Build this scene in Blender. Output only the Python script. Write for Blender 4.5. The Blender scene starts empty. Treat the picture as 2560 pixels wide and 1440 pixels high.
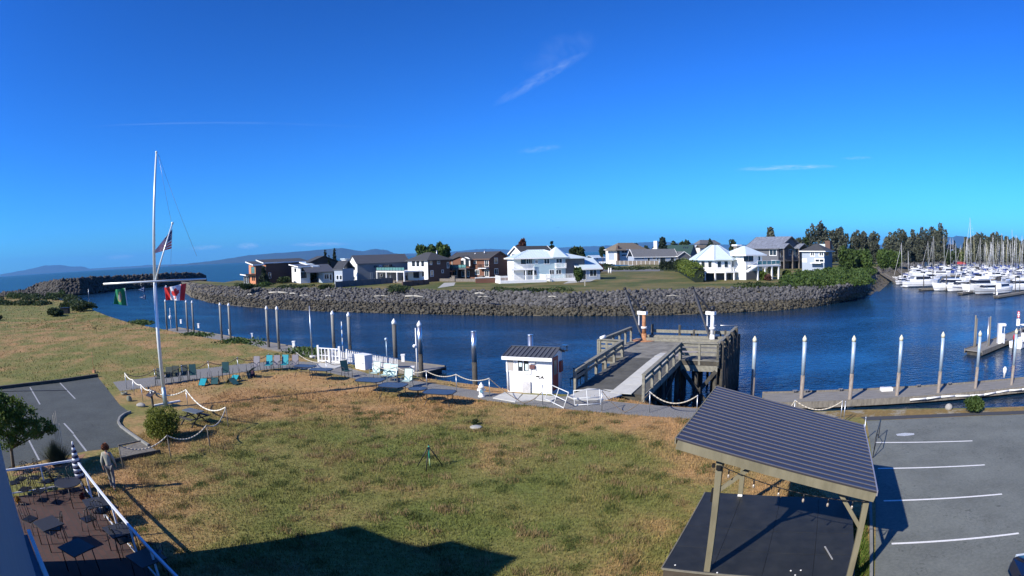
import bpy, math, random
import numpy as np
from mathutils import Vector, Matrix
from mathutils.geometry import tessellate_polygon
random.seed(7)
RNG = np.random.default_rng(11)
SC = bpy.context.scene
COL = SC.collection
R = math.radians

# ------------------------------------------------------------------ camera
# the photograph comes from a wide webcam lens with barrel distortion: theta = r/F1 + K3 r^3 (r in px of a 2560 px wide picture)
F1, K3, PITCH, ROLL, H = 1550.0, 3.31933e-11, 0.0565585, -0.02248445, 7.5
_c, _s, _cp, _sp = math.cos(ROLL), math.sin(ROLL), math.cos(PITCH), math.sin(PITCH)
CAMROT = Matrix(((_c, -_s, 0), (_s*_sp, _c*_sp, -_cp), (_s*_cp, _c*_cp, _sp)))
cam = bpy.data.cameras.new('camera')
cam_ob = bpy.data.objects.new('camera', cam); COL.objects.link(cam_ob)
cam_ob.matrix_world = Matrix.Translation((0, 0, H)) @ CAMROT.to_4x4()
SC.camera = cam_ob
cam.type = 'PANO'; cam.sensor_fit = 'HORIZONTAL'; cam.sensor_width = 36; cam.sensor_height = 20.25
cam.clip_start = .05; cam.clip_end = 200000
cam.panorama_type = 'FISHEYE_LENS_POLYNOMIAL'
_S = 2560/36
cam.fisheye_polynomial_k0 = 0; cam.fisheye_polynomial_k1 = -_S/F1; cam.fisheye_polynomial_k2 = 0
cam.fisheye_polynomial_k3 = -K3*_S**3; cam.fisheye_polynomial_k4 = 0
cam.fisheye_fov = R(180)
#PERSPTEST

# ------------------------------------------------------------------ sky and sun
SUN_AZ, SUN_EL = R(216), R(32)           # sun stands low behind the camera on its left
TO_SUN = Vector((math.cos(SUN_AZ)*math.cos(SUN_EL), math.sin(SUN_AZ)*math.cos(SUN_EL), math.sin(SUN_EL)))
sun = bpy.data.lights.new('sun', 'SUN'); sun.energy = 4.6; sun.angle = R(.55); sun.color = (1.0, .93, .82)
sun_ob = bpy.data.objects.new('sun', sun); COL.objects.link(sun_ob)
sun_ob.rotation_euler = TO_SUN.to_track_quat('Z', 'Y').to_euler()
SC.view_settings.view_transform = 'Standard'; SC.view_settings.look = 'None'
SC.view_settings.exposure = 0.74; SC.view_settings.gamma = 1.0

# ------------------------------------------------------------------ survey helpers (photo measurement -> metres)
def ray(u, v):
    x, y = u-1280, 720-v; r = math.hypot(x, y)+1e-9; th = r/F1+K3*r**3
    return CAMROT @ Vector((x/r*math.sin(th), y/r*math.sin(th), -math.cos(th)))
def at(u, v, z=0.0):
    d = ray(u, v); t = (z-H)/d.z
    return Vector((d.x*t, d.y*t, z))
def far(u, v, D):
    d = ray(u, v); t = D/math.hypot(d.x, d.y)
    return Vector((d.x*t, d.y*t, H+d.z*t))
def proj(p):
    q = CAMROT.transposed() @ (Vector(p)-Vector((0, 0, H)))
    th = math.acos(max(-1, min(1, -q.z/q.length))); r = th*F1
    for _ in range(12): r -= (r/F1+K3*r**3-th)/(1/F1+3*K3*r*r)
    n = math.hypot(q.x, q.y)+1e-9
    return 1280+r*q.x/n, 720-r*q.y/n
def zat(p, v):
    lo, hi = -12, 80
    for _ in range(45):
        m = (lo+hi)/2
        if proj((p[0], p[1], m))[1] > v: lo = m
        else: hi = m
    return lo
w = bpy.data.worlds.new('World'); SC.world = w; w.use_nodes = True
nt = w.node_tree; nt.nodes.clear()
sky = nt.nodes.new('ShaderNodeTexSky'); sky.sky_type = 'NISHITA'; sky.sun_disc = False
sky.sun_elevation = SUN_EL; sky.sun_rotation = math.pi/2 - SUN_AZ
sky.air_density = 1.0; sky.dust_density = 0.2; sky.ozone_density = 3.0; sky.altitude = 0
hs = nt.nodes.new('ShaderNodeMix'); hs.data_type = 'RGBA'; hs.blend_type = 'MULTIPLY'; hs.inputs['Factor'].default_value = 1.0
hs.inputs['B'].default_value = (.115, .47, .98, 1)      # the webcam's strong blue rendering of a clear sky
bg = nt.nodes.new('ShaderNodeBackground'); bg.inputs['Strength'].default_value = 0.06
ow = nt.nodes.new('ShaderNodeOutputWorld')
gm = nt.nodes.new('ShaderNodeGamma'); gm.inputs[1].default_value = 1.4; nt.links.new(sky.outputs[0], gm.inputs[0]); nt.links.new(gm.outputs[0], hs.inputs['A'])

# thin high cloud, fixed in the sky by direction: centre, half length and half width in radians, strength
def _mth(op, a, b=None, c=None):
    n_ = nt.nodes.new('ShaderNodeMath'); n_.operation = op
    for i, q in enumerate((a, b, c)):
        if q is None: continue
        if isinstance(q, (int, float)): n_.inputs[i].default_value = q
        else: nt.links.new(q, n_.inputs[i])
    return n_.outputs[0]
_tc = nt.nodes.new('ShaderNodeTexCoord'); SKYOUT = hs.outputs['Result']; _tot = None
for (u0, v0, u1, v1, wd_, amt, sc_) in ((1225,268,1475,128,.011,.15,7),(1290,380,1410,366,.006,.14,9),(1830,424,2100,416,.0048,.42,7),(2100,396,2185,394,.003,.2,9),(190,318,980,322,.0022,.09,3),(720,612,880,610,.0040,.9,12),(590,616,650,614,.0060,.8,14),(470,622,560,616,.0045,.6,14),(260,645,340,640,.004,.6,14),(1300,170,1500,90,.03,.05,5)):
    a_, b_ = ray(u0, v0), ray(u1, v1); c_ = ((a_+b_)/2).normalized(); L_ = (b_-a_).length/2; ax = (b_-a_).normalized(); bx_ = c_.cross(ax).normalized()
    def dot(vec):
        d_ = nt.nodes.new('ShaderNodeVectorMath'); d_.operation = 'DOT_PRODUCT'; nt.links.new(_tc.outputs['Generated'], d_.inputs[0]); d_.inputs[1].default_value = vec; return d_.outputs['Value']
    x_, y_, z_ = _mth('DIVIDE', dot(ax), L_), _mth('DIVIDE', dot(bx_), wd_), dot(c_)
    r_ = _mth('ADD', _mth('MULTIPLY', x_, x_), _mth('MULTIPLY', y_, y_)); m_ = _mth('MAXIMUM', _mth('SUBTRACT', 1.0, r_), 0.0)
    cb = nt.nodes.new('ShaderNodeCombineXYZ'); nt.links.new(x_, cb.inputs[0]); nt.links.new(_mth('MULTIPLY', y_, .35), cb.inputs[1])
    no_ = nt.nodes.new('ShaderNodeTexNoise'); no_.inputs['Scale'].default_value = sc_*.5; no_.inputs['Detail'].default_value = 5; no_.inputs['Distortion'].default_value = .8; nt.links.new(cb.outputs[0], no_.inputs['Vector'])
    k_ = _mth('MULTIPLY', _mth('MULTIPLY', m_, _mth('MAXIMUM', _mth('MULTIPLY_ADD', no_.outputs[0], 3.0, -.95), 0.0)), amt); k_ = _mth('MULTIPLY', k_, _mth('GREATER_THAN', z_, .5))
    _tot = k_ if _tot is None else _mth('ADD', _tot, k_)
mc_ = nt.nodes.new('ShaderNodeMix'); mc_.data_type = 'RGBA'; nt.links.new(_mth('MINIMUM', _tot, .8), mc_.inputs['Factor']); nt.links.new(SKYOUT, mc_.inputs['A']); mc_.inputs['B'].default_value = (7.0, 9.2, 11.5, 1); SKYOUT = mc_.outputs['Result']
nt.links.new(SKYOUT, bg.inputs[0]); nt.links.new(bg.outputs[0], ow.inputs[0])
def q2(X, Y): return 560+X/4.923, 580+Y/4.923
def q3(X, Y): return 960+X/4.923, 580+Y/4.923
def q4(X, Y): return 1440+X/4, 540+Y/4
def q5(X, Y): return 1980+X/4.364, 520+Y/4.364

# ------------------------------------------------------------------ mesh collector
class MB:
    def __init__(s): s.v = []; s.f = []; s.sm = []
    def face(s, pts, smooth=False):
        n = len(s.v); s.v += [tuple(p) for p in pts]; s.f.append(tuple(range(n, n+len(pts)))); s.sm.append(smooth); return s
    def mesh(s, vs, fs, smooth=False):
        n = len(s.v); s.v += [tuple(p) for p in vs]; s.f += [tuple(i+n for i in f) for f in fs]; s.sm += [smooth]*len(fs); return s
    def box(s, x0, x1, y0, y1, z0, z1):
        if x0 > x1: x0, x1 = x1, x0
        if y0 > y1: y0, y1 = y1, y0
        if z0 > z1: z0, z1 = z1, z0
        return s.mesh([(x0,y0,z0),(x1,y0,z0),(x1,y1,z0),(x0,y1,z0),(x0,y0,z1),(x1,y0,z1),(x1,y1,z1),(x0,y1,z1)],
                      [(0,3,2,1),(4,5,6,7),(0,1,5,4),(1,2,6,5),(2,3,7,6),(3,0,4,7)])
    def beam(s, p, q, w, h=None, up=(0, 0, 1)):
        p = Vector(p); q = Vector(q); h = h or w; d = (q-p)
        if d.length < 1e-6: return s
        d.normalize(); u = Vector(up)
        if abs(d.dot(u)) > .98: u = Vector((0, 1, 0))
        x = d.cross(u).normalized(); y = x.cross(d)
        vs = [a+x*i*w/2+y*j*h/2 for a in (p, q) for i, j in ((-1,-1),(1,-1),(1,1),(-1,1))]
        return s.mesh(vs, [(0,1,2,3),(7,6,5,4),(0,4,5,1),(1,5,6,2),(2,6,7,3),(3,7,4,0)])
    def cyl(s, p, q, r, r2=None, n=8, caps=True, smooth=True):
        p = Vector(p); q = Vector(q); r2 = r if r2 is None else r2; d = (q-p)
        if d.length < 1e-6: return s
        d.normalize(); u = Vector((0, 0, 1)) if abs(d.z) < .95 else Vector((0, 1, 0))
        x = d.cross(u).normalized(); y = x.cross(d); N = len(s.v)
        for a, rr in ((p, r), (q, r2)):
            for k in range(n):
                t = 2*math.pi*k/n; s.v.append(tuple(a+x*rr*math.cos(t)+y*rr*math.sin(t)))
        for k in range(n):
            s.f.append((N+k, N+(k+1) % n, N+n+(k+1) % n, N+n+k)); s.sm.append(smooth)
        if caps:
            s.f.append(tuple(N+k for k in range(n))[::-1]); s.f.append(tuple(N+n+k for k in range(n))); s.sm += [False, False]
        return s
    def tube(s, pts, r, n=6):
        for a, b in zip(pts[:-1], pts[1:]): s.cyl(a, b, r, n=n, caps=True)
        return s
    def lathe(s, prof, c=(0, 0, 0), n=12, smooth=True):
        N = len(s.v)
        for r, z in prof:
            for k in range(n):
                t = 2*math.pi*k/n; s.v.append((c[0]+r*math.cos(t), c[1]+r*math.sin(t), c[2]+z))
        for j in range(len(prof)-1):
            for k in range(n):
                a = N+j*n+k; b = N+j*n+(k+1) % n; s.f.append((a, b, b+n, a+n)); s.sm.append(smooth)
        s.f.append(tuple(N+k for k in range(n))[::-1]); s.f.append(tuple(N+(len(prof)-1)*n+k for k in range(n))); s.sm += [False, False]
        return s
    def prism(s, pts, z0, z1):
        """pts: xy outline counter-clockwise; z0,z1 numbers"""
        n = len(pts); N = len(s.v)
        s.v += [(p[0], p[1], z0) for p in pts]+[(p[0], p[1], z1) for p in pts]
        s.f.append(tuple(N+i for i in range(n))[::-1]); s.f.append(tuple(N+n+i for i in range(n)))
        for i in range(n): s.f.append((N+i, N+(i+1) % n, N+n+(i+1) % n, N+n+i))
        s.sm += [False]*(n+2); return s
    def slab(s, a, b, c, d, t):
        """roof slab: four corners of the top surface, thickness t downwards"""
        P = [Vector(p) for p in (a, b, c, d)]; dn = Vector((0, 0, -t))
        return s.mesh(P+[p+dn for p in P], [(0,1,2,3),(7,6,5,4),(0,4,5,1),(1,5,6,2),(2,6,7,3),(3,7,4,0)])
    def ball(s, c, r, n=8, m=5, sz=1.0):
        return s.lathe([(max(r*math.sin(math.pi*j/m), r*.02), -r*sz*math.cos(math.pi*j/m)) for j in range(m+1)], c, n)
    def build(s, name, mat, parent=None, loc=None, rotz=0.0):
        me = bpy.data.meshes.new(name); me.from_pydata(s.v, [], s.f)
        if any(s.sm): me.polygons.foreach_set('use_smooth', s.sm)
        me.materials.append(mat); me.update()
        o = bpy.data.objects.new(name, me); COL.objects.link(o)
        if parent is not None: o.parent = parent
        if loc is not None: o.location = loc
        o.rotation_euler.z = rotz
        return o
def np_mesh(name, V, F, mat, parent=None, loc=None, smooth=False):
    """V (n,3) array, F (m,k) index array"""
    V = np.asarray(V, np.float32); F = np.asarray(F, np.int32)
    me = bpy.data.meshes.new(name); me.vertices.add(len(V)); me.vertices.foreach_set('co', V.ravel())
    k = F.shape[1]; me.loops.add(F.size); me.loops.foreach_set('vertex_index', F.ravel())
    me.polygons.add(len(F)); me.polygons.foreach_set('loop_start', np.arange(0, F.size, k, dtype=np.int32))
    me.polygons.foreach_set('loop_total', np.full(len(F), k, np.int32))
    if smooth: me.polygons.foreach_set('use_smooth', np.ones(len(F), bool))
    me.materials.append(mat); me.update(calc_edges=True); me.validate()
    o = bpy.data.objects.new(name, me); COL.objects.link(o)
    if parent is not None: o.parent = parent
    if loc is not None: o.location = loc
    return o
def tag(o, label=None, cat=None, group=None, kind=None):
    if label: o['label'] = label
    if cat: o['category'] = cat
    if group: o['group'] = group
    if kind: o['kind'] = kind
    return o
def thing(name, label, cat, loc=(0, 0, 0), rotz=0.0, group=None):
    o = bpy.data.objects.new(name, None); COL.objects.link(o); o.location = loc; o.rotation_euler.z = rotz
    o.empty_display_size = .2
    return tag(o, label, cat, group)
def kids(o): return [c for c in ALLKIDS.get(o.name, [])] if False else list(o.children)
def dup(o, loc=None, rotz=None, label=None, group=None, parent=None, scale=None):
    c = o.copy(); COL.objects.link(c)
    if parent is not None: c.parent = parent
    for ch in list(o.children): dup(ch, parent=c)
    if loc is not None: c.location = loc
    if rotz is not None: c.rotation_euler.z = rotz
    if scale is not None: c.scale = (scale,)*3 if isinstance(scale, (int, float)) else scale
    if label: c['label'] = label
    if group: c['group'] = group
    return c
def struct(o): o['kind'] = 'structure'; return o

# ------------------------------------------------------------------ materials
_M = {}
def mat(name, col, rough=.8, metal=0.0, var=.18, scale=6.0, bump=.0, col2=None, spec=.5, detail=4, stretch=None, coords='Object', bscale=None, emit=None, rnd=0.0):
    if name in _M: return _M[name]
    m = bpy.data.materials.new(name); m.use_nodes = True; n = m.node_tree; N = n.nodes; L = n.links
    b = N['Principled BSDF']; b.inputs['Roughness'].default_value = rough; b.inputs['Metallic'].default_value = metal
    b.inputs['Specular IOR Level'].default_value = spec
    tc = N.new('ShaderNodeTexCoord'); mp = N.new('ShaderNodeMapping'); L.new(tc.outputs[coords], mp.inputs[0])
    if stretch: mp.inputs['Scale'].default_value = stretch
    no = N.new('ShaderNodeTexNoise'); no.inputs['Scale'].default_value = scale; no.inputs['Detail'].default_value = detail
    no.inputs['Roughness'].default_value = .65; L.new(mp.outputs[0], no.inputs['Vector'])
    rp = N.new('ShaderNodeValToRGB'); rp.color_ramp.elements[0].position = .3; rp.color_ramp.elements[1].position = .7
    c2 = col2 or tuple(min(1, c*(1+var)) for c in col); c1 = col if col2 else tuple(c*(1-var) for c in col)
    rp.color_ramp.elements[0].color = (*c1, 1); rp.color_ramp.elements[1].color = (*c2, 1)
    L.new(no.outputs[0], rp.inputs[0]); out = rp.outputs[0]
    if rnd:
        oi = N.new('ShaderNodeObjectInfo'); hv = N.new('ShaderNodeHueSaturation'); mr = N.new('ShaderNodeMapRange')
        mr.inputs['To Min'].default_value = 1-rnd; mr.inputs['To Max'].default_value = 1+rnd
        L.new(oi.outputs['Random'], mr.inputs[0]); L.new(mr.outputs[0], hv.inputs['Value']); L.new(out, hv.inputs['Color']); out = hv.outputs[0]
    L.new(out, b.inputs['Base Color'])
    if bump:
        nb = no
        if bscale:
            nb = N.new('ShaderNodeTexNoise'); nb.inputs['Scale'].default_value = bscale; nb.inputs['Detail'].default_value = 3; L.new(mp.outputs[0], nb.inputs['Vector'])
        bp = N.new('ShaderNodeBump'); bp.inputs['Strength'].default_value = bump; bp.inputs['Distance'].default_value = .05
        L.new(nb.outputs[0], bp.inputs['Height']); L.new(bp.outputs[0], b.inputs['Normal'])
    if emit:
        b.inputs['Emission Color'].default_value = (*emit[:3], 1); b.inputs['Emission Strength'].default_value = emit[3]
    _M[name] = m; return m
def leafmat(name, c1, c2, scale=.6, trans=.25, rnd=0.0):
    if name in _M: return _M[name]
    m = mat(name, c1, rough=.65, col2=c2, scale=scale, spec=.25, detail=3, rnd=rnd)
    n = m.node_tree; N = n.nodes; L = n.links; b = N['Principled BSDF']; out = N['Material Output']
    t = N.new('ShaderNodeBsdfTranslucent'); mx = N.new('ShaderNodeMixShader'); mx.inputs[0].default_value = trans
    src = b.inputs['Base Color'].links[0].from_socket
    L.new(src, t.inputs[0]); L.new(b.outputs[0], mx.inputs[1]); L.new(t.outputs[0], mx.inputs[2]); L.new(mx.outputs[0], out.inputs[0])
    return m
WHITE = mat('white_paint', (.78,.78,.76), .55, var=.05, scale=3)
TRIMW = mat('trim_white', (.8,.8,.78), .5, var=.03)
GLASS = mat('window_glass', (.02,.03,.04), .08, var=.3, scale=2, spec=1.0)
WOODG = mat('weathered_wood', (.16,.145,.12), .85, var=.35, scale=5, stretch=(1,1,.3), bump=.3)
WOODL = mat('pale_old_wood', (.20,.19,.15), .85, var=.3, scale=6, bump=.3)
WOODD = mat('dark_wet_wood', (.045,.042,.035), .85, var=.45, scale=3, bump=.4)
BLACKM = mat('black_metal', (.02,.02,.022), .45, metal=.4, var=.2)
GALV = mat('galvanised_steel', (.45,.47,.49), .38, metal=.85, var=.12, scale=8)
ALU = mat('brushed_aluminium', (.62,.64,.66), .3, metal=.9, var=.08, scale=4)
CONC = mat('concrete', (.36,.36,.33), .9, var=.14, scale=2.5, bump=.15)
RUST = mat('rusty_steel', (.36,.17,.08), .8, var=.45, scale=6, bump=.3)
ROPE = mat('pale_rope', (.46,.42,.34), .9, var=.15, scale=20)
ROPED = mat('brown_rope', (.17,.13,.09), .9, var=.2, scale=20)
BARK = mat('bark', (.09,.07,.05), .9, var=.35, scale=8, bump=.4)
# ================================================================== SETTING: water, land, banks
WZ = -3.0
def water_material():
    m = bpy.data.materials.new('sea_water'); m.use_nodes = True; n = m.node_tree; N = n.nodes; L = n.links; N.clear()
    out = N.new('ShaderNodeOutputMaterial')
    tc = N.new('ShaderNodeTexCoord')
    no = N.new('ShaderNodeTexNoise'); no.inputs['Scale'].default_value = .012; no.inputs['Detail'].default_value = 3
    mp0 = N.new('ShaderNodeMapping'); mp0.inputs['Scale'].default_value = (1, 2.2, 1); mp0.inputs['Rotation'].default_value = (0, 0, R(25))
    L.new(tc.outputs['Object'], mp0.inputs[0]); L.new(mp0.outputs[0], no.inputs['Vector'])
    rp = N.new('ShaderNodeValToRGB'); rp.color_ramp.elements[0].position = .35; rp.color_ramp.elements[1].position = .7
    rp.color_ramp.elements[0].color = (.004, .020, .045, 1); rp.color_ramp.elements[1].color = (.005, .028, .066, 1)
    L.new(no.outputs[0], rp.inputs[0])
    mp = N.new('ShaderNodeMapping'); mp.inputs['Rotation'].default_value = (0, 0, R(15)); mp.inputs['Scale'].default_value = (.7, 1.5, 1)
    L.new(tc.outputs['Object'], mp.inputs[0])
    n1 = N.new('ShaderNodeTexNoise'); n1.inputs['Scale'].default_value = 1.3; n1.inputs['Detail'].default_value = 4; L.new(mp.outputs[0], n1.inputs['Vector'])
    n2 = N.new('ShaderNodeTexNoise'); n2.inputs['Scale'].default_value = .07; n2.inputs['Detail'].default_value = 2; L.new(mp.outputs[0], n2.inputs['Vector'])
    mr = N.new('ShaderNodeMapRange'); mr.inputs['From Min'].default_value = .35; mr.inputs['From Max'].default_value = .65; mr.inputs['To Min'].default_value = .35; mr.inputs['To Max'].default_value = 1.25
    L.new(n2.outputs[0], mr.inputs[0])
    mt = N.new('ShaderNodeMath'); mt.operation = 'MULTIPLY'; L.new(n1.outputs[0], mt.inputs[0]); L.new(mr.outputs[0], mt.inputs[1])
    bp = N.new('ShaderNodeBump'); bp.inputs['Strength'].default_value = 1.0; bp.inputs['Distance'].default_value = .15
    L.new(mt.outputs[0], bp.inputs['Height'])
    d = N.new('ShaderNodeBsdfDiffuse'); L.new(rp.outputs[0], d.inputs[0]); L.new(bp.outputs[0], d.inputs['Normal'])
    g = N.new('ShaderNodeBsdfGlossy'); g.inputs['Roughness'].default_value = .12; L.new(bp.outputs[0], g.inputs['Normal'])
    fr = N.new('ShaderNodeFresnel'); fr.inputs['IOR'].default_value = 1.33; L.new(bp.outputs[0], fr.inputs['Normal'])
    mn = N.new('ShaderNodeMath'); mn.operation = 'MINIMUM'; mn.inputs[1].default_value = .42; L.new(fr.outputs[0], mn.inputs[0])   # wave faces never reach mirror angle
    mx = N.new('ShaderNodeMixShader'); L.new(mn.outputs[0], mx.inputs[0]); L.new(d.outputs[0], mx.inputs[1]); L.new(g.outputs[0], mx.inputs[2])
    L.new(mx.outputs[0], out.inputs[0]); return m
water = MB().face([(-30000,-8000,WZ),(30000,-8000,WZ),(30000,40000,WZ),(-30000,40000,WZ)]).build('sea_water', water_material())
struct(water)
seabed = MB().face([(-3000,-3000,-7),(3000,-3000,-7),(3000,3000,-7),(-3000,3000,-7)]).build('ground', mat('seabed_mud', (.05,.05,.04), .9))
struct(seabed)

def grass_material(name, stops, scale=.25, fine=9.0, bump=.6, tint=None, blade=False):
    """patches of straw and green by position; blades and turf share it"""
    m = bpy.data.materials.new(name); m.use_nodes = True; n = m.node_tree; N = n.nodes; L = n.links
    b = N['Principled BSDF']; b.inputs['Roughness'].default_value = .9; b.inputs['Specular IOR Level'].default_value = .15
    g = N.new('ShaderNodeNewGeometry'); mp = N.new('ShaderNodeMapping'); mp.inputs['Scale'].default_value = (1, 1, 0.0001)
    L.new(g.outputs['Position'], mp.inputs[0])
    n1 = N.new('ShaderNodeTexNoise'); n1.inputs['Scale'].default_value = scale; n1.inputs['Detail'].default_value = 6; n1.inputs['Roughness'].default_value = .62
    n1.inputs['Distortion'].default_value = .4
    L.new(mp.outputs[0], n1.inputs['Vector'])
    n2 = N.new('ShaderNodeTexNoise'); n2.inputs['Scale'].default_value = fine; n2.inputs['Detail'].default_value = 4; L.new(mp.outputs[0], n2.inputs['Vector'])
    # gradient of greenness over the lawn (world position), added to patch noise
    val = n1.outputs[0]
    if tint:
        for (cx, cy, rx, ry, amt) in tint:
            sp = N.new('ShaderNodeMapping'); sp.vector_type = 'POINT'; sp.inputs['Location'].default_value = (-cx/rx, -cy/ry, 0); sp.inputs['Scale'].default_value = (1/rx, 1/ry, 0.0001)
            L.new(g.outputs['Position'], sp.inputs[0])
            ln = N.new('ShaderNodeVectorMath'); ln.operation = 'LENGTH'; L.new(sp.outputs[0], ln.inputs[0])
            mr = N.new('ShaderNodeMapRange'); mr.interpolation_type = 'SMOOTHSTEP'; mr.inputs['From Min'].default_value = 1.25; mr.inputs['From Max'].default_value = .55
            mr.inputs['To Min'].default_value = 0; mr.inputs['To Max'].default_value = amt; L.new(ln.outputs['Value'], mr.inputs[0])
            ad = N.new('ShaderNodeMath'); ad.operation = 'ADD'; L.new(val, ad.inputs[0]); L.new(mr.outputs[0], ad.inputs[1]); val = ad.outputs[0]
    f2 = N.new('ShaderNodeMath'); f2.operation = 'MULTIPLY_ADD'; f2.inputs[1].default_value = .22; L.new(n2.outputs[0], f2.inputs[0]); L.new(val, f2.inputs[2])
    f3 = N.new('ShaderNodeMath'); f3.operation = 'SUBTRACT'; f3.inputs[1].default_value = .11; L.new(f2.outputs[0], f3.inputs[0])
    rp = N.new('ShaderNodeValToRGB'); cr = rp.color_ramp
    for i, (p, c) in enumerate(stops):
        e = cr.elements[i] if i < 2 else cr.elements.new(p)
        e.position = p; e.color = (*c, 1)
    L.new(f3.outputs[0], rp.inputs[0])
    mul = N.new('ShaderNodeMix'); mul.data_type = 'RGBA'; mul.blend_type = 'MULTIPLY'; mul.inputs['Factor'].default_value = 1
    r2 = N.new('ShaderNodeMapRange'); r2.inputs['From Min'].default_value = .3; r2.inputs['From Max'].default_value = .7; r2.inputs['To Min'].default_value = .74; r2.inputs['To Max'].default_value = 1.22
    n3 = N.new('ShaderNodeTexNoise'); n3.inputs['Scale'].default_value = fine*.35; n3.inputs['Detail'].default_value = 5
    mp3 = N.new('ShaderNodeMapping'); mp3.inputs['Scale'].default_value = (1, 1.8, .0001); L.new(g.outputs['Position'], mp3.inputs[0]); L.new(mp3.outputs[0], n3.inputs['Vector'])
    L.new(n3.outputs[0], r2.inputs[0]); L.new(rp.outputs[0], mul.inputs['A']); L.new(r2.outputs[0], mul.inputs['B'])
    L.new(mul.outputs['Result'], b.inputs['Base Color'])
    if bump and not blade:
        bp = N.new('ShaderNodeBump'); bp.inputs['Strength'].default_value = bump; bp.inputs['Distance'].default_value = .06
        L.new(n2.outputs[0], bp.inputs['Height']); L.new(bp.outputs[0], b.inputs['Normal'])
    return m
STRAW = [(.32, (.36,.22,.10)), (.46, (.28,.195,.08)), (.56, (.185,.170,.055)), (.74, (.125,.145,.038))]
LAWN_TINT = [(-2.5, 20.0, 9.5, 7.0, .15), (0, 13.5, 6, 4, .05), (-35, 36, 10, 12, .09), (-12, 32, 13, 5.2, -.13), (5, 27.5, 9, 3.6, -.10), (8.2, 21, 3.6, 5, -.12), (-13, 15.5, 3.2, 4, -.06), (-105, 90, 60, 26, .12)]
GRASS = grass_material('lawn_grass', STRAW, tint=LAWN_TINT)
BLADE = grass_material('lawn_blades', STRAW, tint=LAWN_TINT, blade=True)
FARGRASS = grass_material('far_grass', [(.30, (.20,.15,.065)), (.45, (.15,.13,.05)), (.56, (.085,.10,.03)), (.75, (.045,.07,.018))], scale=.09, fine=2.0)
ROCK = mat('riprap_rock', (.014,.015,.016), .85, col2=(.135,.130,.128), scale=1.4, detail=5, bump=.5, bscale=4)
ROCKW = mat('wet_rock', (.012,.012,.009), .75, col2=(.085,.074,.048), scale=1.2, detail=5, bump=.5, bscale=4)
DIRT = mat('bank_dirt', (.10,.085,.055), .95, var=.4, scale=.8, bump=.5)
GRAVEL = mat('grey_gravel', (.09,.088,.08), .95, col2=(.27,.265,.25), scale=14, detail=6, bump=.6)
ASPH = mat('asphalt', (.110,.122,.112), .92, col2=(.165,.178,.160), scale=9, detail=14, bump=.35, bscale=50)
ASPHD = mat('darker_asphalt', (.042,.050,.046), .92, col2=(.072,.082,.077), scale=8, detail=14, bump=.35, bscale=50)

def stains(m, lo=.80):
    N = m.node_tree.nodes; L = m.node_tree.links; b = N['Principled BSDF']; src = b.inputs['Base Color'].links[0].from_socket; g = N.new('ShaderNodeNewGeometry')
    n1 = N.new('ShaderNodeTexNoise'); n1.inputs['Scale'].default_value = .45; n1.inputs['Detail'].default_value = 7; n1.inputs['Roughness'].default_value = .7; L.new(g.outputs['Position'], n1.inputs['Vector'])
    n2 = N.new('ShaderNodeTexNoise'); n2.inputs['Scale'].default_value = 2.6; n2.inputs['Detail'].default_value = 2; L.new(g.outputs['Position'], n2.inputs['Vector'])
    v = N.new('ShaderNodeTexVoronoi'); v.feature = 'DISTANCE_TO_EDGE'; v.inputs['Scale'].default_value = .16; wv = N.new('ShaderNodeVectorMath'); wv.operation = 'ADD'; sc = N.new('ShaderNodeVectorMath'); sc.operation = 'SCALE'; sc.inputs['Scale'].default_value = 2.5
    L.new(n2.outputs['Color'], sc.inputs[0]); L.new(g.outputs['Position'], wv.inputs[0]); L.new(sc.outputs[0], wv.inputs[1]); L.new(wv.outputs[0], v.inputs['Vector'])
    cur = src
    for sock, f0, f1, t0, t1 in ((n1.outputs[0], .35, .62, lo, 1.12), (n2.outputs[0], .68, .74, 1.0, .62), (v.outputs['Distance'], .0, .006, .62, 1.0)):
        r = N.new('ShaderNodeMapRange'); r.inputs['From Min'].default_value = f0; r.inputs['From Max'].default_value = f1; r.inputs['To Min'].default_value = t0; r.inputs['To Max'].default_value = t1; L.new(sock, r.inputs[0])
        x = N.new('ShaderNodeMix'); x.data_type = 'RGBA'; x.blend_type = 'MULTIPLY'; x.inputs['Factor'].default_value = 1; L.new(cur, x.inputs['A']); L.new(r.outputs[0], x.inputs['B']); cur = x.outputs['Result']
    L.new(cur, b.inputs['Base Color'])
stains(ASPH); stains(ASPHD)

def poly_top(name, pts, mat_, parent=None):
    tri = tessellate_polygon([[Vector(p) for p in pts]])
    fs = []
    for t in tri:
        a, b, c = (Vector(pts[i]) for i in t)
        fs.append(tuple(t) if (b-a).cross(c-a).z > 0 else tuple(t[::-1]))
    return MB().mesh(pts, fs).build(name, mat_, parent)
SH_NEAR = [at(*p) for p in ((0,742),(70,744),(150,750),(205,760),(237,777),(275,792),(325,807),(362,815),(415,825),(475,838),(562,852),(637,864),(662,873),(740,887),
            (773,895),(830,905),(882,911),(922,924),(998,935),(1055,944),(1120,953),(1189,962),(1233,969),(1300,975),(1400,985),(1500,992),(1581,1001),(1642,1014),(1748,1019),(1900,1026),(2048,1028),
            (2149,1024),(2301,1021),(2430,1020),(2560,1016),(2700,1012))]
near_pts = [Vector((-420, 60, 0))]+SH_NEAR+[Vector((90, 0, 0)), Vector((90, -60, 0)), Vector((-420, -60, 0))]
near_land = struct(poly_top('ground', near_pts, GRASS))
TOPF = [(470,704),(500,710),(560,716),(620,720),(674,722),(783,721),(865,722),(997,724),(1102,728),(1224,729),(1320,733),(1420,736),(1490,732),(1565,731),(1665,726),(1760,723),(1865,722),(1990,720),(2060,718),(2117,715),(2160,702),(2182,686),(2190,672),(2196,660),(2225,654),(2290,650),(2400,645),(2600,641)]
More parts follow.
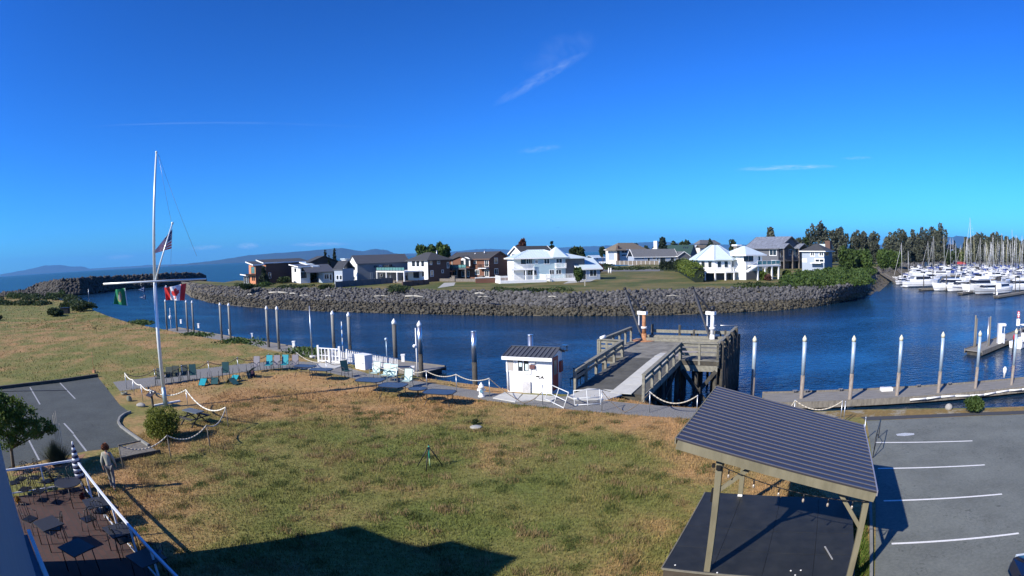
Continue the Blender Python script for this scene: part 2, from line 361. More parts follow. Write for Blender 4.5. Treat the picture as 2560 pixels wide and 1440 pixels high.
WATF = [(455,725),(470,741),(525,757),(600,766),(700,773),(800,778),(900,781),(1000,784),(1100,786),(1200,788),(1300,789),(1400,790),(1500,790),(1600,789),(1700,787),(1800,783),(1900,778),(1970,774),(2040,766),(2090,758),(2140,746),(2185,731),(2215,715),(2222,700),(2250,690),(2310,676),(2410,668),(2600,662)]
TF = [at(*p, .4) for p in TOPF]; WF = [at(*p, WZ) for p in WATF]
far_pts = TF+[Vector((1200, 700, .4)), Vector((1600, 2400, .4)), Vector((500, 1500, .4)), Vector((150, 480, .4)), Vector((60, 300, .4)), Vector((-20, 230, .4)), Vector((-60, 175, .4)), at(590, 701, .4), at(560, 706, .4), at(500, 702, .4)]
far_land = struct(poly_top('ground', far_pts, FARGRASS))

def resample(P, n):
    P = np.array(P); d = np.r_[0, np.cumsum(np.linalg.norm(np.diff(P, axis=0), axis=1))]
    t = np.linspace(0, d[-1], n); return np.stack([np.interp(t, d, P[:, k]) for k in range(P.shape[1])], 1)
def strip(name, A, B, mat_, m=1):
    n = len(A); V = []; F = []
    for j in range(m+1):
        for i in range(n): V.append(A[i]*(1-j/m)+B[i]*j/m)
    for j in range(m):
        for i in range(n-1): F.append((j*n+i, j*n+i+1, (j+1)*n+i+1, (j+1)*n+i))
    return np_mesh(name, np.array(V), np.array(F), mat_)
# icosahedron template for rocks
_p = (1+5**.5)/2
ICO = np.array([(-1,_p,0),(1,_p,0),(-1,-_p,0),(1,-_p,0),(0,-1,_p),(0,1,_p),(0,-1,-_p),(0,1,-_p),(_p,0,-1),(_p,0,1),(-_p,0,-1),(-_p,0,1)])/1.902
ICOF = np.array([(0,11,5),(0,5,1),(0,1,7),(0,7,10),(0,10,11),(1,5,9),(5,11,4),(11,10,2),(10,7,6),(7,1,8),(3,9,4),(3,4,2),(3,2,6),(3,6,8),(3,8,9),(4,9,5),(2,4,11),(6,2,10),(8,6,7),(9,8,1)])
def rocks(name, C, S, mat_, kind='stuff', flat=.75):
    n = len(C); V = ICO[None]*(1+RNG.uniform(-.5, .35, (n, 12, 1)))
    V = V*(S[:, None, None]*RNG.uniform(.6, 1.25, (n, 1, 3))*np.array([1, 1, flat]))
    a = RNG.uniform(0, 6.28, n); t = RNG.uniform(-.6, .6, n)
    ca, sa, ct, st = np.cos(a), np.sin(a), np.cos(t), np.sin(t)
    x, y, z = V[..., 0], V[..., 1], V[..., 2]
    y, z = y*ct[:, None]-z*st[:, None], y*st[:, None]+z*ct[:, None]
    V = np.stack([x*ca[:, None]-y*sa[:, None], x*sa[:, None]+y*ca[:, None], z], -1)+C[:, None]
    F = (ICOF[None]+12*np.arange(n)[:, None, None]).reshape(-1, 3)
    return np_mesh(name, V.reshape(-1, 3), F, mat_)
def bank_rocks(A, B, n, smin, smax, jitter=.15):
    """random points on the strip between polylines A and B"""
    i = RNG.uniform(0, len(A)-1.001, n); k = i.astype(int); f = (i-k)[:, None]
    L = np.linalg.norm(np.diff(A, axis=0), axis=1)
    a = A[k]*(1-f)+A[k+1]*f; b = B[k]*(1-f)+B[k+1]*f
    t = RNG.uniform(0, 1, n)[:, None]; C = a*(1-t)+b*t; C[:, 2] += RNG.uniform(-jitter, jitter, n)
    return C, RNG.uniform(smin, smax, n), t[:, 0]
# far bank
nA = 90
FA = resample([tuple(p) for p in TF], nA); FB = resample([tuple(p) for p in WF], nA)
# pair by u: use the same parameterisation from pixel lists instead
us = np.linspace(455, 2600, nA)
def interp_px(px, us, z):
    px = np.array(px, float); return [at(u, float(np.interp(u, px[:, 0], px[:, 1])), z) for u in us]
FA = np.array([tuple(p) for p in interp_px(sorted(TOPF), us, .4)]); FB = np.array([tuple(p) for p in interp_px(sorted(WATF), us, WZ)])
FB2 = FB+(FB-FA)*.25; 
struct(strip('shore_bank', FA+(FA-FB)*.0+np.array([0, 0, -.02]), FB2, DIRT, 3))
C, S, t = bank_rocks(FA, FB, 20000, .16, .55, .28)
up = t < .62
up &= ~((C[:, 0] > 84) & (t < .35) & (RNG.random(len(t)) < .7))
wtags = 'stuff'
r1 = rocks('riprap', C[up], S[up], ROCK); tag(r1, kind='stuff')
r2 = rocks('riprap', C[~up], S[~up]*.9, ROCKW); tag(r2, kind='stuff')
# near bank: a short slope below the lawn edge, a few rocks
NA = np.array([tuple(p) for p in SH_NEAR]); d = np.gradient(NA, axis=0); nrm = np.stack([-d[:, 1], d[:, 0], 0*d[:, 0]], 1); nrm /= np.linalg.norm(nrm, axis=1)[:, None]
NB = NA+nrm*np.array([3.5, 3.5, 0])+np.array([0, 0, -4.2])
struct(strip('shore_bank', NA+np.array([0, 0, -.01]), NB, DIRT, 3))
C, S, t = bank_rocks(NA, NB, 2600, .18, .5, .1)
tag(rocks('riprap', C[t > .12], S[t > .12], ROCK), kind='stuff')
# breakwater at the channel mouth
BW = [(0,741,731),(60,739,724),(95,737,708),(150,738,699),(200,735,694),(300,722,689),(400,714,684),(470,708,680),(500,705,683),(512,699,688)]
bw_low = np.array([tuple(at(u, v, WZ)) for u, v, t_ in BW[:0]] or [tuple(at(u, v, -2.5)) for u, v, t_ in BW])
nb = resample(bw_low, 60)
back = np.array([p*(1+14/np.linalg.norm(p[:2])) for p in nb]); back[:, 2] = WZ
topl = []
for p, (uu) in zip(nb, np.linspace(0, 1, 60)):
    pp = p*(1+6.5/np.linalg.norm(p[:2])); u_, v_ = proj((p[0], p[1], -2.5)); vt = float(np.interp(u_, [b[0] for b in BW], [b[2] for b in BW]))
    topl.append((pp[0], pp[1], min(4.2, zat(pp, vt+3))))
topl = np.array(topl); topb = topl.copy(); dd = (back-topl); topb[:, :2] += dd[:, :2]*.35
struct(strip('breakwater_core', nb, topl-np.array([0, 0, .8]), DIRT)); struct(strip('breakwater_core', topl-np.array([0, 0, .8]), topb-np.array([0, 0, .8]), DIRT)); struct(strip('breakwater_core', topb-np.array([0, 0, .8]), back, DIRT))
Cs = []; Ss = []
for A_, B_, n_ in ((nb, topl, 3200), (topl, topb, 900)):
    C, S, t = bank_rocks(A_, B_-np.array([0, 0, .4]), n_, .6, 1.4, .3); Cs.append(C); Ss.append(S)
tag(rocks('riprap', np.vstack(Cs), np.hstack(Ss), mat('breakwater_rock', (.010,.010,.010), .85, col2=(.07,.062,.052), scale=.5, detail=5)), kind='stuff')
# left shore rocks beside the breakwater root
# mountains
MNT = mat('far_mountain', (.015,.035,.05), .95, var=.2, scale=.0006)
def ridge(px, D, wid, name='mountains'):
    V = []; F = []; n = len(px)
    for u, v in px:
        p = far(u, v, D); base = Vector((p.x, p.y, WZ)); dr = Vector((p.x, p.y, 0)).normalized()
        V += [base-dr*wid+Vector((0, 0, -2)), base-dr*wid*.35+Vector((0, 0, max(2, (p.z-WZ)*.55))), Vector((p.x, p.y, max(p.z, WZ+1))), base+dr*wid*2+Vector((0, 0, -2))]
    for i in range(n-1):
        for k in range(3): F.append((4*i+k, 4*i+4+k, 4*i+5+k, 4*i+1+k))
    o = MB().mesh(V, F).build(name, MNT); return struct(o)
def wob(px, k=7, amp=1.2):
    out = []; rr = random.Random(3)
    for (a, b), (c, d) in zip(px[:-1], px[1:]):
        for i in range(k): t = i/k; out.append((a+(c-a)*t, b+(d-b)*t+rr.uniform(-amp, amp)*.5*(i > 0)))
    return out+[px[-1]]
ridge(wob([(420,664),(500,656),(560,648),(621,638),(743,629),(824,622),(854,620),(880,624),(905,628),(936,622),(966,625),(985,633),(1007,635),(1040,639)]), 14000, 1500)
ridge(wob([(1010,634),(1060,633),(1133,629),(1190,623),(1230,622),(1290,625),(1330,622),(1397,619),(1440,616),(1502,615),(1560,611),(1600,606),(1645,604),(1700,607),(1800,611),(1900,612),(1960,622)]), 20000, 2000)
ridge(wob([(0,686),(60,676),(110,664),(150,662),(175,666),(205,666),(225,672),(300,667),(380,662),(460,660),(520,657)]), 24000, 2000)
ridge(wob([(2060,622),(2110,617),(2150,614),(2198,612),(2290,602),(2340,595),(2365,591),(2380,593),(2392,589),(2408,591),(2440,596),(2500,600),(2640,604)], amp=1.2), 20000, 2000)
# pale air that lets the far hills fade to blue
def haze():
    m = bpy.data.materials.new('haze_air'); m.use_nodes = True; n = m.node_tree; n.nodes.clear()
    o = n.nodes.new('ShaderNodeOutputMaterial'); v = n.nodes.new('ShaderNodeVolumePrincipled')
    v.inputs['Color'].default_value = (.16, .50, 1.0, 1); v.inputs['Density'].default_value = 3.4e-5; v.inputs['Anisotropy'].default_value = 0.0
    n.links.new(v.outputs[0], o.inputs['Volume'])
    h = MB().box(-30500, 30500, -8500, 40500, -8, 950).build('haze', m); tag(h, kind='stuff'); return h
haze()
# ================================================================== FOLIAGE
LEAF_D = leafmat('dark_leaves', (.018,.032,.012), (.05,.075,.022), scale=.35, rnd=.2)
LEAF_P = leafmat('poplar_leaves', (.04,.05,.036), (.135,.145,.10), scale=.25, rnd=.2)
LEAF_G = leafmat('green_leaves', (.025,.055,.012), (.085,.13,.03), scale=.5, rnd=.15)
LEAF_Y = leafmat('bright_leaves', (.05,.085,.015), (.14,.18,.03), scale=.8, rnd=.1)
LEAF_C = leafmat('conifer_needles', (.012,.022,.012), (.03,.045,.02), scale=.5, rnd=.2)
LEAF_R = leafmat('copper_leaves', (.07,.03,.025), (.14,.07,.05), scale=.5)
def leaf_quads(C, s, up=.0):
    n = len(C); a = RNG.normal(size=(n, 3)); a /= np.linalg.norm(a, axis=1)[:, None]
    b = np.cross(a, RNG.normal(size=(n, 3))); b /= np.linalg.norm(b, axis=1)[:, None]
    s = s*RNG.uniform(.6, 1.4, n)[:, None]
    V = np.stack([C-a*s, C+b*s*.55, C+a*s, C-b*s*.55], 1).reshape(-1, 3)
    return V, np.arange(4*n).reshape(n, 4)
def lobes_points(lobes, n):
    """lobes: (cx,cy,cz,rx,ry,rz); leaves gather towards each lobe's surface"""
    W = np.array([l[3]*l[4]*l[5] for l in lobes])**.67; k = RNG.choice(len(lobes), n, p=W/W.sum()); L = np.array(lobes)[k]
    d = RNG.normal(size=(n, 3)); d /= np.linalg.norm(d, axis=1)[:, None]; r = RNG.uniform(.45, 1.0, n)**.6*(1+RNG.normal(0, .07, n))
    return L[:, :3]+d*r[:, None]*L[:, 3:]
def crown(root, lobes, n, s, m, name='crown'):
    V, F = leaf_quads(lobes_points(lobes, n), s); return np_mesh(name, V, F, m, root)
def trunk(root, h, r, limbs=4, spread=1.5, name='trunk', top=None):
    b = MB(); z = top or h*.75; b.cyl((0, 0, -.3), (0, 0, z*.5), r, r*.75, n=7); b.cyl((0, 0, z*.5), (0, 0, z), r*.75, r*.3, n=6)
    for k in range(limbs):
        a = 6.28*k/limbs+.4; z0 = z*(.35+.12*k % .5); b.cyl((0, 0, z0), (spread*math.cos(a), spread*math.sin(a), z0+spread*.9), r*.45, r*.12, n=5)
    return b.build(name, BARK, root)
def tree_px(name, label, cat, u, vb, vt, wpx, D=None, z0=.4, kind='round', m=LEAF_D, n=900, group=None, s=None, base=None, leanx=0):
    """a tree whose foot stands at picture column u (row vb, or distance D) and whose top reaches row vt"""
    if base is not None: p = Vector(base)
    elif D: p = far(u, 640, D); p.z = z0
    else: p = at(u, vb, z0)
    dist = math.hypot(p.x, p.y); h = zat(p, vt)-z0; wd = wpx*dist/1560*(1.18 if kind != 'bush' else 1.1)
    r = thing(name, label, cat, p, 0, group); rr = random.Random(int(u*7+vt*3)); L = []
    if kind == 'poplar':
        k = max(3, int(wd/1.6)); 
        for i in range(k):
            x = (i+.5)/k*wd-wd/2; hh = h*(1-.22*abs(x/(wd/2))**1.5)*rr.uniform(.86, 1.0)
            rx = wd/k*1.15
            for j in range(5): L.append((x+rr.uniform(-.3, .3), rr.uniform(-1, 1)*wd*.2, hh*(.2+.165*j), rx*(1.08-.1*j), rx*(1.2-.1*j), hh*.135))
        trunk(r, h, max(.18, h*.014), 3, wd*.25, top=h*.6)
    elif kind == 'cypress':
        for j in range(7): t = j/6; L.append((0, 0, h*(.1+.8*t), wd/2*(.75+.35*math.sin(3.1*t**.8))*(1-.35*t), wd/2*(1-.4*t), h*.12))
        trunk(r, h, max(.1, h*.012), 0, top=h*.5)
    elif kind == 'conifer':
        for j in range(8):
            t = j/7; rad = wd/2*(1.05-.92*t)
            for q in range(4): a = q*1.57+j; L.append((rad*.5*math.cos(a), rad*.5*math.sin(a), h*(.16+.8*t), rad*.6, rad*.6, h*.05))
        trunk(r, h, max(.12, h*.015), 0, top=h*.8)
    elif kind == 'bush':
        for j in range(9): a = rr.uniform(0, 6.28); q = rr.uniform(.1, .6)*wd/2; L.append((q*math.cos(a), q*math.sin(a), h*rr.uniform(.35, .62), wd*rr.uniform(.17, .3), wd*rr.uniform(.17, .3), h*rr.uniform(.25, .38)))
        trunk(r, h*.5, max(.04, h*.03), 4, wd*.15, name='stem')
    else:
        for j in range(14):
            a = rr.uniform(0, 6.28); q = rr.uniform(.15, .62)*wd/2; z = rr.uniform(.42, .82); L.append((q*math.cos(a), q*math.sin(a), h*z, wd*rr.uniform(.14, .23), wd*rr.uniform(.14, .23), h*rr.uniform(.11, .18)))
        trunk(r, h, max(.15, h*.025), 5, wd*.25)
    if leanx:
        L = [(l[0]+leanx*l[2], *l[1:]) for l in L]
    crown(r, L, n, s or max(.12, dist*.0028), m)
    return r
G_POP = 'tall poplars in the park beyond the marina'
PARK = [ # u, top row, width px, distance, label
 (1997,588,26,260,'small round dark tree behind the slate roofed house'), (2050,545,58,300,'tallest broad poplar, just right of the grey house with white chimney roof'),
 (2098,556,46,305,'poplar with a rounded top joined to the right side of the tallest poplar'), (2142,568,32,320,'pale thin poplar left of the narrow one, above the big green bushes'),
 (2160,574,24,330,'short pale poplar between two thin ones above the big green bushes'), (2185,569,28,330,'narrow poplar with a gap of sky on both sides'),
 (2226,574,34,330,'left half of the poplar pair above the boat ramps, grey green'), (2250,562,42,325,'right and darker half of the poplar pair above the boat ramps'),
 (2286,570,34,345,'left poplar of the clump behind the first sailboat masts'), (2309,564,34,345,'right poplar of the clump behind the first sailboat masts'),
 (2334,560,34,350,'ragged poplar left of the one with the highest pointed top'), (2352,553,32,350,'pointed high poplar left of the gap showing blue mountains')]
for u, vt, wp, D, lb in PARK: tree_px('poplar_tree', lb, 'tree', u, 0, vt, wp, D=D, z0=.6, kind='poplar', m=LEAF_P, n=5000 if wp > 40 else 3400, group=G_POP, s=.62)
for i, (u, vt, wp) in enumerate([(2427,582,20),(2440,577,22),(2454,573,24),(2469,582,18),(2481,576,22),(2494,577,20),(2506,585,18),(2519,582,22),(2533,590,18),(2546,589,20),(2560,592,18),(2415,590,14)]):
    tree_px('poplar_tree', ['third','fourth','fifth','sixth','seventh','eighth','ninth','tenth','eleventh','twelfth','last','second'][i]+' poplar of the row behind the crowded masts', 'tree', u, 0, vt, wp, D=400, z0=.6, kind='poplar', m=LEAF_P, n=1900, group='poplar row behind the crowded masts', s=.85)
tree_px('cypress_tree', 'small dark pointed tree against the blue mountains beyond the marina', 'tree', 2387, 0, 603, 9, D=380, kind='cypress', m=LEAF_C, n=400, s=.6)
for u, vt, wp, D, lb in [(2120,611,64,215,'left and largest of the bright green round bushes before the poplars'),(2165,613,62,218,'second bright green round bush before the poplars'),(2208,617,60,225,'bright green bush behind the top of the boat ramps'),(2240,622,48,240,'low green bush at the right end of the bright bushes')]:
    tree_px('broadleaf_bush', lb, 'bush', u, 0, vt, wp, D=D, kind='bush', m=LEAF_G, n=2400, s=.55, group='green bushes before the poplars')
for i, (u, vt, wp, D) in enumerate([(2400,612,40,420),(2430,610,44,420),(2470,612,50,420),(2510,612,50,420),(2550,612,50,420),(2300,634,44,380),(2340,632,40,380),(2376,622,44,345),(2270,632,30,370)]):
    tree_px('shrub', ['dark low shrub below the row of poplars','second dark shrub below the row of poplars','third dark shrub below the row of poplars','fourth dark shrub below the row of poplars','rightmost dark shrub below the row of poplars','dark shrub under the pointed poplar clump','dark shrub under the ragged poplar clump','dark shrub hiding the foot of the distant pale house','dark shrub under the poplar pair above the ramps'][i], 'shrub', u, 0, vt, wp, D=D, kind='bush', m=LEAF_D, n=700, s=.8, group='low shrubs beyond the marina boats')
# by the houses
for u, vb, vt, wp, k, m_, n_, lb, nm in [
  (815,700,625,9,'cypress',LEAF_C,700,'left and taller cypress of the pair by the metal roofed house','cypress_tree'),
  (838,700,622,11,'cypress',LEAF_C,800,'right hand cypress of the pair beside the white barn shaped house','cypress_tree'),
  (824,702,640,7,'cypress',LEAF_C,350,'short cypress between the two tall ones','cypress_tree'),
  (775,705,672,60,'bush',LEAF_G,2200,'large green bush before the metal roofed house','bush'),
  (712,708,690,40,'bush',LEAF_D,1200,'dark bush below the brown modern house','bush'),
  (660,712,668,26,'conifer',LEAF_C,1300,'dark pine against the wall of the brown modern house','pine_tree'),
  (865,708,690,50,'bush',LEAF_R,1400,'reddish bush at the foot of the white gable','bush'),
  (618,724,706,44,'bush',LEAF_D,1300,'dark green bush hanging over the riprap','bush'),
  (662,716,705,34,'bush',LEAF_G,900,'yellow green bush at the top of the riprap','bush'),
  (806,722,712,36,'bush',LEAF_D,900,'dark green clump at the end of the grey fence','bush'),
  (1448,706,664,26,'bush',LEAF_G,1100,'green shrub right of the blue house','bush'),
  (1492,683,658,36,'bush',LEAF_R,1200,'dark purple shrub beside the road','bush'),
  (1907,700,676,24,'bush',LEAF_Y,700,'yellow green shrub beside the deck posts','bush'),
  (1920,702,686,20,'bush',LEAF_R,500,'red shrub beside the deck posts','bush'),
  (1962,696,674,30,'bush',LEAF_Y,900,'pale flowering shrub below the dark gabled house','bush'),
  (1935,690,664,28,'bush',LEAF_C,900,'dark rounded shrub between deck and dark gabled house','bush')]:
    tree_px(nm, lb, 'tree' if 'tree' in nm else 'bush', u, vb, vt, wp, kind=k, m=m_, n=n_, s=.4 if n_ > 1000 else .35)
for u, vt, wp, D, k, m_, n_, lb in [(1068,607,52,200,'round',LEAF_G,2600,'left round tree of the pair above the brown roofs'),(1110,604,42,200,'round',LEAF_G,2200,'right round tree of the pair above the brown roofs'),
  (1304,592,36,210,'round',LEAF_R,1600,'bare looking reddish tree above the white gabled house'),(1380,605,28,215,'conifer',LEAF_C,1100,'dark spiky conifer right of the white gabled house'),(1440,613,44,215,'round',LEAF_D,1900,'round dark tree behind the blue house roof'),
  (1507,612,20,400,'round',LEAF_D,900,'small dark tree left of the beige hipped house'),(1588,604,14,430,'round',LEAF_D,500,'small tree above the beige hipped roof'),(1618,610,16,430,'round',LEAF_D,600,'small tree just right of the beige hipped roof'),
  (1657,594,24,400,'cypress',LEAF_C,1300,'dark upright tree left of the green roofed house'),(1683,600,24,480,'round',LEAF_D,800,'first low dark tree behind the green roof'),(1712,598,34,480,'round',LEAF_D,1100,'wider low dark tree behind the green roof'),
  (1776,598,40,380,'conifer',LEAF_C,1800,'dark spreading conifer behind the hexagonal white house'),(1832,596,28,480,'round',LEAF_D,900,'dark tree beside the slate roof'),(1928,568,28,300,'cypress',LEAF_P,1500,'rounded upright tree standing above the slate roof'),
  (2012,587,20,270,'round',LEAF_D,700,'right one of the small trees behind the slate roofed house')]:
    tree_px('conifer_tree' if k == 'conifer' else 'broadleaf_tree', lb, 'tree', u, 0, vt, wp, D=D, kind=k, m=m_, n=n_, s=.5+D*.0008)
# low dense scrub on the corner of the far bank: nobody could count its plants
def scrub(name, pix, n, s, m, hz, z0=.3):
    P = []
    for _ in range(n):
        (u0, v0, u1, v1) = pix[RNG.integers(len(pix))]; P.append(at(RNG.uniform(u0, u1), RNG.uniform(v0, v1), z0+RNG.uniform(0, hz)**1.0))
    V, F = leaf_quads(np.array([tuple(p) for p in P]), s); return tag(np_mesh(name, V, F, m), kind='stuff')
def scrub_clumps(name, regions, nc, per, s, m, h, z0=.3):
    C = []
    for _ in range(nc):
        u0, v0, u1, v1 = regions[RNG.integers(len(regions))]; p = at(RNG.uniform(u0, u1), RNG.uniform(v0, v1), z0); r = RNG.uniform(.6, 1.5)
        hh = h*RNG.uniform(.5, 1.1); d = RNG.normal(size=(per, 3)); d /= np.linalg.norm(d, axis=1)[:, None]; d[:, 2] = np.abs(d[:, 2])
        C.append(np.array(p)+d*np.array([r*1.5, r*1.5, hh])*RNG.uniform(.7, 1.05, (per, 1)))
    V, F = leaf_quads(np.vstack(C), s); return tag(np_mesh(name, V, F, m), kind='stuff')
scrub_clumps('undergrowth', [(2010,690,2170,712),(1960,700,2090,716),(2060,676,2185,690),(1990,682,2120,700),(2100,664,2185,680)], 300, 90, .33, LEAF_G, 1.7)
scrub_clumps('undergrowth', [(1850,712,1990,722),(1960,708,2050,720),(1240,725,1420,732),(985,716,1010,728),(700,716,860,722),(590,712,680,720)], 150, 45, .28, LEAF_D, .7)
scrub_clumps('undergrowth', [(1500,671,1640,676),(1460,663,1530,668)], 60, 60, .35, LEAF_D, 1.1)
scrub_clumps('undergrowth', [(0,746,200,752),(60,738,180,746),(0,758,120,764),(150,760,235,772)], 90, 110, .3, LEAF_D, 1.2, 0)
scrub_clumps('undergrowth', [(120,736,160,744),(20,738,60,748)], 24, 90, .3, LEAF_G, 1.6, 0)
scrub_clumps('undergrowth', [(345,806,360,812),(560,850,640,864),(470,838,520,846),(700,878,780,900)], 50, 80, .14, LEAF_G, .45, -.2)
tree_px('bush', 'dark bramble bush alone in the left field beside a dark box', 'bush', 142, 790, 768, 66, kind='bush', m=LEAF_D, n=1500, s=.22, z0=0)
tree_px('bush', 'rounded bush on the left field edge where it meets the channel', 'bush', 205, 778, 755, 60, kind='bush', m=LEAF_D, n=1600, s=.25, z0=0)
tree_px('bush', 'bramble at the far left edge of the field', 'bush', -6, 801, 788, 34, kind='bush', m=LEAF_D, n=500, s=.2, z0=0)
# ================================================================== HOUSES ON THE FAR BANK
SH_GREY = mat('slate_shingles', (.085,.088,.095), .8, col2=(.15,.155,.165), scale=1.2, detail=6, stretch=(1,1,4), bump=.2)
SH_DARK = mat('dark_shingles', (.045,.047,.05), .8, var=.25, scale=2, bump=.2)
SH_TAN = mat('tan_shingles', (.15,.125,.095), .85, var=.2, scale=2, bump=.2)
SH_GRN = mat('green_metal_roof', (.02,.05,.04), .5, var=.15, scale=1)
MET_W = mat('pale_metal_roof', (.62,.72,.74), .35, metal=.15, var=.05, scale=1)
MET_G = mat('grey_metal_roof', (.10,.105,.115), .45, metal=.3, var=.1, scale=1)
SIDE_BR = mat('brown_siding', (.105,.06,.045), .8, var=.15, scale=1, stretch=(.3,.3,6))
SIDE_RB = mat('red_brown_siding', (.15,.065,.04), .8, var=.15, scale=1, stretch=(.3,.3,6))
SIDE_OR = mat('orange_panels', (.50,.20,.09), .7, var=.1, scale=1)
SIDE_GY = mat('grey_siding', (.18,.20,.22), .75, var=.08, scale=1, stretch=(.3,.3,6))
SIDE_DG = mat('dark_grey_siding', (.10,.105,.12), .8, var=.12, scale=1, stretch=(.3,.3,6))
SIDE_BL = mat('blue_siding', (.33,.45,.50), .75, var=.08, scale=1, stretch=(.3,.3,6))
SIDE_LB = mat('light_blue_grey_siding', (.30,.35,.42), .75, var=.08, scale=1, stretch=(.3,.3,6))
SIDE_W = mat('white_siding', (.74,.75,.74), .7, var=.04, scale=1, stretch=(.3,.3,6))
SIDE_CR = mat('cream_siding', (.60,.58,.52), .75, var=.05, scale=1)
STONE = mat('stone_wall', (.16,.14,.12), .9, var=.3, scale=3, bump=.4)
TEAL = mat('teal_glass', (.10,.24,.24), .1, var=.15, scale=1, spec=1)
DARKV = mat('dark_opening', (.012,.013,.015), .8, var=.2)

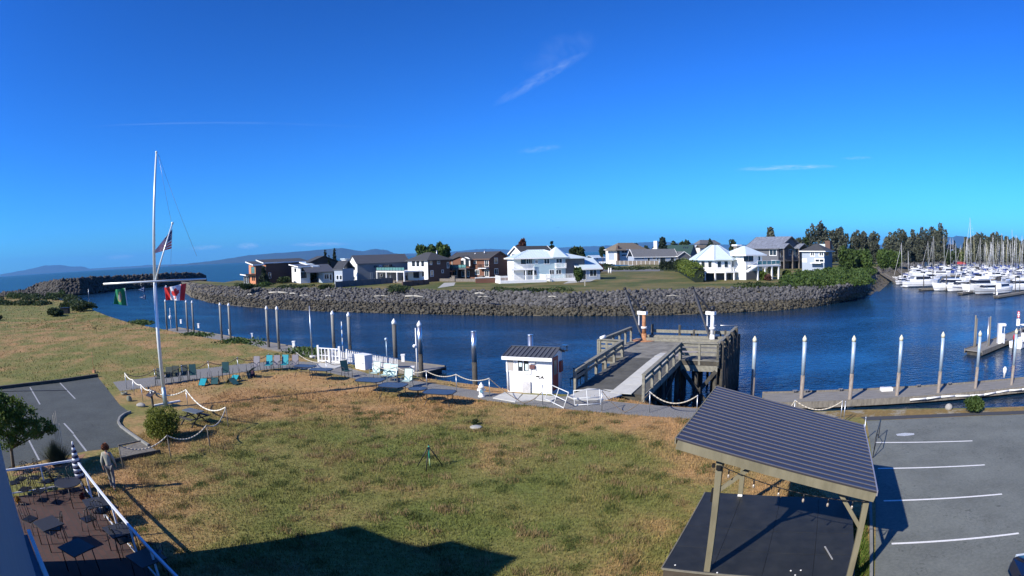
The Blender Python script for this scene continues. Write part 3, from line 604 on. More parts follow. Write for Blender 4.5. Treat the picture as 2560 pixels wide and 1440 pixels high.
class House:
    """frame at the nearest wall corner: x runs along the right hand wall (y=0), y along the left hand wall (x=0)"""
    def __init__(s, name, label, C, uL, uR, phi, z0=.4, cat='house', group='houses along the far bank', W=None, D=None, dist=None):
        s.z0 = z0; s.C = far(C[0], 640, dist) if dist else at(C[0], C[1], z0); s.C.z = z0; s.phi = R(phi)
        s.root = thing(name, label, cat, s.C, s.phi, group)
        s.M = Matrix.Translation(s.C) @ Matrix.Rotation(s.phi, 4, 'Z'); s.Mi = s.M.inverted()
        s.W = W or s.solve(uR, 0); s.D = D or s.solve(uL, 1)
    def wp(s, x, y, z=0): return s.M @ Vector((x, y, z))
    def solve(s, u, ax):
        lo, hi = .3, 60; f = lambda t: proj(s.wp(t if ax == 0 else 0, t if ax else 0, 2))[0]
        inc = f(hi) > f(lo)
        if abs(f(hi)-f(lo)) < 2: return 8.0
        for _ in range(40):
            m = (lo+hi)/2
            if (f(m) < u) == inc: lo = m
            else: hi = m
        return min(lo, 40.0)
    def h(s, v, x=0, y=0): return zat(s.wp(x, y), v)-s.z0
    def on(s, face, u, v, off=0.0):
        """picture point -> (position along the wall, height) on face 'R' (y=off) or 'L' (x=off)"""
        o = s.Mi @ Vector((0, 0, H)); d = (s.Mi.to_3x3() @ ray(u, v))
        t = (off-o.y)/d.y if face == 'R' else (off-o.x)/d.x
        p = o+d*t; return (p.x if face == 'R' else p.y), p.z
    def part(s, name, mb, m, parent=None): return mb.build(name, m, parent or s.root)
    def rect(s, face, a0, a1, z0, z1, o0, o1):
        """box against a face from offset o0 to o1 (negative is outwards)"""
        b = MB(); return b.box(a0, a1, o0, o1, z0, z1) if face == 'R' else b.box(o0, o1, a0, a1, z0, z1)
    def win(s, face, u0, v0, u1, v1, off=0.0, fr=TRIMW, gl=None, t=.12, n=1, name='window', lab=None):
        a0, z1 = s.on(face, u0, v0, off); a1, z0 = s.on(face, u1, v1, off)
        if a0 > a1: a0, a1 = a1, a0
        if z0 > z1: z0, z1 = z1, z0
        return s.winl(face, a0, a1, z0, z1, off, fr, gl, t, n, name, lab)
    def winl(s, face, a0, a1, z0, z1, off=0.0, fr=TRIMW, gl=None, t=.12, n=1, name='window', lab=None):
        b = MB(); F = (lambda *q: b.box(q[0], q[1], off-.06, off-.003, q[2], q[3])) if face == 'R' else (lambda *q: b.box(off-.06, off-.003, q[0], q[1], q[2], q[3]))
        F(a0-t, a1+t, z1, z1+t); F(a0-t, a1+t, z0-t, z0); F(a0-t, a0, z0, z1); F(a1, a1+t, z0, z1)
        for k in range(1, n): c = a0+(a1-a0)*k/n; F(c-t*.3, c+t*.3, z0, z1)
        w = s.part(name, b, fr)
        if lab: w['label'] = lab
        s.part('pane', s.rect(face, a0, a1, z0, z1, off-.02, off-.004), gl or GLASS, w); return w
    def walls(s, h, m, x0=0, x1=None, y0=0, y1=None, z0=-1.0, name='wall', gable=None, zr=None, ext=None):
        x1 = s.W if x1 is None else x1; y1 = s.D if y1 is None else y1; b = MB()
        b.box(x0, x1, y0, y1, z0, h)
        if gable == 'x':   # ridge along x, gable ends at x0 and x1
            for xx in ((x0, x0+.25), (x1-.25, x1)):
                P = [(xx[0], y0, h), (xx[0], y1, h), (xx[0], (y0+y1)/2, zr)]; Q = [(xx[1], p[1], p[2]) for p in P]; b.mesh(P+Q, [(0,2,1),(3,4,5),(0,1,4,3),(1,2,5,4),(2,0,3,5)])
        if gable == 'y':
            for yy in ((y0, y0+.25), (y1-.25, y1)):
                P = [(x0, yy[0], h), (x1, yy[0], h), ((x0+x1)/2, yy[0], zr)]; Q = [(p[0], yy[1], p[2]) for p in P]; b.mesh(P+Q, [(0,1,2),(3,5,4),(0,3,4,1),(1,4,5,2),(2,5,3,0)])
        return s.part(name, b, m)
    def gable(s, ze, zr, m, axis='x', ov=.5, x0=0, x1=None, y0=0, y1=None, t=.18, fascia=None, seams=0, name='roof'):
        x1 = s.W if x1 is None else x1; y1 = s.D if y1 is None else y1; b = MB(); sm = MB()
        if axis == 'x':
            c = (y0+y1)/2; sl = (zr-ze)/(c-y0); lo = ze-sl*ov; X0, X1 = x0-ov, x1+ov
            b.slab((X0, y0-ov, lo+t), (X1, y0-ov, lo+t), (X1, c, zr+t), (X0, c, zr+t), t); b.slab((X1, y1+ov, lo+t), (X0, y1+ov, lo+t), (X0, c, zr+t), (X1, c, zr+t), t)
            for k in range(seams+1 if seams else 0):
                x = X0+(X1-X0)*k/seams; sm.beam((x, y0-ov, lo+t+.03), (x, c, zr+t+.03), .06, .07); sm.beam((x, y1+ov, lo+t+.03), (x, c, zr+t+.03), .06, .07)
            ends = [((X, y0-ov, lo), (X, c, zr)) for X in (X0, X1)]+[((X, y1+ov, lo), (X, c, zr)) for X in (X0, X1)]; eaves = [((X0, y0-ov, lo), (X1, y0-ov, lo))]
        else:
            c = (x0+x1)/2; sl = (zr-ze)/(c-x0); lo = ze-sl*ov; Y0, Y1 = y0-ov, y1+ov
            b.slab((x0-ov, Y1, lo+t), (x0-ov, Y0, lo+t), (c, Y0, zr+t), (c, Y1, zr+t), t); b.slab((x1+ov, Y0, lo+t), (x1+ov, Y1, lo+t), (c, Y1, zr+t), (c, Y0, zr+t), t)
            for k in range(seams+1 if seams else 0):
                y = Y0+(Y1-Y0)*k/seams; sm.beam((x0-ov, y, lo+t+.03), (c, y, zr+t+.03), .06, .07); sm.beam((x1+ov, y, lo+t+.03), (c, y, zr+t+.03), .06, .07)
            ends = [((x0-ov, Y, lo), (c, Y, zr)) for Y in (Y0, Y1)]+[((x1+ov, Y, lo), (c, Y, zr)) for Y in (Y0, Y1)]; eaves = [((x0-ov, Y0, lo), (x0-ov, Y1, lo))]
        r = s.part(name, b, m)
        if seams: s.part('seams', sm, m, r)
        if fascia:
            f = MB()
            for p, q in ends+eaves: f.beam(Vector(p)+Vector((0, 0, t*.4)), Vector(q)+Vector((0, 0, t*.4)), .12, t+.16)
            s.part('fascia', f, fascia, r)
        return r
    def hip(s, ze, zr, m, ov=.6, x0=0, x1=None, y0=0, y1=None, inset=None, t=.2, fascia=None, name='roof', ribs=None):
        x1 = s.W if x1 is None else x1; y1 = s.D if y1 is None else y1
        X0, X1, Y0, Y1 = x0-ov, x1+ov, y0-ov, y1+ov; b = MB(); w_ = X1-X0; d_ = Y1-Y0
        if w_ >= d_: i = inset or d_/2; A, B = (X0+i, (Y0+Y1)/2, zr), (X1-i, (Y0+Y1)/2, zr)
        else: i = inset or w_/2; A, B = ((X0+X1)/2, Y0+i, zr), ((X0+X1)/2, Y1-i, zr)
        c = [(X0, Y0, ze), (X1, Y0, ze), (X1, Y1, ze), (X0, Y1, ze)]; cb = [(p[0], p[1], ze-t) for p in c]
        V = c+cb+[A, B]
        F = [(0,1,9,8),(1,2,9),(2,3,8,9),(3,0,8)] if w_ >= d_ else [(0,1,8),(1,2,9,8),(2,3,9),(3,0,8,9)]
        F += [(4,7,6,5)]+[(j+4, (j+1) % 4+4, (j+1) % 4, j) for j in range(4)]
        b.mesh(V, F); r = s.part(name, b, m)
        if ribs:
            rb = MB()
            for p, q in ((c[0], A), (c[1], B if w_ >= d_ else A), (A, B)): rb.beam(p, q, .25, .12)
            n = 22
            for k in range(1, n):
                f = k/n; x = X0+w_*f
                if w_ >= d_: top = min(1, min(x-X0, X1-x)/i); rb.beam((x, Y0, ze+.02), (x, Y0+(d_/2)*top, ze+(zr-ze)*top+.02), .07, .09)
            s.part('seams', rb, ribs, r)
        if fascia: f = MB(); [f.beam(Vector(c[j])-Vector((0, 0, t/2)), Vector(c[(j+1) % 4])-Vector((0, 0, t/2)), .1, t+.1) for j in range(4)]; s.part('fascia', f, fascia, r)
        return r
    def rail(s, pts, z, h=1.0, m=WHITE, gap=.35, glass=None, name='railing', post=.09):
        b = MB(); g = MB()
        for p, q in zip(pts[:-1], pts[1:]):
            P = Vector((p[0], p[1], z)); Q = Vector((q[0], q[1], z)); L = (Q-P).length; n = max(1, int(L/(1.5 if glass else gap)))
            b.beam(P+Vector((0, 0, h)), Q+Vector((0, 0, h)), .11, .09); b.beam(P+Vector((0, 0, .12)), Q+Vector((0, 0, .12)), .08, .07)
            for k in range(n+1): w_ = post if (k % 5 == 0 or glass) else .05; a = P+(Q-P)*k/n; b.beam(a, a+Vector((0, 0, h)), w_)
            if glass: g.beam(P+Vector((0, 0, h*.55)), Q+Vector((0, 0, h*.55)), .02, h*.75)
        r = s.part(name, b, m)
        if glass: s.part('glass_panel', g, glass, r)
        return r
    def posts(s, pts, z0, z1, m=WHITE, w=.22):
        for p in pts: s.part('post', MB().box(p[0]-w/2, p[0]+w/2, p[1]-w/2, p[1]+w/2, z0, z1), m)

def shedroof(h, x0, x1, y0, y1, za, zb, m, fascia=None, t=.25, axis='y', name='roof'):
    """mono pitch: za at low x (axis x) or low y, zb at the far side"""
    z = (lambda x, y: za+(zb-za)*((x-x0)/(x1-x0) if axis == 'x' else (y-y0)/(y1-y0)))
    P = [(x0, y0, z(x0, y0)), (x1, y0, z(x1, y0)), (x1, y1, z(x1, y1)), (x0, y1, z(x0, y1))]
    r = h.part(name, MB().slab(*P, t), m)
    if fascia:
        f = MB(); 
        for a, b in ((P[0], P[1]), (P[3], P[0])): f.beam(Vector(a)-Vector((0, 0, t/2)), Vector(b)-Vector((0, 0, t/2)), .08, t+.08)
        h.part('fascia', f, fascia, r)
    return r
# --- 1 brown modern house at the tip
h = House('modern_house', 'brown modern house with orange panel ends and slanting flat roofs at the tip', q2(395, 645), q2(312, 0)[0], q2(480, 0)[0], 38)
z = h.h(q2(0, 403)[1]); h.walls(z, SIDE_BR); h.part('end_panel', h.rect('L', 0, h.D, -.5, z-.05, -.08, -.003), SIDE_OR)
shedroof(h, -1.0, h.W+.4, -.6, h.D+1.2, z+.05, z+1.1, SH_DARK, TRIMW)
h.win('L', *q2(335, 432), *q2(378, 508), off=-.08, fr=BLACKM, gl=TEAL); h.win('L', *q2(345, 545), *q2(360, 595), off=-.08, fr=BLACKM); h.win('L', *q2(366, 545), *q2(380, 595), off=-.08, fr=BLACKM)
h.part('canopy', h.rect('L', -.2, h.D+.3, 3.0, 3.2, -1.6, 0), BLACKM)
b0 = h.on('R', *q2(475, 600))[0]
yb = 7.0; xb = 5.5; zb = h.h(q2(0, 400)[1])+.2
h.walls(zb+.1, SIDE_BR, xb, xb+14.5, yb, yb+9, name='wing_wall'); h.part('end_panel', MB().box(xb-.08, xb-.003, yb, yb+6.5, -.5, zb), SIDE_OR)
shedroof(h, xb-1.2, xb+15.2, yb-.7, yb+9.6, zb+.2, zb+1.3, SH_DARK, TRIMW)
h.winl('L', yb+2, yb+4.2, zb-3.2, zb-.9, off=xb-.08, fr=BLACKM, gl=TEAL); h.winl('R', xb+.8, xb+1.6, 1.6, 3.2, off=yb, fr=TRIMW)
h.walls(2.7, SIDE_DG, -.5, 5, 8.5, 16.5, name='annex_wall'); shedroof(h, -1.6, 5.2, 7.9, 17.2, 2.9, 3.1, MET_G, TRIMW); h.winl('L', 9.2, 11.5, .2, 2.3, off=-.5, fr=TRIMW); h.winl('L', 12.4, 15.2, .2, 2.3, off=-.5, fr=TRIMW)
# --- 2 low white house
h = House('low_house', 'low white house with flat and metal roofs beside the brown modern house', q2(945, 632), q2(835, 0)[0], q2(1060, 0)[0], 34)
z = h.h(q2(0, 432)[1]); h.walls(z, SIDE_W); shedroof(h, -.8, 3.6, -.4, h.D+.8, z+.2, z+.9, MET_G, TRIMW); shedroof(h, 3.7, h.W+3, -.8, h.D+4, z+.1, z+1.5, MET_W, TRIMW)
h.win('L', *q2(868, 450), *q2(890, 490), fr=SIDE_GY); h.win('R', *q2(955, 445), *q2(1000, 480), fr=BLACKM); h.win('R', *q2(952, 500), *q2(1010, 560), fr=BLACKM)
h.walls(z+1.0, SIDE_BR, h.W+2, h.W+13, 10, 17, gable='y', zr=z+2.9, name='rear_wall'); h.gable(z+1.0, z+3.0, SH_DARK, 'y', .6, h.W+2, h.W+13, 10, 17)
# --- 3 metal roofed house
h = House('metal_roof_house', 'low house under a ribbed grey metal roof left of the white tower', q2(1222, 628), q2(1075, 0)[0], q2(1340, 0)[0], 30)
z = h.h(q2(0, 492)[1]); h.walls(z, SIDE_LB); h.gable(z, z+2.0, MET_G, 'x', .6, seams=26, x0=-4.5); h.win('R', *q2(1235, 520), *q2(1290, 575), n=2); h.win('R', *q2(1300, 520), *q2(1325, 590), name='door')
# --- 4 small grey blue house + white tower
h = House('blue_grey_house', 'narrow blue grey house with dark standing seam roof beside the white barn', q2(1462, 640), q2(1358, 0)[0], q2(1462, 0)[0], 60, W=4.5)
z = h.h(q2(0, 455)[1]); h.walls(z, SIDE_LB); h.gable(z, h.h(q2(0, 362)[1], 2.2, 3), MET_G, 'y', .3, seams=14); h.win('L', *q2(1385, 535), *q2(1412, 585), n=1); h.win('L', *q2(1425, 535), *q2(1452, 585))
# --- 5 white barn shaped house
h = House('barn_house', 'long grey and white house with white gable and dark ribbed roof', q2(1648, 622), q2(1545, 0)[0], q2(2275, 0)[0], 31)
z = h.h(q2(0, 390)[1]); zr = h.h(q2(0, 296)[1], 0, h.D/2); h.walls(z, SIDE_GY, gable='x', zr=zr)
P = [(-.09, 0, -1), (-.09, h.D, -1), (-.09, h.D, z-.02), (-.09, h.D/2, zr-.02), (-.09, 0, z-.02)]; Q = [(-.004, p[1], p[2]) for p in P]
h.part('white_gable', MB().mesh(P+Q, [(0,1,2,3,4)[::-1],(5,6,7,8,9)]+[(i,(i+1)%5,(i+1)%5+5,i+5) for i in range(5)]), SIDE_W)
h.gable(z, zr, MET_G, 'x', .35, seams=40)
h.win('L', *q2(1582, 425), *q2(1613, 472), off=-.09, n=2); h.win('L', *q2(1585, 548), *q2(1612, 588), off=-.09, n=2)
x0 = -1.2; h.walls(zr-.9, SIDE_W, x0, 2.4, h.D-.3, h.D+4.6, name='tower_wall'); h.part('roof', MB().box(x0-.3, 2.7, h.D-.5, h.D+4.9, zr-.9, zr-.6), MET_W)
for zz in (.9, 3.3, 5.0):
    for yy in (h.D+.5, h.D+2.6): h.winl('L', yy, yy+1.1, zz, zz+(1.3 if zz < 5 else .8), off=x0, fr=SIDE_LB)
h.win('R', *q2(1955, 403), *q2(2072, 484), fr=SIDE_GY, gl=GLASS, n=5)
for X in (1858, 1880): h.win('R', *q2(X-12, 417), *q2(X+6, 436), fr=SIDE_DG)
h.win('R', *q2(1920, 412), *q2(1932, 428)); h.win('R', *q2(1810, 505), *q2(1828, 585), fr=SIDE_LB, gl=SIDE_GY, name='door'); h.win('R', *q2(1925, 520), *q2(1950, 545))
# --- 6 white and brown hip roofed house with posts
h = House('hip_roof_house', 'brown and white hip roofed house with a deck on tall white posts', q3(548, 615), q3(300, 0)[0], q3(812, 0)[0], 42)
z = h.h(q3(0, 347)[1]); zr = z+2.1; h.walls(z, SIDE_BR); h.part('white_wall', h.rect('L', 0, h.D, 0, z-.1, -.1, -.003), SIDE_W); h.hip(z, zr, SH_DARK, .7)
for a, b_ in ((347, 380), (402, 432), (462, 490)): h.win('L', *q3(a, 362), *q3(b_, 418), off=-.1, fr=BLACKM)
h.win('L', *q3(470, 485), *q3(497, 545), off=-.1); h.win('L', *q3(365, 485), *q3(430, 560), off=-.1, fr=BLACKM, n=2)
for a, b_, c, d_ in ((566, 357, 588, 400), (657, 350, 685, 390), (777, 377, 797, 440), (573, 477, 606, 543), (712, 470, 730, 500)): h.win('R', *q3(a, b_), *q3(c, d_), n=2 if c-a > 25 else 1)
yd1 = h.solve(q3(150, 0)[0], 1) if False else h.D+7.5
zd = h.h(q3(0, 470)[1]); h.part('deck', MB().box(-6.2, 0, 2.2, yd1, zd-.35, zd), WHITE)
h.rail([(-6.1, 2.3), (-6.1, yd1-.1), (0, yd1-.1)], zd, 1.0, BLACKM, glass=TEAL); h.posts([(-6, 2.5), (-6, yd1*.35), (-6, yd1*.68), (-6, yd1-.3), (-1.5, yd1-.3)], 0, zd-.3, w=.3)
h.part('patio', MB().box(-7.0, 0, -.5, yd1+.5, -.6, .35), STONE); h.part('chimney', MB().cyl((h.W*.75, h.D*.35, z+.6), (h.W*.75, h.D*.35, z+2.6), .18), GALV)
# --- 7 red brown gabled house
h = House('gabled_house', 'red brown house with arched balcony gable and teal glass railing', q3(1302, 590), q3(800, 0)[0], q3(1533, 0)[0], 55)
z = h.h(q3(0, 328)[1]); zr = h.h(q3(0, 245)[1], h.W/2, 0); h.walls(z, SIDE_RB, gable='y', zr=zr); h.gable(z, zr, SH_DARK, 'y', .5, fascia=SIDE_BR)
for a in ((1357, 322, 1397, 382), (1360, 455, 1402, 515)): h.win('R', *q3(*a[:2]), *q3(*a[2:]), n=2)
yA = h.on('L', *q3(1095, 400))[0]; yB = h.on('L', *q3(885, 400))[0]; zc = h.h(q3(0, 300)[1], 0, (yA+yB)/2)
h.walls(z, SIDE_RB, -1.6, .2, yA, yB, name='bay_wall', z0=3.1)
b = MB(); P = [(-1.6, yA, z), (-1.6, yB, z), (-1.6, (yA+yB)/2, zc)]; Q = [(-1.3, p[1], p[2]) for p in P]; b.mesh(P+Q, [(0,2,1),(3,4,5),(0,1,4,3),(1,2,5,4),(2,0,3,5)]); h.part('bay_gable', b, SIDE_RB)
b = MB(); c = (yA+yB)/2; lo = z-.15
b.slab((-2.1, yA-.6, lo), (4, yA-.6, lo), (4, c, zc+.2), (-2.1, c, zc+.2), .18); b.slab((4, yB+.6, lo), (-2.1, yB+.6, lo), (-2.1, c, zc+.2), (4, c, zc+.2), .18); h.part('bay_roof', b, SH_DARK)
a0, z0_ = h.on('L', *q3(1062, 420), -1.6); a1, _ = h.on('L', *q3(950, 420), -1.6); b = MB(); n = 10
pts = [(a0, z0_), (a0, z0_+1.6)]+[((a0+a1)/2-(a1-a0)/2*math.cos(math.pi*k/n)*-1*-1, z0_+1.6+.9*math.sin(math.pi*k/n)) for k in range(1, n)]+[(a1, z0_+1.6), (a1, z0_)]
P = [(-1.66, p[0], p[1]) for p in pts]; Q = [(-1.604, p[0], p[1]) for p in pts]; m_ = len(pts)
b.mesh(P+Q, [tuple(range(m_))]+[tuple(range(m_, 2*m_))[::-1]]+[(i, (i+1) % m_, (i+1) % m_+m_, i+m_) for i in range(m_)]); h.part('arch_panel', b, SIDE_W)
h.winl('L', a0+.5, a0+1.5, z0_+.1, z0_+1.8, off=-1.66, fr=BLACKM); h.winl('L', a0+2.3, a0+3.2, z0_+.1, z0_+1.5, off=-1.66, fr=BLACKM)
for q in ((1110, 332, 1135, 385), (1127, 467, 1170, 522), (1242, 347, 1285, 422), (1242, 470, 1290, 545), (1017, 482, 1050, 548), (840, 352, 888, 408), (842, 470, 890, 530), (960, 480, 990, 545)): h.win('L', *q3(*q[:2]), *q3(*q[2:]), n=2)
zd = h.h(q3(0, 442)[1], 0, c); yC = h.on('L', *q3(830, 430))[0]
h.part('deck', MB().box(-3.4, 0, yA-.3, yC, zd-.3, zd), SIDE_DG); h.rail([(-3.3, yA-.2), (-3.3, yC-.1), (0, yC-.1)], zd, 1.0, BLACKM, glass=TEAL)
y1_ = h.on('L', *q3(1290, 430))[0]; y2_ = h.on('L', *q3(1190, 430))[0]; h.part('balcony', MB().box(-1.3, 0, y1_, y2_, zd-.2, zd), SIDE_W); h.rail([(0, y1_), (-1.25, y1_), (-1.25, y2_), (0, y2_)], zd, .9, BLACKM, gap=.3)
h.posts([(-3.2, yA), (-3.2, yC-.2), (-3.2, c)], 0, zd-.3, STONE, .35)
for k, (x_, y_) in enumerate([(h.W*.3, h.D*.25), (h.W*.35, h.D*.5)]): h.part('roof_vent', MB().cyl((x_, y_, z+.8), (x_, y_, zr+.5-.5*k), .13), GALV)
gw = thing('garden_wall', 'low stone garden walls before the red brown gabled house', 'wall', h.wp(-9, 2, 0), h.phi)
MB().box(0, .5, -6, 22, -.8, .75).box(0, 7, -6.3, -5.8, -.8, .75).box(3, 3.5, 5, 12, -.8, .9).build('wall', STONE, gw)
for k, yy in enumerate((-6.2, 3, 12, 21.5)): MB().box(-.25, .75, yy-.5, yy+.5, -.8, 1.35).box(-.35, .85, yy-.6, yy+.6, 1.35, 1.5).build('pillar', STONE, gw)
ps = thing('patio_shed', 'small orange wooden garden shelter between the two brown houses', 'shelter', at(*q3(770, 600), .4), h.phi)
MB().box(0, .2, 0, .2, 0, 2.4).box(2.4, 2.6, 0, .2, 0, 2.4).box(0, .2, 2.4, 2.6, 0, 2.4).box(2.4, 2.6, 2.4, 2.6, 0, 2.4).box(0, 2.6, 0, 2.6, 0, 1.0).build('frame', SIDE_OR, ps); MB().box(-.4, 3, -.4, 3, 2.4, 2.6).build('roof', SIDE_OR, ps)
bl = MB(); p = at(*q3(1330, 625), .4); obt = thing('garden_wall', 'white capped low brown wall left of the white balcony fence', 'wall', p, R(12)); MB().box(-4, 4, 0, .4, -.6, 1.2).build('wall', SIDE_RB, obt); MB().box(-4.1, 4.1, -.1, .5, 1.2, 1.4).build('coping', WHITE, obt)
# --- 9 white gabled house behind the blue one
h = House('white_gabled_house', 'white gabled house with dark roof behind the blue and white house', q3(1700, 560), q3(1555, 0)[0], q3(2075, 0)[0], 34, dist=172)
z = h.h(q3(0, 262)[1], 0, 0); zr = h.h(q3(0, 182)[1], 0, h.D/2); h.walls(z, SIDE_W, gable='x', zr=zr); h.gable(z, zr, SH_DARK, 'x', .5, fascia=TRIMW); h.winl('L', h.D*.55, h.D*.82, z-1.3, z-.3, fr=SIDE_GY); h.winl('L', h.D*.5, h.D*.8, z-5, z-3.6, fr=SIDE_GY)
# --- 8 blue and white house
h = House('balcony_house', 'pale blue and white house with shiny hipped metal roof and white balconies', q3(1850, 608), q3(1625, 0)[0], q3(2235, 0)[0], 14, D=8.5)
z = h.h(q3(0, 318)[1]); zr = h.h(q3(0, 218)[1], h.W/3, h.D/2)
xl = -(at(*q3(1850, 608), .4)-at(*q3(1640, 608), .4)).length
h.walls(z, SIDE_BL); h.walls(z, SIDE_W, xl, 0, 1.8, h.D, name='left_wall'); h.hip(z, zr, MET_W, .7, x0=xl, ribs=MET_W, fascia=TRIMW)
xr = h.W; h.walls(z-.2, SIDE_DG, xr, xr+5.5, 1.0, h.D, name='right_wall'); h.hip(z-.2, zr-1.0, MET_W, .6, x0=xr-2, x1=xr+5.5, y0=.6)
h.part('turret_roof', MB().lathe([(4.0, z), (.05, zr+.7)], (h.W*.8, 2.5, 0), 6, False), MET_W)
for q in ((1972, 332, 2035, 390), (2040, 468, 2092, 520), (1862, 345, 1890, 385), (2118, 468, 2178, 516), (2120, 330, 2190, 378)): h.win('R', *q3(*q[:2]), *q3(*q[2:]), n=2)
h.win('R', *q3(1690, 330), *q3(1742, 388), off=1.8, fr=BLACKM); h.win('R', *q3(1752, 332), *q3(1836, 388), off=1.8, n=3); h.win('R', *q3(1722, 470), *q3(1760, 530), off=1.8); h.win('R', *q3(1768, 470), *q3(1830, 535), off=1.8, n=2); h.win('R', *q3(1845, 470), *q3(1880, 535), off=-.0)
zd = h.h(q3(0, 448)[1]); h.part('balcony', MB().box(xl-1.2, -.05, -.6, 1.78, zd-.3, zd), WHITE); h.rail([(xl-1.1, 1.7), (xl-1.1, -.5), (-.1, -.5)], zd, 1.05, WHITE, gap=.25); h.posts([(xl-1.0, -.4), (xl+2.4, -.4), (-.3, -.4)], 0, zd-.3)
h.part('balcony', MB().box(h.W*.66, h.W*.98, -1.2, 0, zd-.1, zd+.1), WHITE); h.rail([(h.W*.66, 0), (h.W*.66, -1.15), (h.W*.98, -1.15), (h.W*.98, 0)], zd+.1, 1.0, WHITE, gap=.25)
h.part('deck', MB().box(xl-5.2, 1.5, -5.5, -.05, -.4, .5), WHITE); h.rail([(xl-5.1, 0), (xl-5.1, -5.4), (xl+3.5, -5.4)], .5, 1.25, WHITE, gap=.22); h.rail([(xl+6.2, -5.4), (1.4, -5.4), (1.4, -.1)], .5, 1.25, WHITE, gap=.22)
h.part('deck', MB().box(3.0, h.W+2.5, -3.4, -.05, -.4, .6), WHITE); h.rail([(3.1, -.1), (3.1, -3.3), (h.W+2.4, -3.3), (h.W+2.4, -.1)], .6, 1.1, WHITE, gap=.22)
z5 = h.h(q3(0, 395)[1], h.W, 0)
shedroof(h, h.W+2.6, h.W+9.5, -1.5, 5.5, z5-1.2, z5+1.4, MET_W, TRIMW, axis='y'); h.walls(z5-1.3, SIDE_LB, h.W+3.2, h.W+9, -.8, 5, name='porch_wall'); h.winl('R', h.W+3.9, h.W+5.1, .2, 2.4, off=-.8, name='door'); h.winl('R', h.W+6.2, h.W+8, .9, 2.4, off=-.8, n=2)
# --- 10..14 rear row
h = House('white_bungalow', 'small white bungalow with bright roof behind the blue house shrubs', q4(175, 450), q4(85, 0)[0], q4(290, 0)[0], 40, group='houses behind the empty lot')
z = h.h(q4(0, 420)[1]); h.walls(z, SIDE_W); h.gable(z, z+1.8, MET_W, 'x', .5); h.winl('L', 2, 4, 1.2, 2.2); h.winl('R', 3, 5, 1, 2.2)
h = House('hip_roof_house', 'beige two storey house with tan hipped roofs across the empty lot', q4(410, 470), q4(298, 0)[0], q4(700, 0)[0], 28, group='houses behind the empty lot')
z = h.h(q4(0, 335)[1]); h.walls(z, SIDE_CR); h.hip(z, h.h(q4(0, 268)[1], h.W/2, h.D/2), SH_TAN, .8, fascia=TRIMW); h.win('L', *q4(325, 362), *q4(384, 440), fr=TRIMW, gl=SIDE_LB, name='garage_door'); h.win('R', *q4(455, 345), *q4(512, 368), n=2); h.part('chimney', MB().box(.3, 1.6, -.7, .1, 0, z+2.2), SIDE_BR)
h.win('R', *q4(455, 385), *q4(500, 400), n=2); h.hip(z-.5, h.h(q4(0, 287)[1], 2, 4), SH_TAN, .8, x0=-1.5, x1=6, y0=-1, y1=h.D*.7)
h = House('long_bungalow', 'long low house with slate roof and wooden fence across the empty lot', q4(580, 478), q4(520, 0)[0], q4(1010, 0)[0], 12, group='houses behind the empty lot')
z = h.h(q4(0, 405)[1]); h.walls(z, SIDE_LB); h.gable(z, h.h(q4(0, 335)[1], 0, h.D/2), SH_GREY, 'x', .6, fascia=TRIMW)
for q in ((655, 415, 678, 430), (715, 412, 738, 448), (765, 412, 800, 430), (810, 418, 825, 445), (840, 415, 895, 460), (945, 410, 980, 455)): h.win('R', *q4(*q[:2]), *q4(*q[2:]))
h.walls(z, SIDE_DG, h.W-.5, h.W+7, -2.5, 6, gable='y', zr=z+2.2, name='porch_wall'); h.gable(z, z+2.3, SH_GREY, 'y', .6, h.W-.5, h.W+7, -2.5, 6, fascia=TRIMW); h.winl('R', h.W+1, h.W+2.4, 0, 2.3, off=-2.5, name='door'); h.winl('R', h.W+3.4, h.W+5.6, .8, 2.2, off=-2.5, n=2)
h.part('chimney', MB().box(h.W*.5, h.W*.5+1.2, h.D*.7, h.D*.7+1, z, z+3.6), WHITE)
h = House('green_roof_house', 'dark house with steep green metal roof and skylights in the rear row', q4(1140, 460), q4(800, 0)[0], q4(1210, 0)[0], 50, dist=430, group='houses behind the empty lot')
z = h.h(q4(0, 385)[1]); zr = h.h(q4(0, 290)[1], h.W/2, 0); h.walls(z, SIDE_DG, gable='y', zr=zr); r_ = h.gable(z, zr, SH_GRN, 'y', .5)
for k in range(3): yy = h.D*.12+k*1.5; h.part('skylight', MB().slab((h.W*.3, yy+1, (z+(zr-z)*.6)+.28), (h.W*.3, yy, (z+(zr-z)*.6)+.28), (h.W*.4, yy, (z+(zr-z)*.8)+.28), (h.W*.4, yy+1, (z+(zr-z)*.8)+.28), .1), GLASS)
h.winl('R', h.W*.3, h.W*.5, z-2.2, z-.9); h.winl('R', h.W*.6, h.W*.8, z-2.2, z-.9)
h = House('green_roof_house', 'small house with green roof and white chimney in the rear row', q4(830, 460), q4(765, 0)[0], q4(880, 0)[0], 40, dist=440, group='houses behind the empty lot')
z = h.h(q4(0, 320)[1]); h.walls(z, SIDE_CR); h.gable(z, z+2.3, SH_GRN, 'x', .5); h.part('chimney', MB().box(-1.5, 3.0, .5, 3.5, z-1, z+5.0), WHITE)
h = House('grey_roof_house', 'distant grey roofed house above the dark trees of the rear row', q4(1240, 460), q4(1190, 0)[0], q4(1440, 0)[0], 25, dist=470, group='houses behind the empty lot')
z = h.h(q4(0, 278)[1]); h.walls(z, SIDE_LB); h.hip(z, h.h(q4(0, 240)[1], h.W/2, 4), SH_GREY, .8); h.winl('R', 3, 5, z-2, z-.8)
h = House('red_wall_house', 'small pinkish house half hidden by the dark spreading conifer', q4(1240, 460), q4(1200, 0)[0], q4(1330, 0)[0], 25, dist=455, group='houses behind the empty lot')
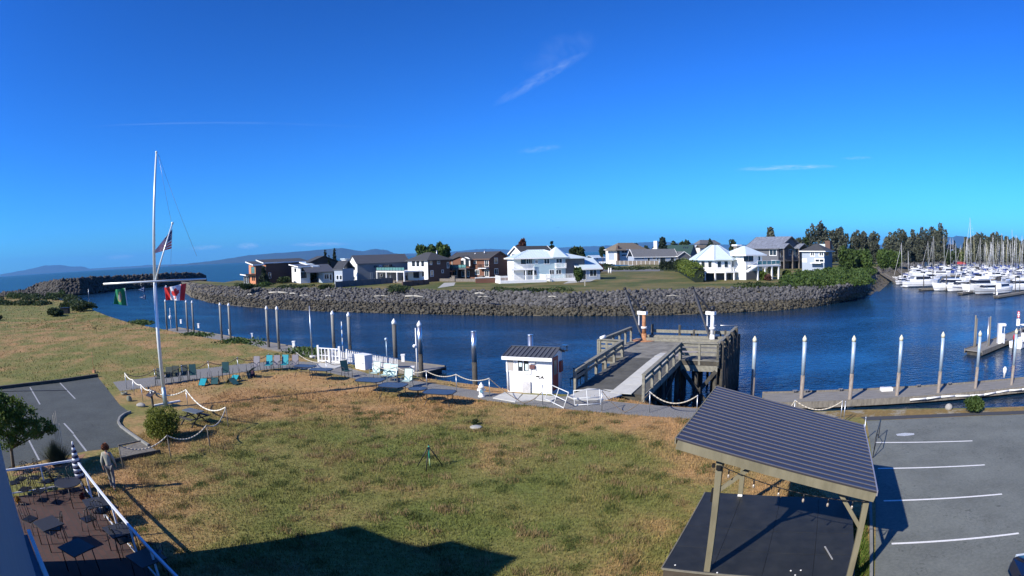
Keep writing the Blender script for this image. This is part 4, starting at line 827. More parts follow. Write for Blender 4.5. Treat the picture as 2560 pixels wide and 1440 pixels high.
z = h.h(q4(0, 318)[1]); h.walls(z, SIDE_CR); h.gable(z, z+2, SH_TAN, 'x', .5); h.winl('R', 3, 5, z-2, z-.8)
# --- 16 dark grey big house with slate roof
h = House('slate_roof_house', 'large dark grey house under a weathered slate roof with gabled porch', q4(2025, 530), q4(1700, 0)[0], q4(2262, 0)[0], 27)
z = h.h(q4(0, 318)[1]); zr = h.h(q4(0, 208)[1], h.W/2, 0); h.walls(z, SIDE_DG, gable='y', zr=zr)
SL = mat('weathered_slate', (.06,.065,.085), .7, col2=(.26,.29,.35), scale=1.1, detail=7, stretch=(.35,2.5,1), bump=.2)
h.gable(z, zr, SL, 'y', .9, fascia=SIDE_DG); h.win('L', *q4(1937, 335), *q4(2003, 392), n=2, t=.22); h.win('R', *q4(2130, 335), *q4(2160, 390), n=2); h.win('R', *q4(2045, 345), *q4(2085, 410), fr=SIDE_LB, n=2); h.win('R', *q4(2180, 335), *q4(2215, 400), fr=SIDE_LB, n=2)
for a in (2050, 2130, 2195): h.win('R', *q4(a, 450), *q4(a+40, 520), fr=STONE, gl=DARKV)
for (x0_, x1_) in ((-.2, h.W*.36), (h.W*.62, h.W*1.02)):
    b = MB(); c = (x0_+x1_)/2; b.slab((x0_-.4, -3.5, z-.1), (x0_-.4, 2, z-.1), (c, 2, z+1.7), (c, -3.5, z+1.7), .2); b.slab((x1_+.4, 2, z-.1), (x1_+.4, -3.5, z-.1), (c, -3.5, z+1.7), (c, 2, z+1.7), .2); h.part('porch_roof', b, SL)
h.part('balcony', MB().box(0, h.W, -2.8, -.01, 2.9, 3.1), SIDE_DG); h.rail([(0, -.1), (0, -2.7), (h.W, -2.7), (h.W, -.1)], 3.1, 1.0, BLACKM, gap=.4); h.posts([(.2, -2.7), (h.W*.36, -2.7), (h.W*.64, -2.7), (h.W-.2, -2.7)], 0, z, STONE, .5)
# --- 15 white hexagonal house
h = House('hexagonal_house', 'white many sided house with pale metal roof and deck on white posts', q4(1700, 640), q4(1650, 0)[0], q4(1862, 0)[0], 25)
zb = h.h(q4(0, 548)[1]); z = h.h(q4(0, 437)[1])
ce = at(*q4(1392, 640), .4); ce = ce+ce.xy.to_3d().normalized()*4.5; cl = h.Mi @ ce; cx, cy = cl.x, cl.y; zr = h.h(q4(0, 290)[1], cx, cy); rr_ = 5.6
def octo(r0, r1, z0_, z1_, n=8): return MB().lathe([(r0, z0_), (r1, z1_)], (cx, cy, 0), n, False)
h.part('wall', octo(rr_, rr_, zb-.2, z), SIDE_W); h.part('lower_wall', octo(rr_-1.2, rr_-1.2, -.8, zb-.2), SIDE_DG)
h.part('roof', MB().lathe([(rr_+1.0, z-.12), (rr_+1.0, z+.08), (1.0, zr)], (cx, cy, 0), 8, False), MET_W)
rb = MB()
for k in range(8): a = R(45*k); rb.beam((cx+(rr_+1.0)*math.cos(a), cy+(rr_+1.0)*math.sin(a), z+.13), (cx+1.0*math.cos(a), cy+1.0*math.sin(a), zr+.04), .16, .1)
h.part('ridge_caps', rb, SIDE_LB)
ri = rr_*math.cos(R(22.5))
for k in range(8):
    a = R(45*k+22.5); d_ = Vector((math.cos(a), math.sin(a), 0)); t_ = Vector((-d_.y, d_.x, 0))
    if d_.dot(h.Mi.to_3x3() @ (Vector((0, 0, 0))-h.C)) < 0: continue
    for q in (-1.5, .35):
        c = Vector((cx, cy, zb+1.5))+d_*(ri+.03)+t_*q; w_ = MB().beam(c, c+t_*1.1, .08, 1.7).build('window', TRIMW, h.root)
        MB().beam(c+d_*.05+t_*.1, c+d_*.05+t_*1.0, .03, 1.5).build('pane', GLASS, w_)
h.part('deck', octo(rr_+1.2, rr_+1.2, zb-.45, zb-.2, 16), WHITE)
ring = [Vector((cx+(rr_+1.1)*math.cos(R(22.5*k)), cy+(rr_+1.1)*math.sin(R(22.5*k)), 0)) for k in range(8, 17)]
h.rail([(p.x, p.y) for p in ring], zb-.2, 1.05, WHITE, gap=.6, glass=None, post=.12); h.posts([(p.x*.985, p.y*.985) for p in ring], -.8, zb-.4, w=.32)
ze = h.h(q4(0, 388)[1]); zt_ = h.h(q4(0, 300)[1], h.W/2, 3)
h.walls(ze, SIDE_W, 0, h.W, 0, 7, z0=-.8, name='upper_wall'); h.part('lower_wall', MB().box(0, h.W, -.08, -.003, -.8, zb-.1), SIDE_DG); h.hip(ze, zt_, MET_W, .9, x0=0, x1=h.W, y0=0, y1=7, fascia=TRIMW)
h.win('R', *q4(1680, 402), *q4(1718, 450), fr=BLACKM); h.win('R', *q4(1728, 402), *q4(1768, 450), fr=BLACKM); h.win('R', *q4(1822, 402), *q4(1842, 445))
zu = h.h(q4(0, 492)[1]); xd = h.solve(q4(1950, 0)[0], 0)
h.part('upper_deck', MB().box(.6, xd, -3.4, -.1, zu-.3, zu), WHITE); h.rail([(.7, -3.3), (xd-.1, -3.3), (xd-.1, -.2)], zu, 1.05, WHITE, glass=TEAL); h.posts([(.9+k*(xd-1.6)/3, -3.2) for k in range(4)], -.8, zu-.3, w=.35)
h.part('stairs', MB().beam((-3.0, -3.0, zb-.1), (.6, -3.0, zu-.1), 1.2, .2).beam((-3.0, -3.5, zb+.9), (.6, -3.5, zu+.95), .1, .1), WHITE)
c1 = h.Mi @ far(*q4(1610, 0)[:1], 640, ce.xy.length+1.5); h.part('chimney', MB().box(c1.x-.6, c1.x+.6, c1.y-.6, c1.y+.6, z, zr-.3), STONE); h.part('chimney_cap', MB().box(c1.x-.95, c1.x+.95, c1.y-.95, c1.y+.95, zr-.3, zr+.1), WHITE)
# --- 17 grey blue house at the right
h = House('blue_grey_house', 'light blue grey house with white shutters right of the dark gabled house', q5(350, 590), q5(110, 0)[0], q5(440, 0)[0], 40, dist=212)
z = h.h(q5(0, 470)[1]); h.walls(z, SIDE_LB); h.hip(z, h.h(q5(0, 385)[1], h.W/2, h.D/2), SH_DARK, .8, fascia=TRIMW)
for q in ((205, 478, 240, 520), (300, 478, 340, 520), (255, 560, 345, 588)): h.win('L', *q5(*q[:2]), *q5(*q[2:]), t=.3, n=2)
h.win('L', *q5(115, 555), *q5(160, 588), name='garage_door', gl=WHITE); h.win('R', *q5(360, 478), *q5(400, 520)); h.part('canopy', MB().box(-2.2, 0, .5, h.D*.55, 2.6, 2.8), TRIMW)
h = House('white_roof_house', 'house with bright white roof and brown chimney behind the blue grey house', q5(405, 480), q5(262, 0)[0], q5(440, 0)[0], 40, dist=240)
z = h.h(q5(0, 435)[1]); h.walls(z, SIDE_CR); h.gable(z, h.h(q5(0, 398)[1], h.W/2, 0), MET_W, 'y', .6); h.part('chimney', MB().box(-1.5, 1, -1, 1.2, 0, z+2.7), SIDE_BR); h.winl('L', 3, 5, 1, 2.4)
h = House('carport', 'white roofed carport with a white van parked under it right of the blue grey house', q5(520, 592), q5(430, 0)[0], q5(545, 0)[0], 30, cat='carport', D=7, W=6)
h.part('roof', MB().box(-.5, 6.5, -.5, 7.5, 2.6, 2.85), MET_W); h.posts([(0, 0), (6, 0), (0, 7), (6, 7)], -.3, 2.6); h.part('rear_wall', MB().box(5.7, 5.9, .2, 6.8, 0, 2.6), SIDE_W)
h = House('distant_house', 'distant pale house with dark roof beyond the marina by the pointed tree', q5(1720, 500), q5(1675, 0)[0], q5(1775, 0)[0], 12, dist=360, z0=3.0, group='houses beyond the marina')
z = h.h(q5(0, 448)[1]); h.walls(z, SIDE_LB); h.gable(z, h.h(q5(0, 400)[1], h.W/2, 0), SH_DARK, 'y', .8); h.winl('L', 3, 6, 1.5, 3)
h = House('distant_house', 'distant white cottage under the poplar clump beyond the marina', q5(1470, 500), q5(1445, 0)[0], q5(1500, 0)[0], 14, dist=350, group='houses beyond the marina')
h.walls(3, SIDE_W); h.gable(3, 5, MET_W, 'y', .6); h.winl('L', 1, 3, 1.2, 2.3)
# fences, hedges, road
ROADM = mat('road_asphalt', (.14,.14,.135), .9, var=.15, scale=.6)
struct(MB().face([at(1470,679,.42), at(1660,678,.42), at(1660,673,.42), at(1470,674,.42)]).build('road', ROADM))
struct(MB().face([at(*q3(660, 690), .42), at(*q3(860, 660), .42), at(*q3(880, 620), .42), at(*q3(740, 625), .42)]).build('path', CONC))
struct(MB().face([at(1408,709,.42), at(1475,704,.42), at(1500,694,.42), at(1440,694,.42)]).build('path', CONC))
def fence(name, label, P, Q, hh, m, step=2.2, cat='fence', pm=None, solid=True, t=.05):
    P = Vector(P); Q = Vector(Q); f = thing(name, label, cat, P, math.atan2(Q.y-P.y, Q.x-P.x)); L = (Q-P).length; n = max(1, round(L/step))
    b = MB()
    if solid: b.box(0, L, -t/2, t/2, -.3, hh-.05)
    else:
        for k in range(3): b.box(0, L, -t/2, t/2, hh*(.25+.3*k), hh*(.25+.3*k)+.14)
    b.build('panel', m, f); pb = []
    for k in range(n+1): x = L*k/n; MB().box(x-.09, x+.09, -.11, .11, -.3, hh+.05).build('post', pm or m, f)
    return f
fence('garden_fence', 'dark grey board fence below the long grey house', at(*q2(1375, 685), .4), at(*q2(2075, 628), .4), 1.5, SIDE_DG)
fence('garden_fence', 'dark fence in front of the white deck posts', at(*q2(2200, 675), .4), at(*q2(2520, 640), .4), 1.2, SIDE_BR)
fence('garden_fence', 'tan board fence with white posts across the empty lot', at(*q4(400, 482), .4), at(*q4(830, 486), .4), 1.9, SH_TAN, pm=WHITE, step=3.2)
fence('garden_fence', 'low white picket fence left of the tan board fence', at(*q4(232, 478), .4), at(*q4(395, 480), .4), 1.3, WHITE, solid=False, step=2.5)
def hedge(name, label, P, Q, wd, hh, m, n=2600, s=.3, lump=1.3):
    P = Vector(P); Q = Vector(Q); r = thing(name, label, 'hedge', P, math.atan2(Q.y-P.y, Q.x-P.x)); L = (Q-P).length; k = max(2, int(L/lump))
    lob = [((i+.5)*L/k, random.uniform(-.1, .1), hh*.5, L/k*.75, wd/2, hh*.52*random.uniform(.88, 1.08)) for i in range(k)]
    MB().box(0, L, -wd*.3, wd*.3, 0, hh*.75).build('branches', LEAF_C, r); crown(r, lob, n, s, m, 'foliage'); return r
hedge('cedar_hedge', 'tall yellow green cedar hedge beside the hexagonal white house', at(*q4(1232, 664), .4), at(*q4(1050, 560), .4), 3.2, 4.4, LEAF_Y, 6000, .3)
hedge('cedar_hedge', 'dark clipped hedge at the far end of the empty lot', at(*q4(845, 548), .4), at(*q4(1000, 548), .4), 2.5, 3.4, LEAF_C, 2200, .35)
hedge('cedar_hedge', 'short green hedge block between the dark hedge and the cedar hedge', at(*q4(1010, 560), .4), at(*q4(1062, 555), .4), 2.5, 4.0, LEAF_D, 1500, .35)
# driftwood logs stranded on the riprap
LOG = mat('driftwood', (.34,.32,.27), .8, var=.2, scale=3)
rl = random.Random(5)
def log_(u0, v0, u1, v1, r, lb):
    k = (v0-float(np.interp(u0, [p[0] for p in sorted(TOPF)], [p[1] for p in sorted(TOPF)])))/(float(np.interp(u0, *zip(*sorted(WATF))))-float(np.interp(u0, *zip(*sorted(TOPF)))))
    zz = .4-3.4*max(0, min(1, k))+.55; a = at(u0, v0, zz); b = at(u1, v1, zz); m_ = (a+b)/2+Vector((0, 0, .12)); o = MB().cyl(a-a, m_-a, r, r*.95, 7).cyl(m_-a, b-a, r*.95, r*.7, 7).build('driftwood_log', LOG, loc=a)
    tag(o, lb, 'log', 'driftwood logs on the riprap')
for q, r, lb in [((*q2(555,745), *q2(790,748)), .2, 'longest pale driftwood log, on the riprap below the reddish bush'), ((*q2(815,757), *q2(885,760)), .16, 'short thin log just right of the longest pale log'), ((*q2(390,757), *q2(435,754)), .16, 'small yellowish log left of the longest pale log'),
  ((*q2(292,770), *q2(352,770)), .16, 'small yellowish log below the dark bush on the riprap'), ((*q2(932,782), *q2(1050,782)), .10, 'thin log on the riprap below the dark clump at the fence end'), ((*q2(1250,790), *q2(1330,787)), .16, 'pale short log on the riprap below the grey fence'),
  ((*q2(1845,790), *q2(2030,792)), .09, 'long thin bent log below the right half of the long grey house'), ((*q3(265,790), *q3(487,798)), .17, 'bright bent log on the riprap below the white deck posts'), ((*q3(1122,757), *q3(1243,759)), .16, 'thick pale log on the riprap below the low brown wall'),
  ((*q3(1155,800), *q3(1300,800)), .07, 'thin grey log under the thick pale log'), ((*q3(2025,797), *q3(2125,800)), .1, 'pale log on the riprap below the second white deck'), ((*q4(905,800), *q4(1040,803)), .06, 'thin grey log on the riprap below the empty lot')]:
    log_(*q, r, lb)
tag(MB().box(-.1, .1, -.1, .1, 0, 1.3).build('marker_post', LOG, loc=at(*q3(2472, 665), .4)), 'short pale post in the grass right of the blue house', 'post')
for i, X in enumerate((328, 350)):
    o = MB().lathe([(.25, 0), (.25, .9), (.15, 1.3), (.18, 1.6), (.05, 1.75)], (0, 0, 0), 8).build('fence_post', WHITE, loc=at(*q4(X, 572), .4)); tag(o, ['left', 'right'][i]+' one of two short white posts beside the road', 'post')
# ================================================================== MARINA
HULLW = mat('white_gelcoat', (.66,.67,.68), .25, var=.04, scale=1)
def hull_paint(name, top, band):
    m = mat(name, top, .25, var=.04, scale=1); N = m.node_tree.nodes; L = m.node_tree.links; b = N['Principled BSDF']; src = b.inputs['Base Color'].links[0].from_socket
    tc = N.new('ShaderNodeTexCoord'); sx = N.new('ShaderNodeSeparateXYZ'); L.new(tc.outputs['Object'], sx.inputs[0]); cr = N.new('ShaderNodeValToRGB'); cr.color_ramp.interpolation = 'CONSTANT'
    mr = N.new('ShaderNodeMapRange'); mr.inputs['From Max'].default_value = 2.0; L.new(sx.outputs[2], mr.inputs[0]); L.new(mr.outputs[0], cr.inputs[0])
    for i, (p, c) in enumerate(((0, 0), (.07, 1), (.34, 0), (.40, 1))):
        e = cr.color_ramp.elements[i] if i < 2 else cr.color_ramp.elements.new(p); e.position = p; e.color = (c, c, c, 1)
    mx = N.new('ShaderNodeMix'); mx.data_type = 'RGBA'; L.new(cr.outputs[0], mx.inputs['Factor']); mx.inputs['A'].default_value = (*band, 1); L.new(src, mx.inputs['B']); L.new(mx.outputs['Result'], b.inputs['Base Color']); return m
HULLS = hull_paint('banded_white_hull', (.66,.67,.68), (.03,.04,.07)); HULLG = hull_paint('banded_grey_hull', (.34,.36,.38), (.05,.02,.02))
HULLB = mat('navy_hull', (.02,.035,.09), .25, var=.1)
CANB = mat('blue_canvas', (.03,.06,.22), .8, var=.15)
CAND = mat('dark_canvas', (.03,.03,.035), .8, var=.2)
TINT = mat('tinted_window', (.012,.014,.018), .15, var=.2, spec=.8)
MAST = mat('mast_aluminium', (.55,.56,.55), .45, metal=.35, var=.08)
MASTY = mat('gold_mast', (.42,.39,.22), .45, metal=.3, var=.08)
STRIPE = mat('boat_stripe', (.03,.05,.14), .3)
def hull_mesh(L, W, h, sheer=.25, transom=.85, z0=-.25):
    b = MB(); n = 9; sec = []
    for i in range(n):
        t = i/(n-1); x = -L/2+L*t; w_ = W/2*(transom+(1-transom)*min(1, t*2.5))*(1 if t < .5 else math.sqrt(max(0, 1-((t-.5)/.5)**2.2)))
        w_ = max(w_, .03); zt = h+sheer*t*t*h; xo = x+(.10*L*t**3 if t > .6 else 0)
        sec.append([(x, -w_*.55, z0), (x+(xo-x)*.4, -w_*.9, z0+.35*(zt-z0)), (xo, -w_, zt), (xo, w_, zt), (x+(xo-x)*.4, w_*.9, z0+.35*(zt-z0)), (x, w_*.55, z0)])
    V = [p for s_ in sec for p in s_]; F = []
    for i in range(n-1):
        for k in range(6): F.append((i*6+k, (i+1)*6+k, (i+1)*6+(k+1) % 6, i*6+(k+1) % 6))
    F += [tuple(range(6))[::-1], tuple(range((n-1)*6, n*6))]
    b.mesh(V, F); return b, sec
def cabin(b, x0, x1, w0, w1, z0, z1, sl=.6, slb=.2):
    """tapered deck house: x0 aft, x1 forward"""
    P = [(x0, -w0, z0), (x1, -w0*.8, z0), (x1, w0*.8, z0), (x0, w0, z0), (x0+slb, -w1, z1), (x1-sl, -w1*.8, z1), (x1-sl, w1*.8, z1), (x0+slb, w1, z1)]
    return b.mesh(P, [(0,3,2,1),(4,5,6,7),(0,1,5,4),(1,2,6,5),(2,3,7,6),(3,0,4,7)])
def sailboat(name, label, loc, rz, L=10, mast=12, canvas=CANB, mm=MAST, hull=HULLS, furl=True, group='sailboats in the marina', boom_cover=True):
    r = thing(name, label, 'sailboat', loc, rz, group); b, sec = hull_mesh(L, L*.31, L*.1, .35); b.build('hull', hull, r)
    c = cabin(MB(), -L*.12, L*.24, L*.095, L*.08, L*.1, L*.155, .5, .1).build('cabin', HULLW, r)
    MB().box(-L*.08, L*.16, -L*.091, L*.091, L*.118, L*.14).build('cabin_window', TINT, c)
    m = MB().cyl((L*.08, 0, L*.1), (L*.08, 0, mast), .10, .075, 6).build('mast', mm, r)
    for f in ((.45, .72) if mast > 12 else (.58,)): MB().beam((L*.08, -L*.07, mast*f), (L*.08, L*.07, mast*f), .05).build('spreader', mm, m)
    MB().beam((L*.07, 0, L*.2), (-L*.3, 0, L*.19), .12).build('boom', mm, r)
    if boom_cover: MB().beam((L*.06, 0, L*.215), (-L*.29, 0, L*.2), .22, .3).build('sail_cover', canvas, r)
    st = MB(); st.cyl((L*.08, 0, mast*.97), (-L*.47, 0, L*.12), .012, n=4); st.build('rigging', GALV, r)
    if furl: MB().cyl((L*.1, 0, mast*.93), (L*.5, 0, L*.16), .035, .06, 5).build('furled_jib', HULLW, r)
    if canvas is not None: cabin(MB(), -L*.2, -L*.08, L*.1, L*.08, L*.12, L*.2, .3, .05).build('spray_hood', canvas, r)
    return r
def motoryacht(name, label, loc, rz, L=12, fly=True, stripe=None, hull=HULLS, canvas=None, group='motor boats in the marina', arch=True):
    r = thing(name, label, 'motor boat', loc, rz, group); hh = L*.12
    b, sec = hull_mesh(L, L*.32, hh, .45); hu = b.build('hull', hull, r)
    if stripe:
        for s_ in (-1, 1):
            sb = MB()
            for i in range(1, 7):
                p, q = sec[i][3 if s_ > 0 else 2], sec[i+1][3 if s_ > 0 else 2]; sb.beam((p[0], p[1]*1.01, p[2]*.72), (q[0], q[1]*1.01, q[2]*.72), .03, .16)
            sb.build('stripe', stripe, hu)
    MB().box(-L*.56, -L*.48, -L*.13, L*.13, .15, .3).build('swim_platform', HULLW, r)
    z0 = hh; z1 = hh+L*.125; c = cabin(MB(), -L*.28, L*.27, L*.13, L*.11, z0, z1, L*.12, .1).build('cabin', HULLW, r)
    cabin(MB(), -L*.24, L*.25, L*.133, L*.117, z0+(z1-z0)*.45, z0+(z1-z0)*.85, L*.05, .05).build('cabin_window', TINT, c)
    cabin(MB(), L*.1, L*.44, L*.09, L*.06, z0+.03, z0+L*.035, L*.12, .1).build('fore_deck', HULLW, r)
    if fly:
        f = cabin(MB(), -L*.36, L*.14, L*.13, L*.13, z1, z1+.12, .3, 0); cabin(f, -L*.2, L*.12, L*.1, L*.09, z1+.12, z1+L*.06, L*.08, .1); f = f.build('flybridge', HULLW, r)
        MB().box(L*.02, L*.06, -L*.085, L*.085, z1+L*.055, z1+L*.085).build('windscreen', TINT, f)
        if canvas: cabin(MB(), -L*.2, L*.05, L*.1, L*.09, z1+L*.13, z1+L*.145, .1, .1).build('canopy', canvas, r)
    if arch: MB().beam((-L*.2, -L*.11, z1), (-L*.24, -L*.1, z1+L*.11), .15).beam((-L*.2, L*.11, z1), (-L*.24, L*.1, z1+L*.11), .15).beam((-L*.24, -L*.11, z1+L*.11), (-L*.24, L*.11, z1+L*.11), .2).cyl((-L*.24, 0, z1+L*.11), (-L*.24, 0, z1+L*.25), .025, n=4).build('radar_arch', HULLW, r)
    rl_ = MB()
    for s_ in (-1, 1):
        P = [Vector((sec[i][3][0], s_*sec[i][3][1]*.96, sec[i][3][2])) for i in range(5, 9)]
        for p, q in zip(P[:-1], P[1:]): rl_.cyl(p+Vector((0, 0, .6)), q+Vector((0, 0, .6)), .025, n=4)
        for p in P: rl_.cyl(p, p+Vector((0, 0, .6)), .02, n=4)
    rl_.build('bow_rail', GALV, r); return r
# front row, measured from the photograph: (u, water row)
MY = [ # u, v, L, heading deg, fly, kw, label
 (2256,711,8.0,200,False,dict(), 'small white runabout at the foot of the boat ramps'),
 (2272,714,7.5,215,False,dict(canvas=None), 'white open boat with outboards beside the ramp boat'),
 (2304,717,13.5,-8,True,dict(), 'big white flybridge motor yacht nearest the boat ramps'),
 (2322,704,11,-10,True,dict(), 'white cruiser behind the first big flybridge yacht'),
 (2378,726,13,172,False,dict(stripe=None), 'white yacht with dark wraparound windows pointing left at its own dock finger'),
 (2404,728,11,175,False,dict(stripe=STRIPE), 'white cruiser partly hidden behind the yacht with wraparound windows'),
 (2448,731,14.5,182,True,dict(), 'largest white motor yacht in the middle of the front row'),
 (2468,735,10,178,False,dict(hull=HULLG, arch=False), 'low white boat with grey topsides in front of the largest yacht'),
 (2506,733,11,8,False,dict(arch=False), 'long low white boat with round portholes at the corner dock'),
 (2545,726,12,170,True,dict(canvas=CAND), 'white sport fisher with a dark canopy at the right picture edge'),
 (2290,689,11,-5,True,dict(), 'white trawler under the first pair of masts'),
 (2352,692,10,175,False,dict(), 'white motor boat behind the yacht with wraparound windows'),
 (2370,686,11,-8,True,dict(), 'white flybridge boat left of the red boat shelter'),
 (2410,683,9,10,False,dict(), 'white cabin boat under the red boat shelter')]
for u, v, L, hd, fly, kw, lb in MY: motoryacht('motor_boat', lb, at(u, v, WZ), R(hd), L, fly, **kw)
# mast tops measured in the photograph
SB = [ # u base, row of water line, mast top row, label
 (2258,700,607,'left sailboat with a bare mast by the boat ramps'),(2268,702,627,'sailboat with shorter mast right of the one by the ramps'),(2324,682,603,'sailboat with the left one of two close thin masts'),(2328,680,604,'sailboat with the right one of two close thin masts'),
 (2338,680,590,'sailboat with tall mast and slanting stay in front of the poplar clump'),(2358,683,588,'sailboat whose tall mast stands before the darkest poplars'),(2380,684,594,'sailboat with tall mast left of the blue mountains gap'),(2387,690,608,'sailboat with a shorter mast against the blue mountains'),
 (2432,706,545,'sailboat with the tallest white mast of the marina'),(2502,712,584,'sailboat with a tall white mast right of the middle of the front row'),(2455,686,594,'sailboat with a slanting mast line behind the largest yacht'),(2529,690,574,'sailboat with the tallest mast near the right edge'),(2544,700,588,'sailboat with a white mast behind the sport fisher')]
for i, (u, v, vt, lb) in enumerate(SB):
    p = at(u, v, WZ); big = u in (2432,); mh = zat((p.x, p.y), vt)-WZ
    sailboat('sailboat', lb, p, R([185, 10, 175, 5][i % 4]), L=15 if big else min(13, mh*.78), mast=mh, canvas=[CANB, CAND, CANB, None][i % 4] or CANB, mm=MAST, furl=i % 2 == 0 or big)
protoA = sailboat('sailboat', 'sailboat moored in the crowded back rows of the marina', (0, 0, -50), 0, 10, 12, CANB, MAST, furl=True, group='sailboats packed in the back rows')
protoB = sailboat('sailboat', 'sailboat moored in the crowded back rows of the marina', (0, 0, -50), 0, 10, 12, CAND, MASTY, furl=False, group='sailboats packed in the back rows')
protoC = sailboat('sailboat', 'sailboat moored in the crowded back rows of the marina', (0, 0, -50), 0, 10, 12, None, MAST, HULLB, furl=False, group='sailboats packed in the back rows')
protoM2 = motoryacht('motor_boat', 'x', (0, 0, -50), 0, 9, True, hull=HULLG, canvas=CAND, group='motor boats packed in the back rows')
protoM3 = motoryacht('motor_boat', 'x', (0, 0, -50), 0, 8.5, True, canvas=CANB, group='motor boats packed in the back rows')
protoM = motoryacht('motor_boat', 'white motor boat moored in the crowded back rows of the marina', (0, 0, -50), 0, 9, False, group='motor boats packed in the back rows')
used = set()
def where(u, v):
    c = 'before the left poplars' if u < 2372 else 'near the red boat shelter' if u < 2424 else 'near the tallest mast' if u < 2458 else 'behind the corner dock' if u < 2510 else 'near the right picture edge'
    return ('in the farthest row ' if v < 674 else 'in the middle rows ' if v < 683 else 'in the nearer back rows ')+c
sl_ = lambda i, u, v: ['blue covered sailboat', 'dark covered gold masted sailboat', 'blue covered sailboat', 'navy hulled sailboat', 'blue covered sailboat'][i % 5]+' '+where(u, v)
MT = [(2381,595),(2409,595),(2413,598),(2416,594),(2420,597),(2425,606),(2438,588),(2443,604),(2449,600),(2459,611),(2463,605),(2468,606),(2475,604),(2479,611),(2483,606),(2487,588),(2492,606),(2497,601),(2506,604),(2510,603),(2516,592),(2520,610),(2524,606),(2534,600),(2539,603),(2541,590),(2548,608),(2551,616),(2556,600),(2559,590),(2563,597),
      (2428,612),(2434,600),(2446,612),(2453,608),(2465,614),(2472,612),(2485,612),(2494,612),(2500,609),(2513,612),(2526,613),(2531,608),(2537,614),(2545,612),(2554,610),(2400,612),(2404,616),(2396,618),(2392,617),(2568,604),(2573,600)]
rs = random.Random(21)
for i, (u, vt) in enumerate(MT):
    pr = (protoA, protoB, protoA, protoC, protoA)[i % 5]; v = rs.choice([672, 676, 680, 685, 690]) if i < 31 else rs.choice([668, 671, 675]); p = at(u+rs.uniform(-1, 1), v, WZ)
    mh = zat((p.x, p.y), vt)-WZ; sc = mh/12; o = dup(pr, loc=p, rotz=R(rs.choice([182, 4, 178, -3])+rs.uniform(-2, 2)), scale=(min(sc, 1.25)*rs.uniform(.85, 1.1), min(sc, 1.25), sc), label=sl_(i, u, v)) if pr.name in used else pr
    if pr.name not in used: used.add(pr.name); pr.location = p; pr.rotation_euler.z = R(4); pr.scale = (1, 1, sc); pr['label'] = sl_(i, u, v)
for i in range(44):
    u = rs.uniform(2300, 2575); v = rs.choice([668, 672, 678, 684, 690, 697]) if u > 2390 else rs.choice([672, 678]); p = at(u, v+rs.uniform(-1, 1), WZ)
    pm = (protoM, protoM2, protoM, protoM3)[i % 4]; lb = ['white open topped', 'grey hulled dark canopied', 'white open topped', 'blue canopied'][i % 4]+' motor boat '+where(u, v)
    if pm.name not in used: used.add(pm.name); pm.location = p; pm.rotation_euler.z = R(5); pm['label'] = lb
    else: dup(pm, loc=p, rotz=R(rs.choice([175, 5, 90])+rs.uniform(-4, 4)), scale=rs.uniform(.8, 1.25), label=lb)
# docks of the marina
PLANK = mat('dock_planks', (.20,.19,.17), .85, var=.3, scale=2, stretch=(.4,3,1), bump=.2)
def dock(name, label, P, Q, wd, group=None, zt=WZ+.5, side=1, m=PLANK, floats=True, cat='dock'):
    P = Vector(P); Q = Vector(Q); a = math.atan2(Q.y-P.y, Q.x-P.x); L = (Q-P).length; r = thing(name, label, cat, (P.x, P.y, zt), a, group)
    b = MB(); n = max(1, int(L/3)); 
    b.box(0, L, -wd/2, wd/2, -.08, 0).build('decking', m, r)
    MB().box(0, L, -wd/2-.08, -wd/2-.003, -.35, .1).build('edge_beam', WOODG, r); MB().box(0, L, wd/2+.003, wd/2+.08, -.35, .1).build('edge_beam', WOODG, r)
    if floats: MB().box(.2, L-.2, -wd*.4, wd*.4, -.75, -.09).build('float', WOODD, r)
    return r
for P, Q, lb in [((2350,720),(2300,722),'finger dock between the first and second big yachts'),((2432,727),(2400,732),'finger dock in front of the largest yacht'),((2575,727),(2490,740),'corner dock of the marina at the right picture edge'),((2262,697),(2330,690),'dock behind the first flybridge yacht')]:
    a = at(*P, WZ+.5); b_ = at(*Q, WZ+.5); dock('finger_dock', lb, a, b_, 1.6, 'docks of the marina')
for i in range(4):
    a = at(2330, 697-9*i, WZ+.5); b_ = at(2600, 700-9*i, WZ+.5); dock('main_dock', ['first','second','third','fourth'][i]+' long dock counted from the front of the marina, mostly hidden by boats', a, b_, 2.0, 'docks of the marina')
def pile(name, label, p, zb, zt, r=.16, m=WOODD, cap=None, group=None, capm=None, m2=None, zsplit=None, cat='pile'):
    t = thing(name, label, cat, (p[0], p[1], zb), 0, group); h_ = zt-zb
    if m2: MB().cyl((0, 0, 0), (0, 0, zsplit-zb), r*1.0, n=12).build('lower_shaft', m2, t); MB().cyl((0, 0, zsplit-zb), (0, 0, h_), r*.99, n=12).build('upper_shaft', m, t)
    else: MB().cyl((0, 0, 0), (0, 0, h_), r, r*.93, 10).build('shaft', m, t)
    if cap == 'cone': MB().lathe([(r*1.08, h_-.08), (r*1.08, h_+.12), (.02, h_+.12+r*1.5)], (0, 0, 0), 12).build('cap', capm or WHITE, t)
    if cap == 'flat': MB().lathe([(r*1.05, h_-.02), (r*1.05, h_+.05)], (0, 0, 0), 12).build('cap', capm or WHITE, t)
    return t
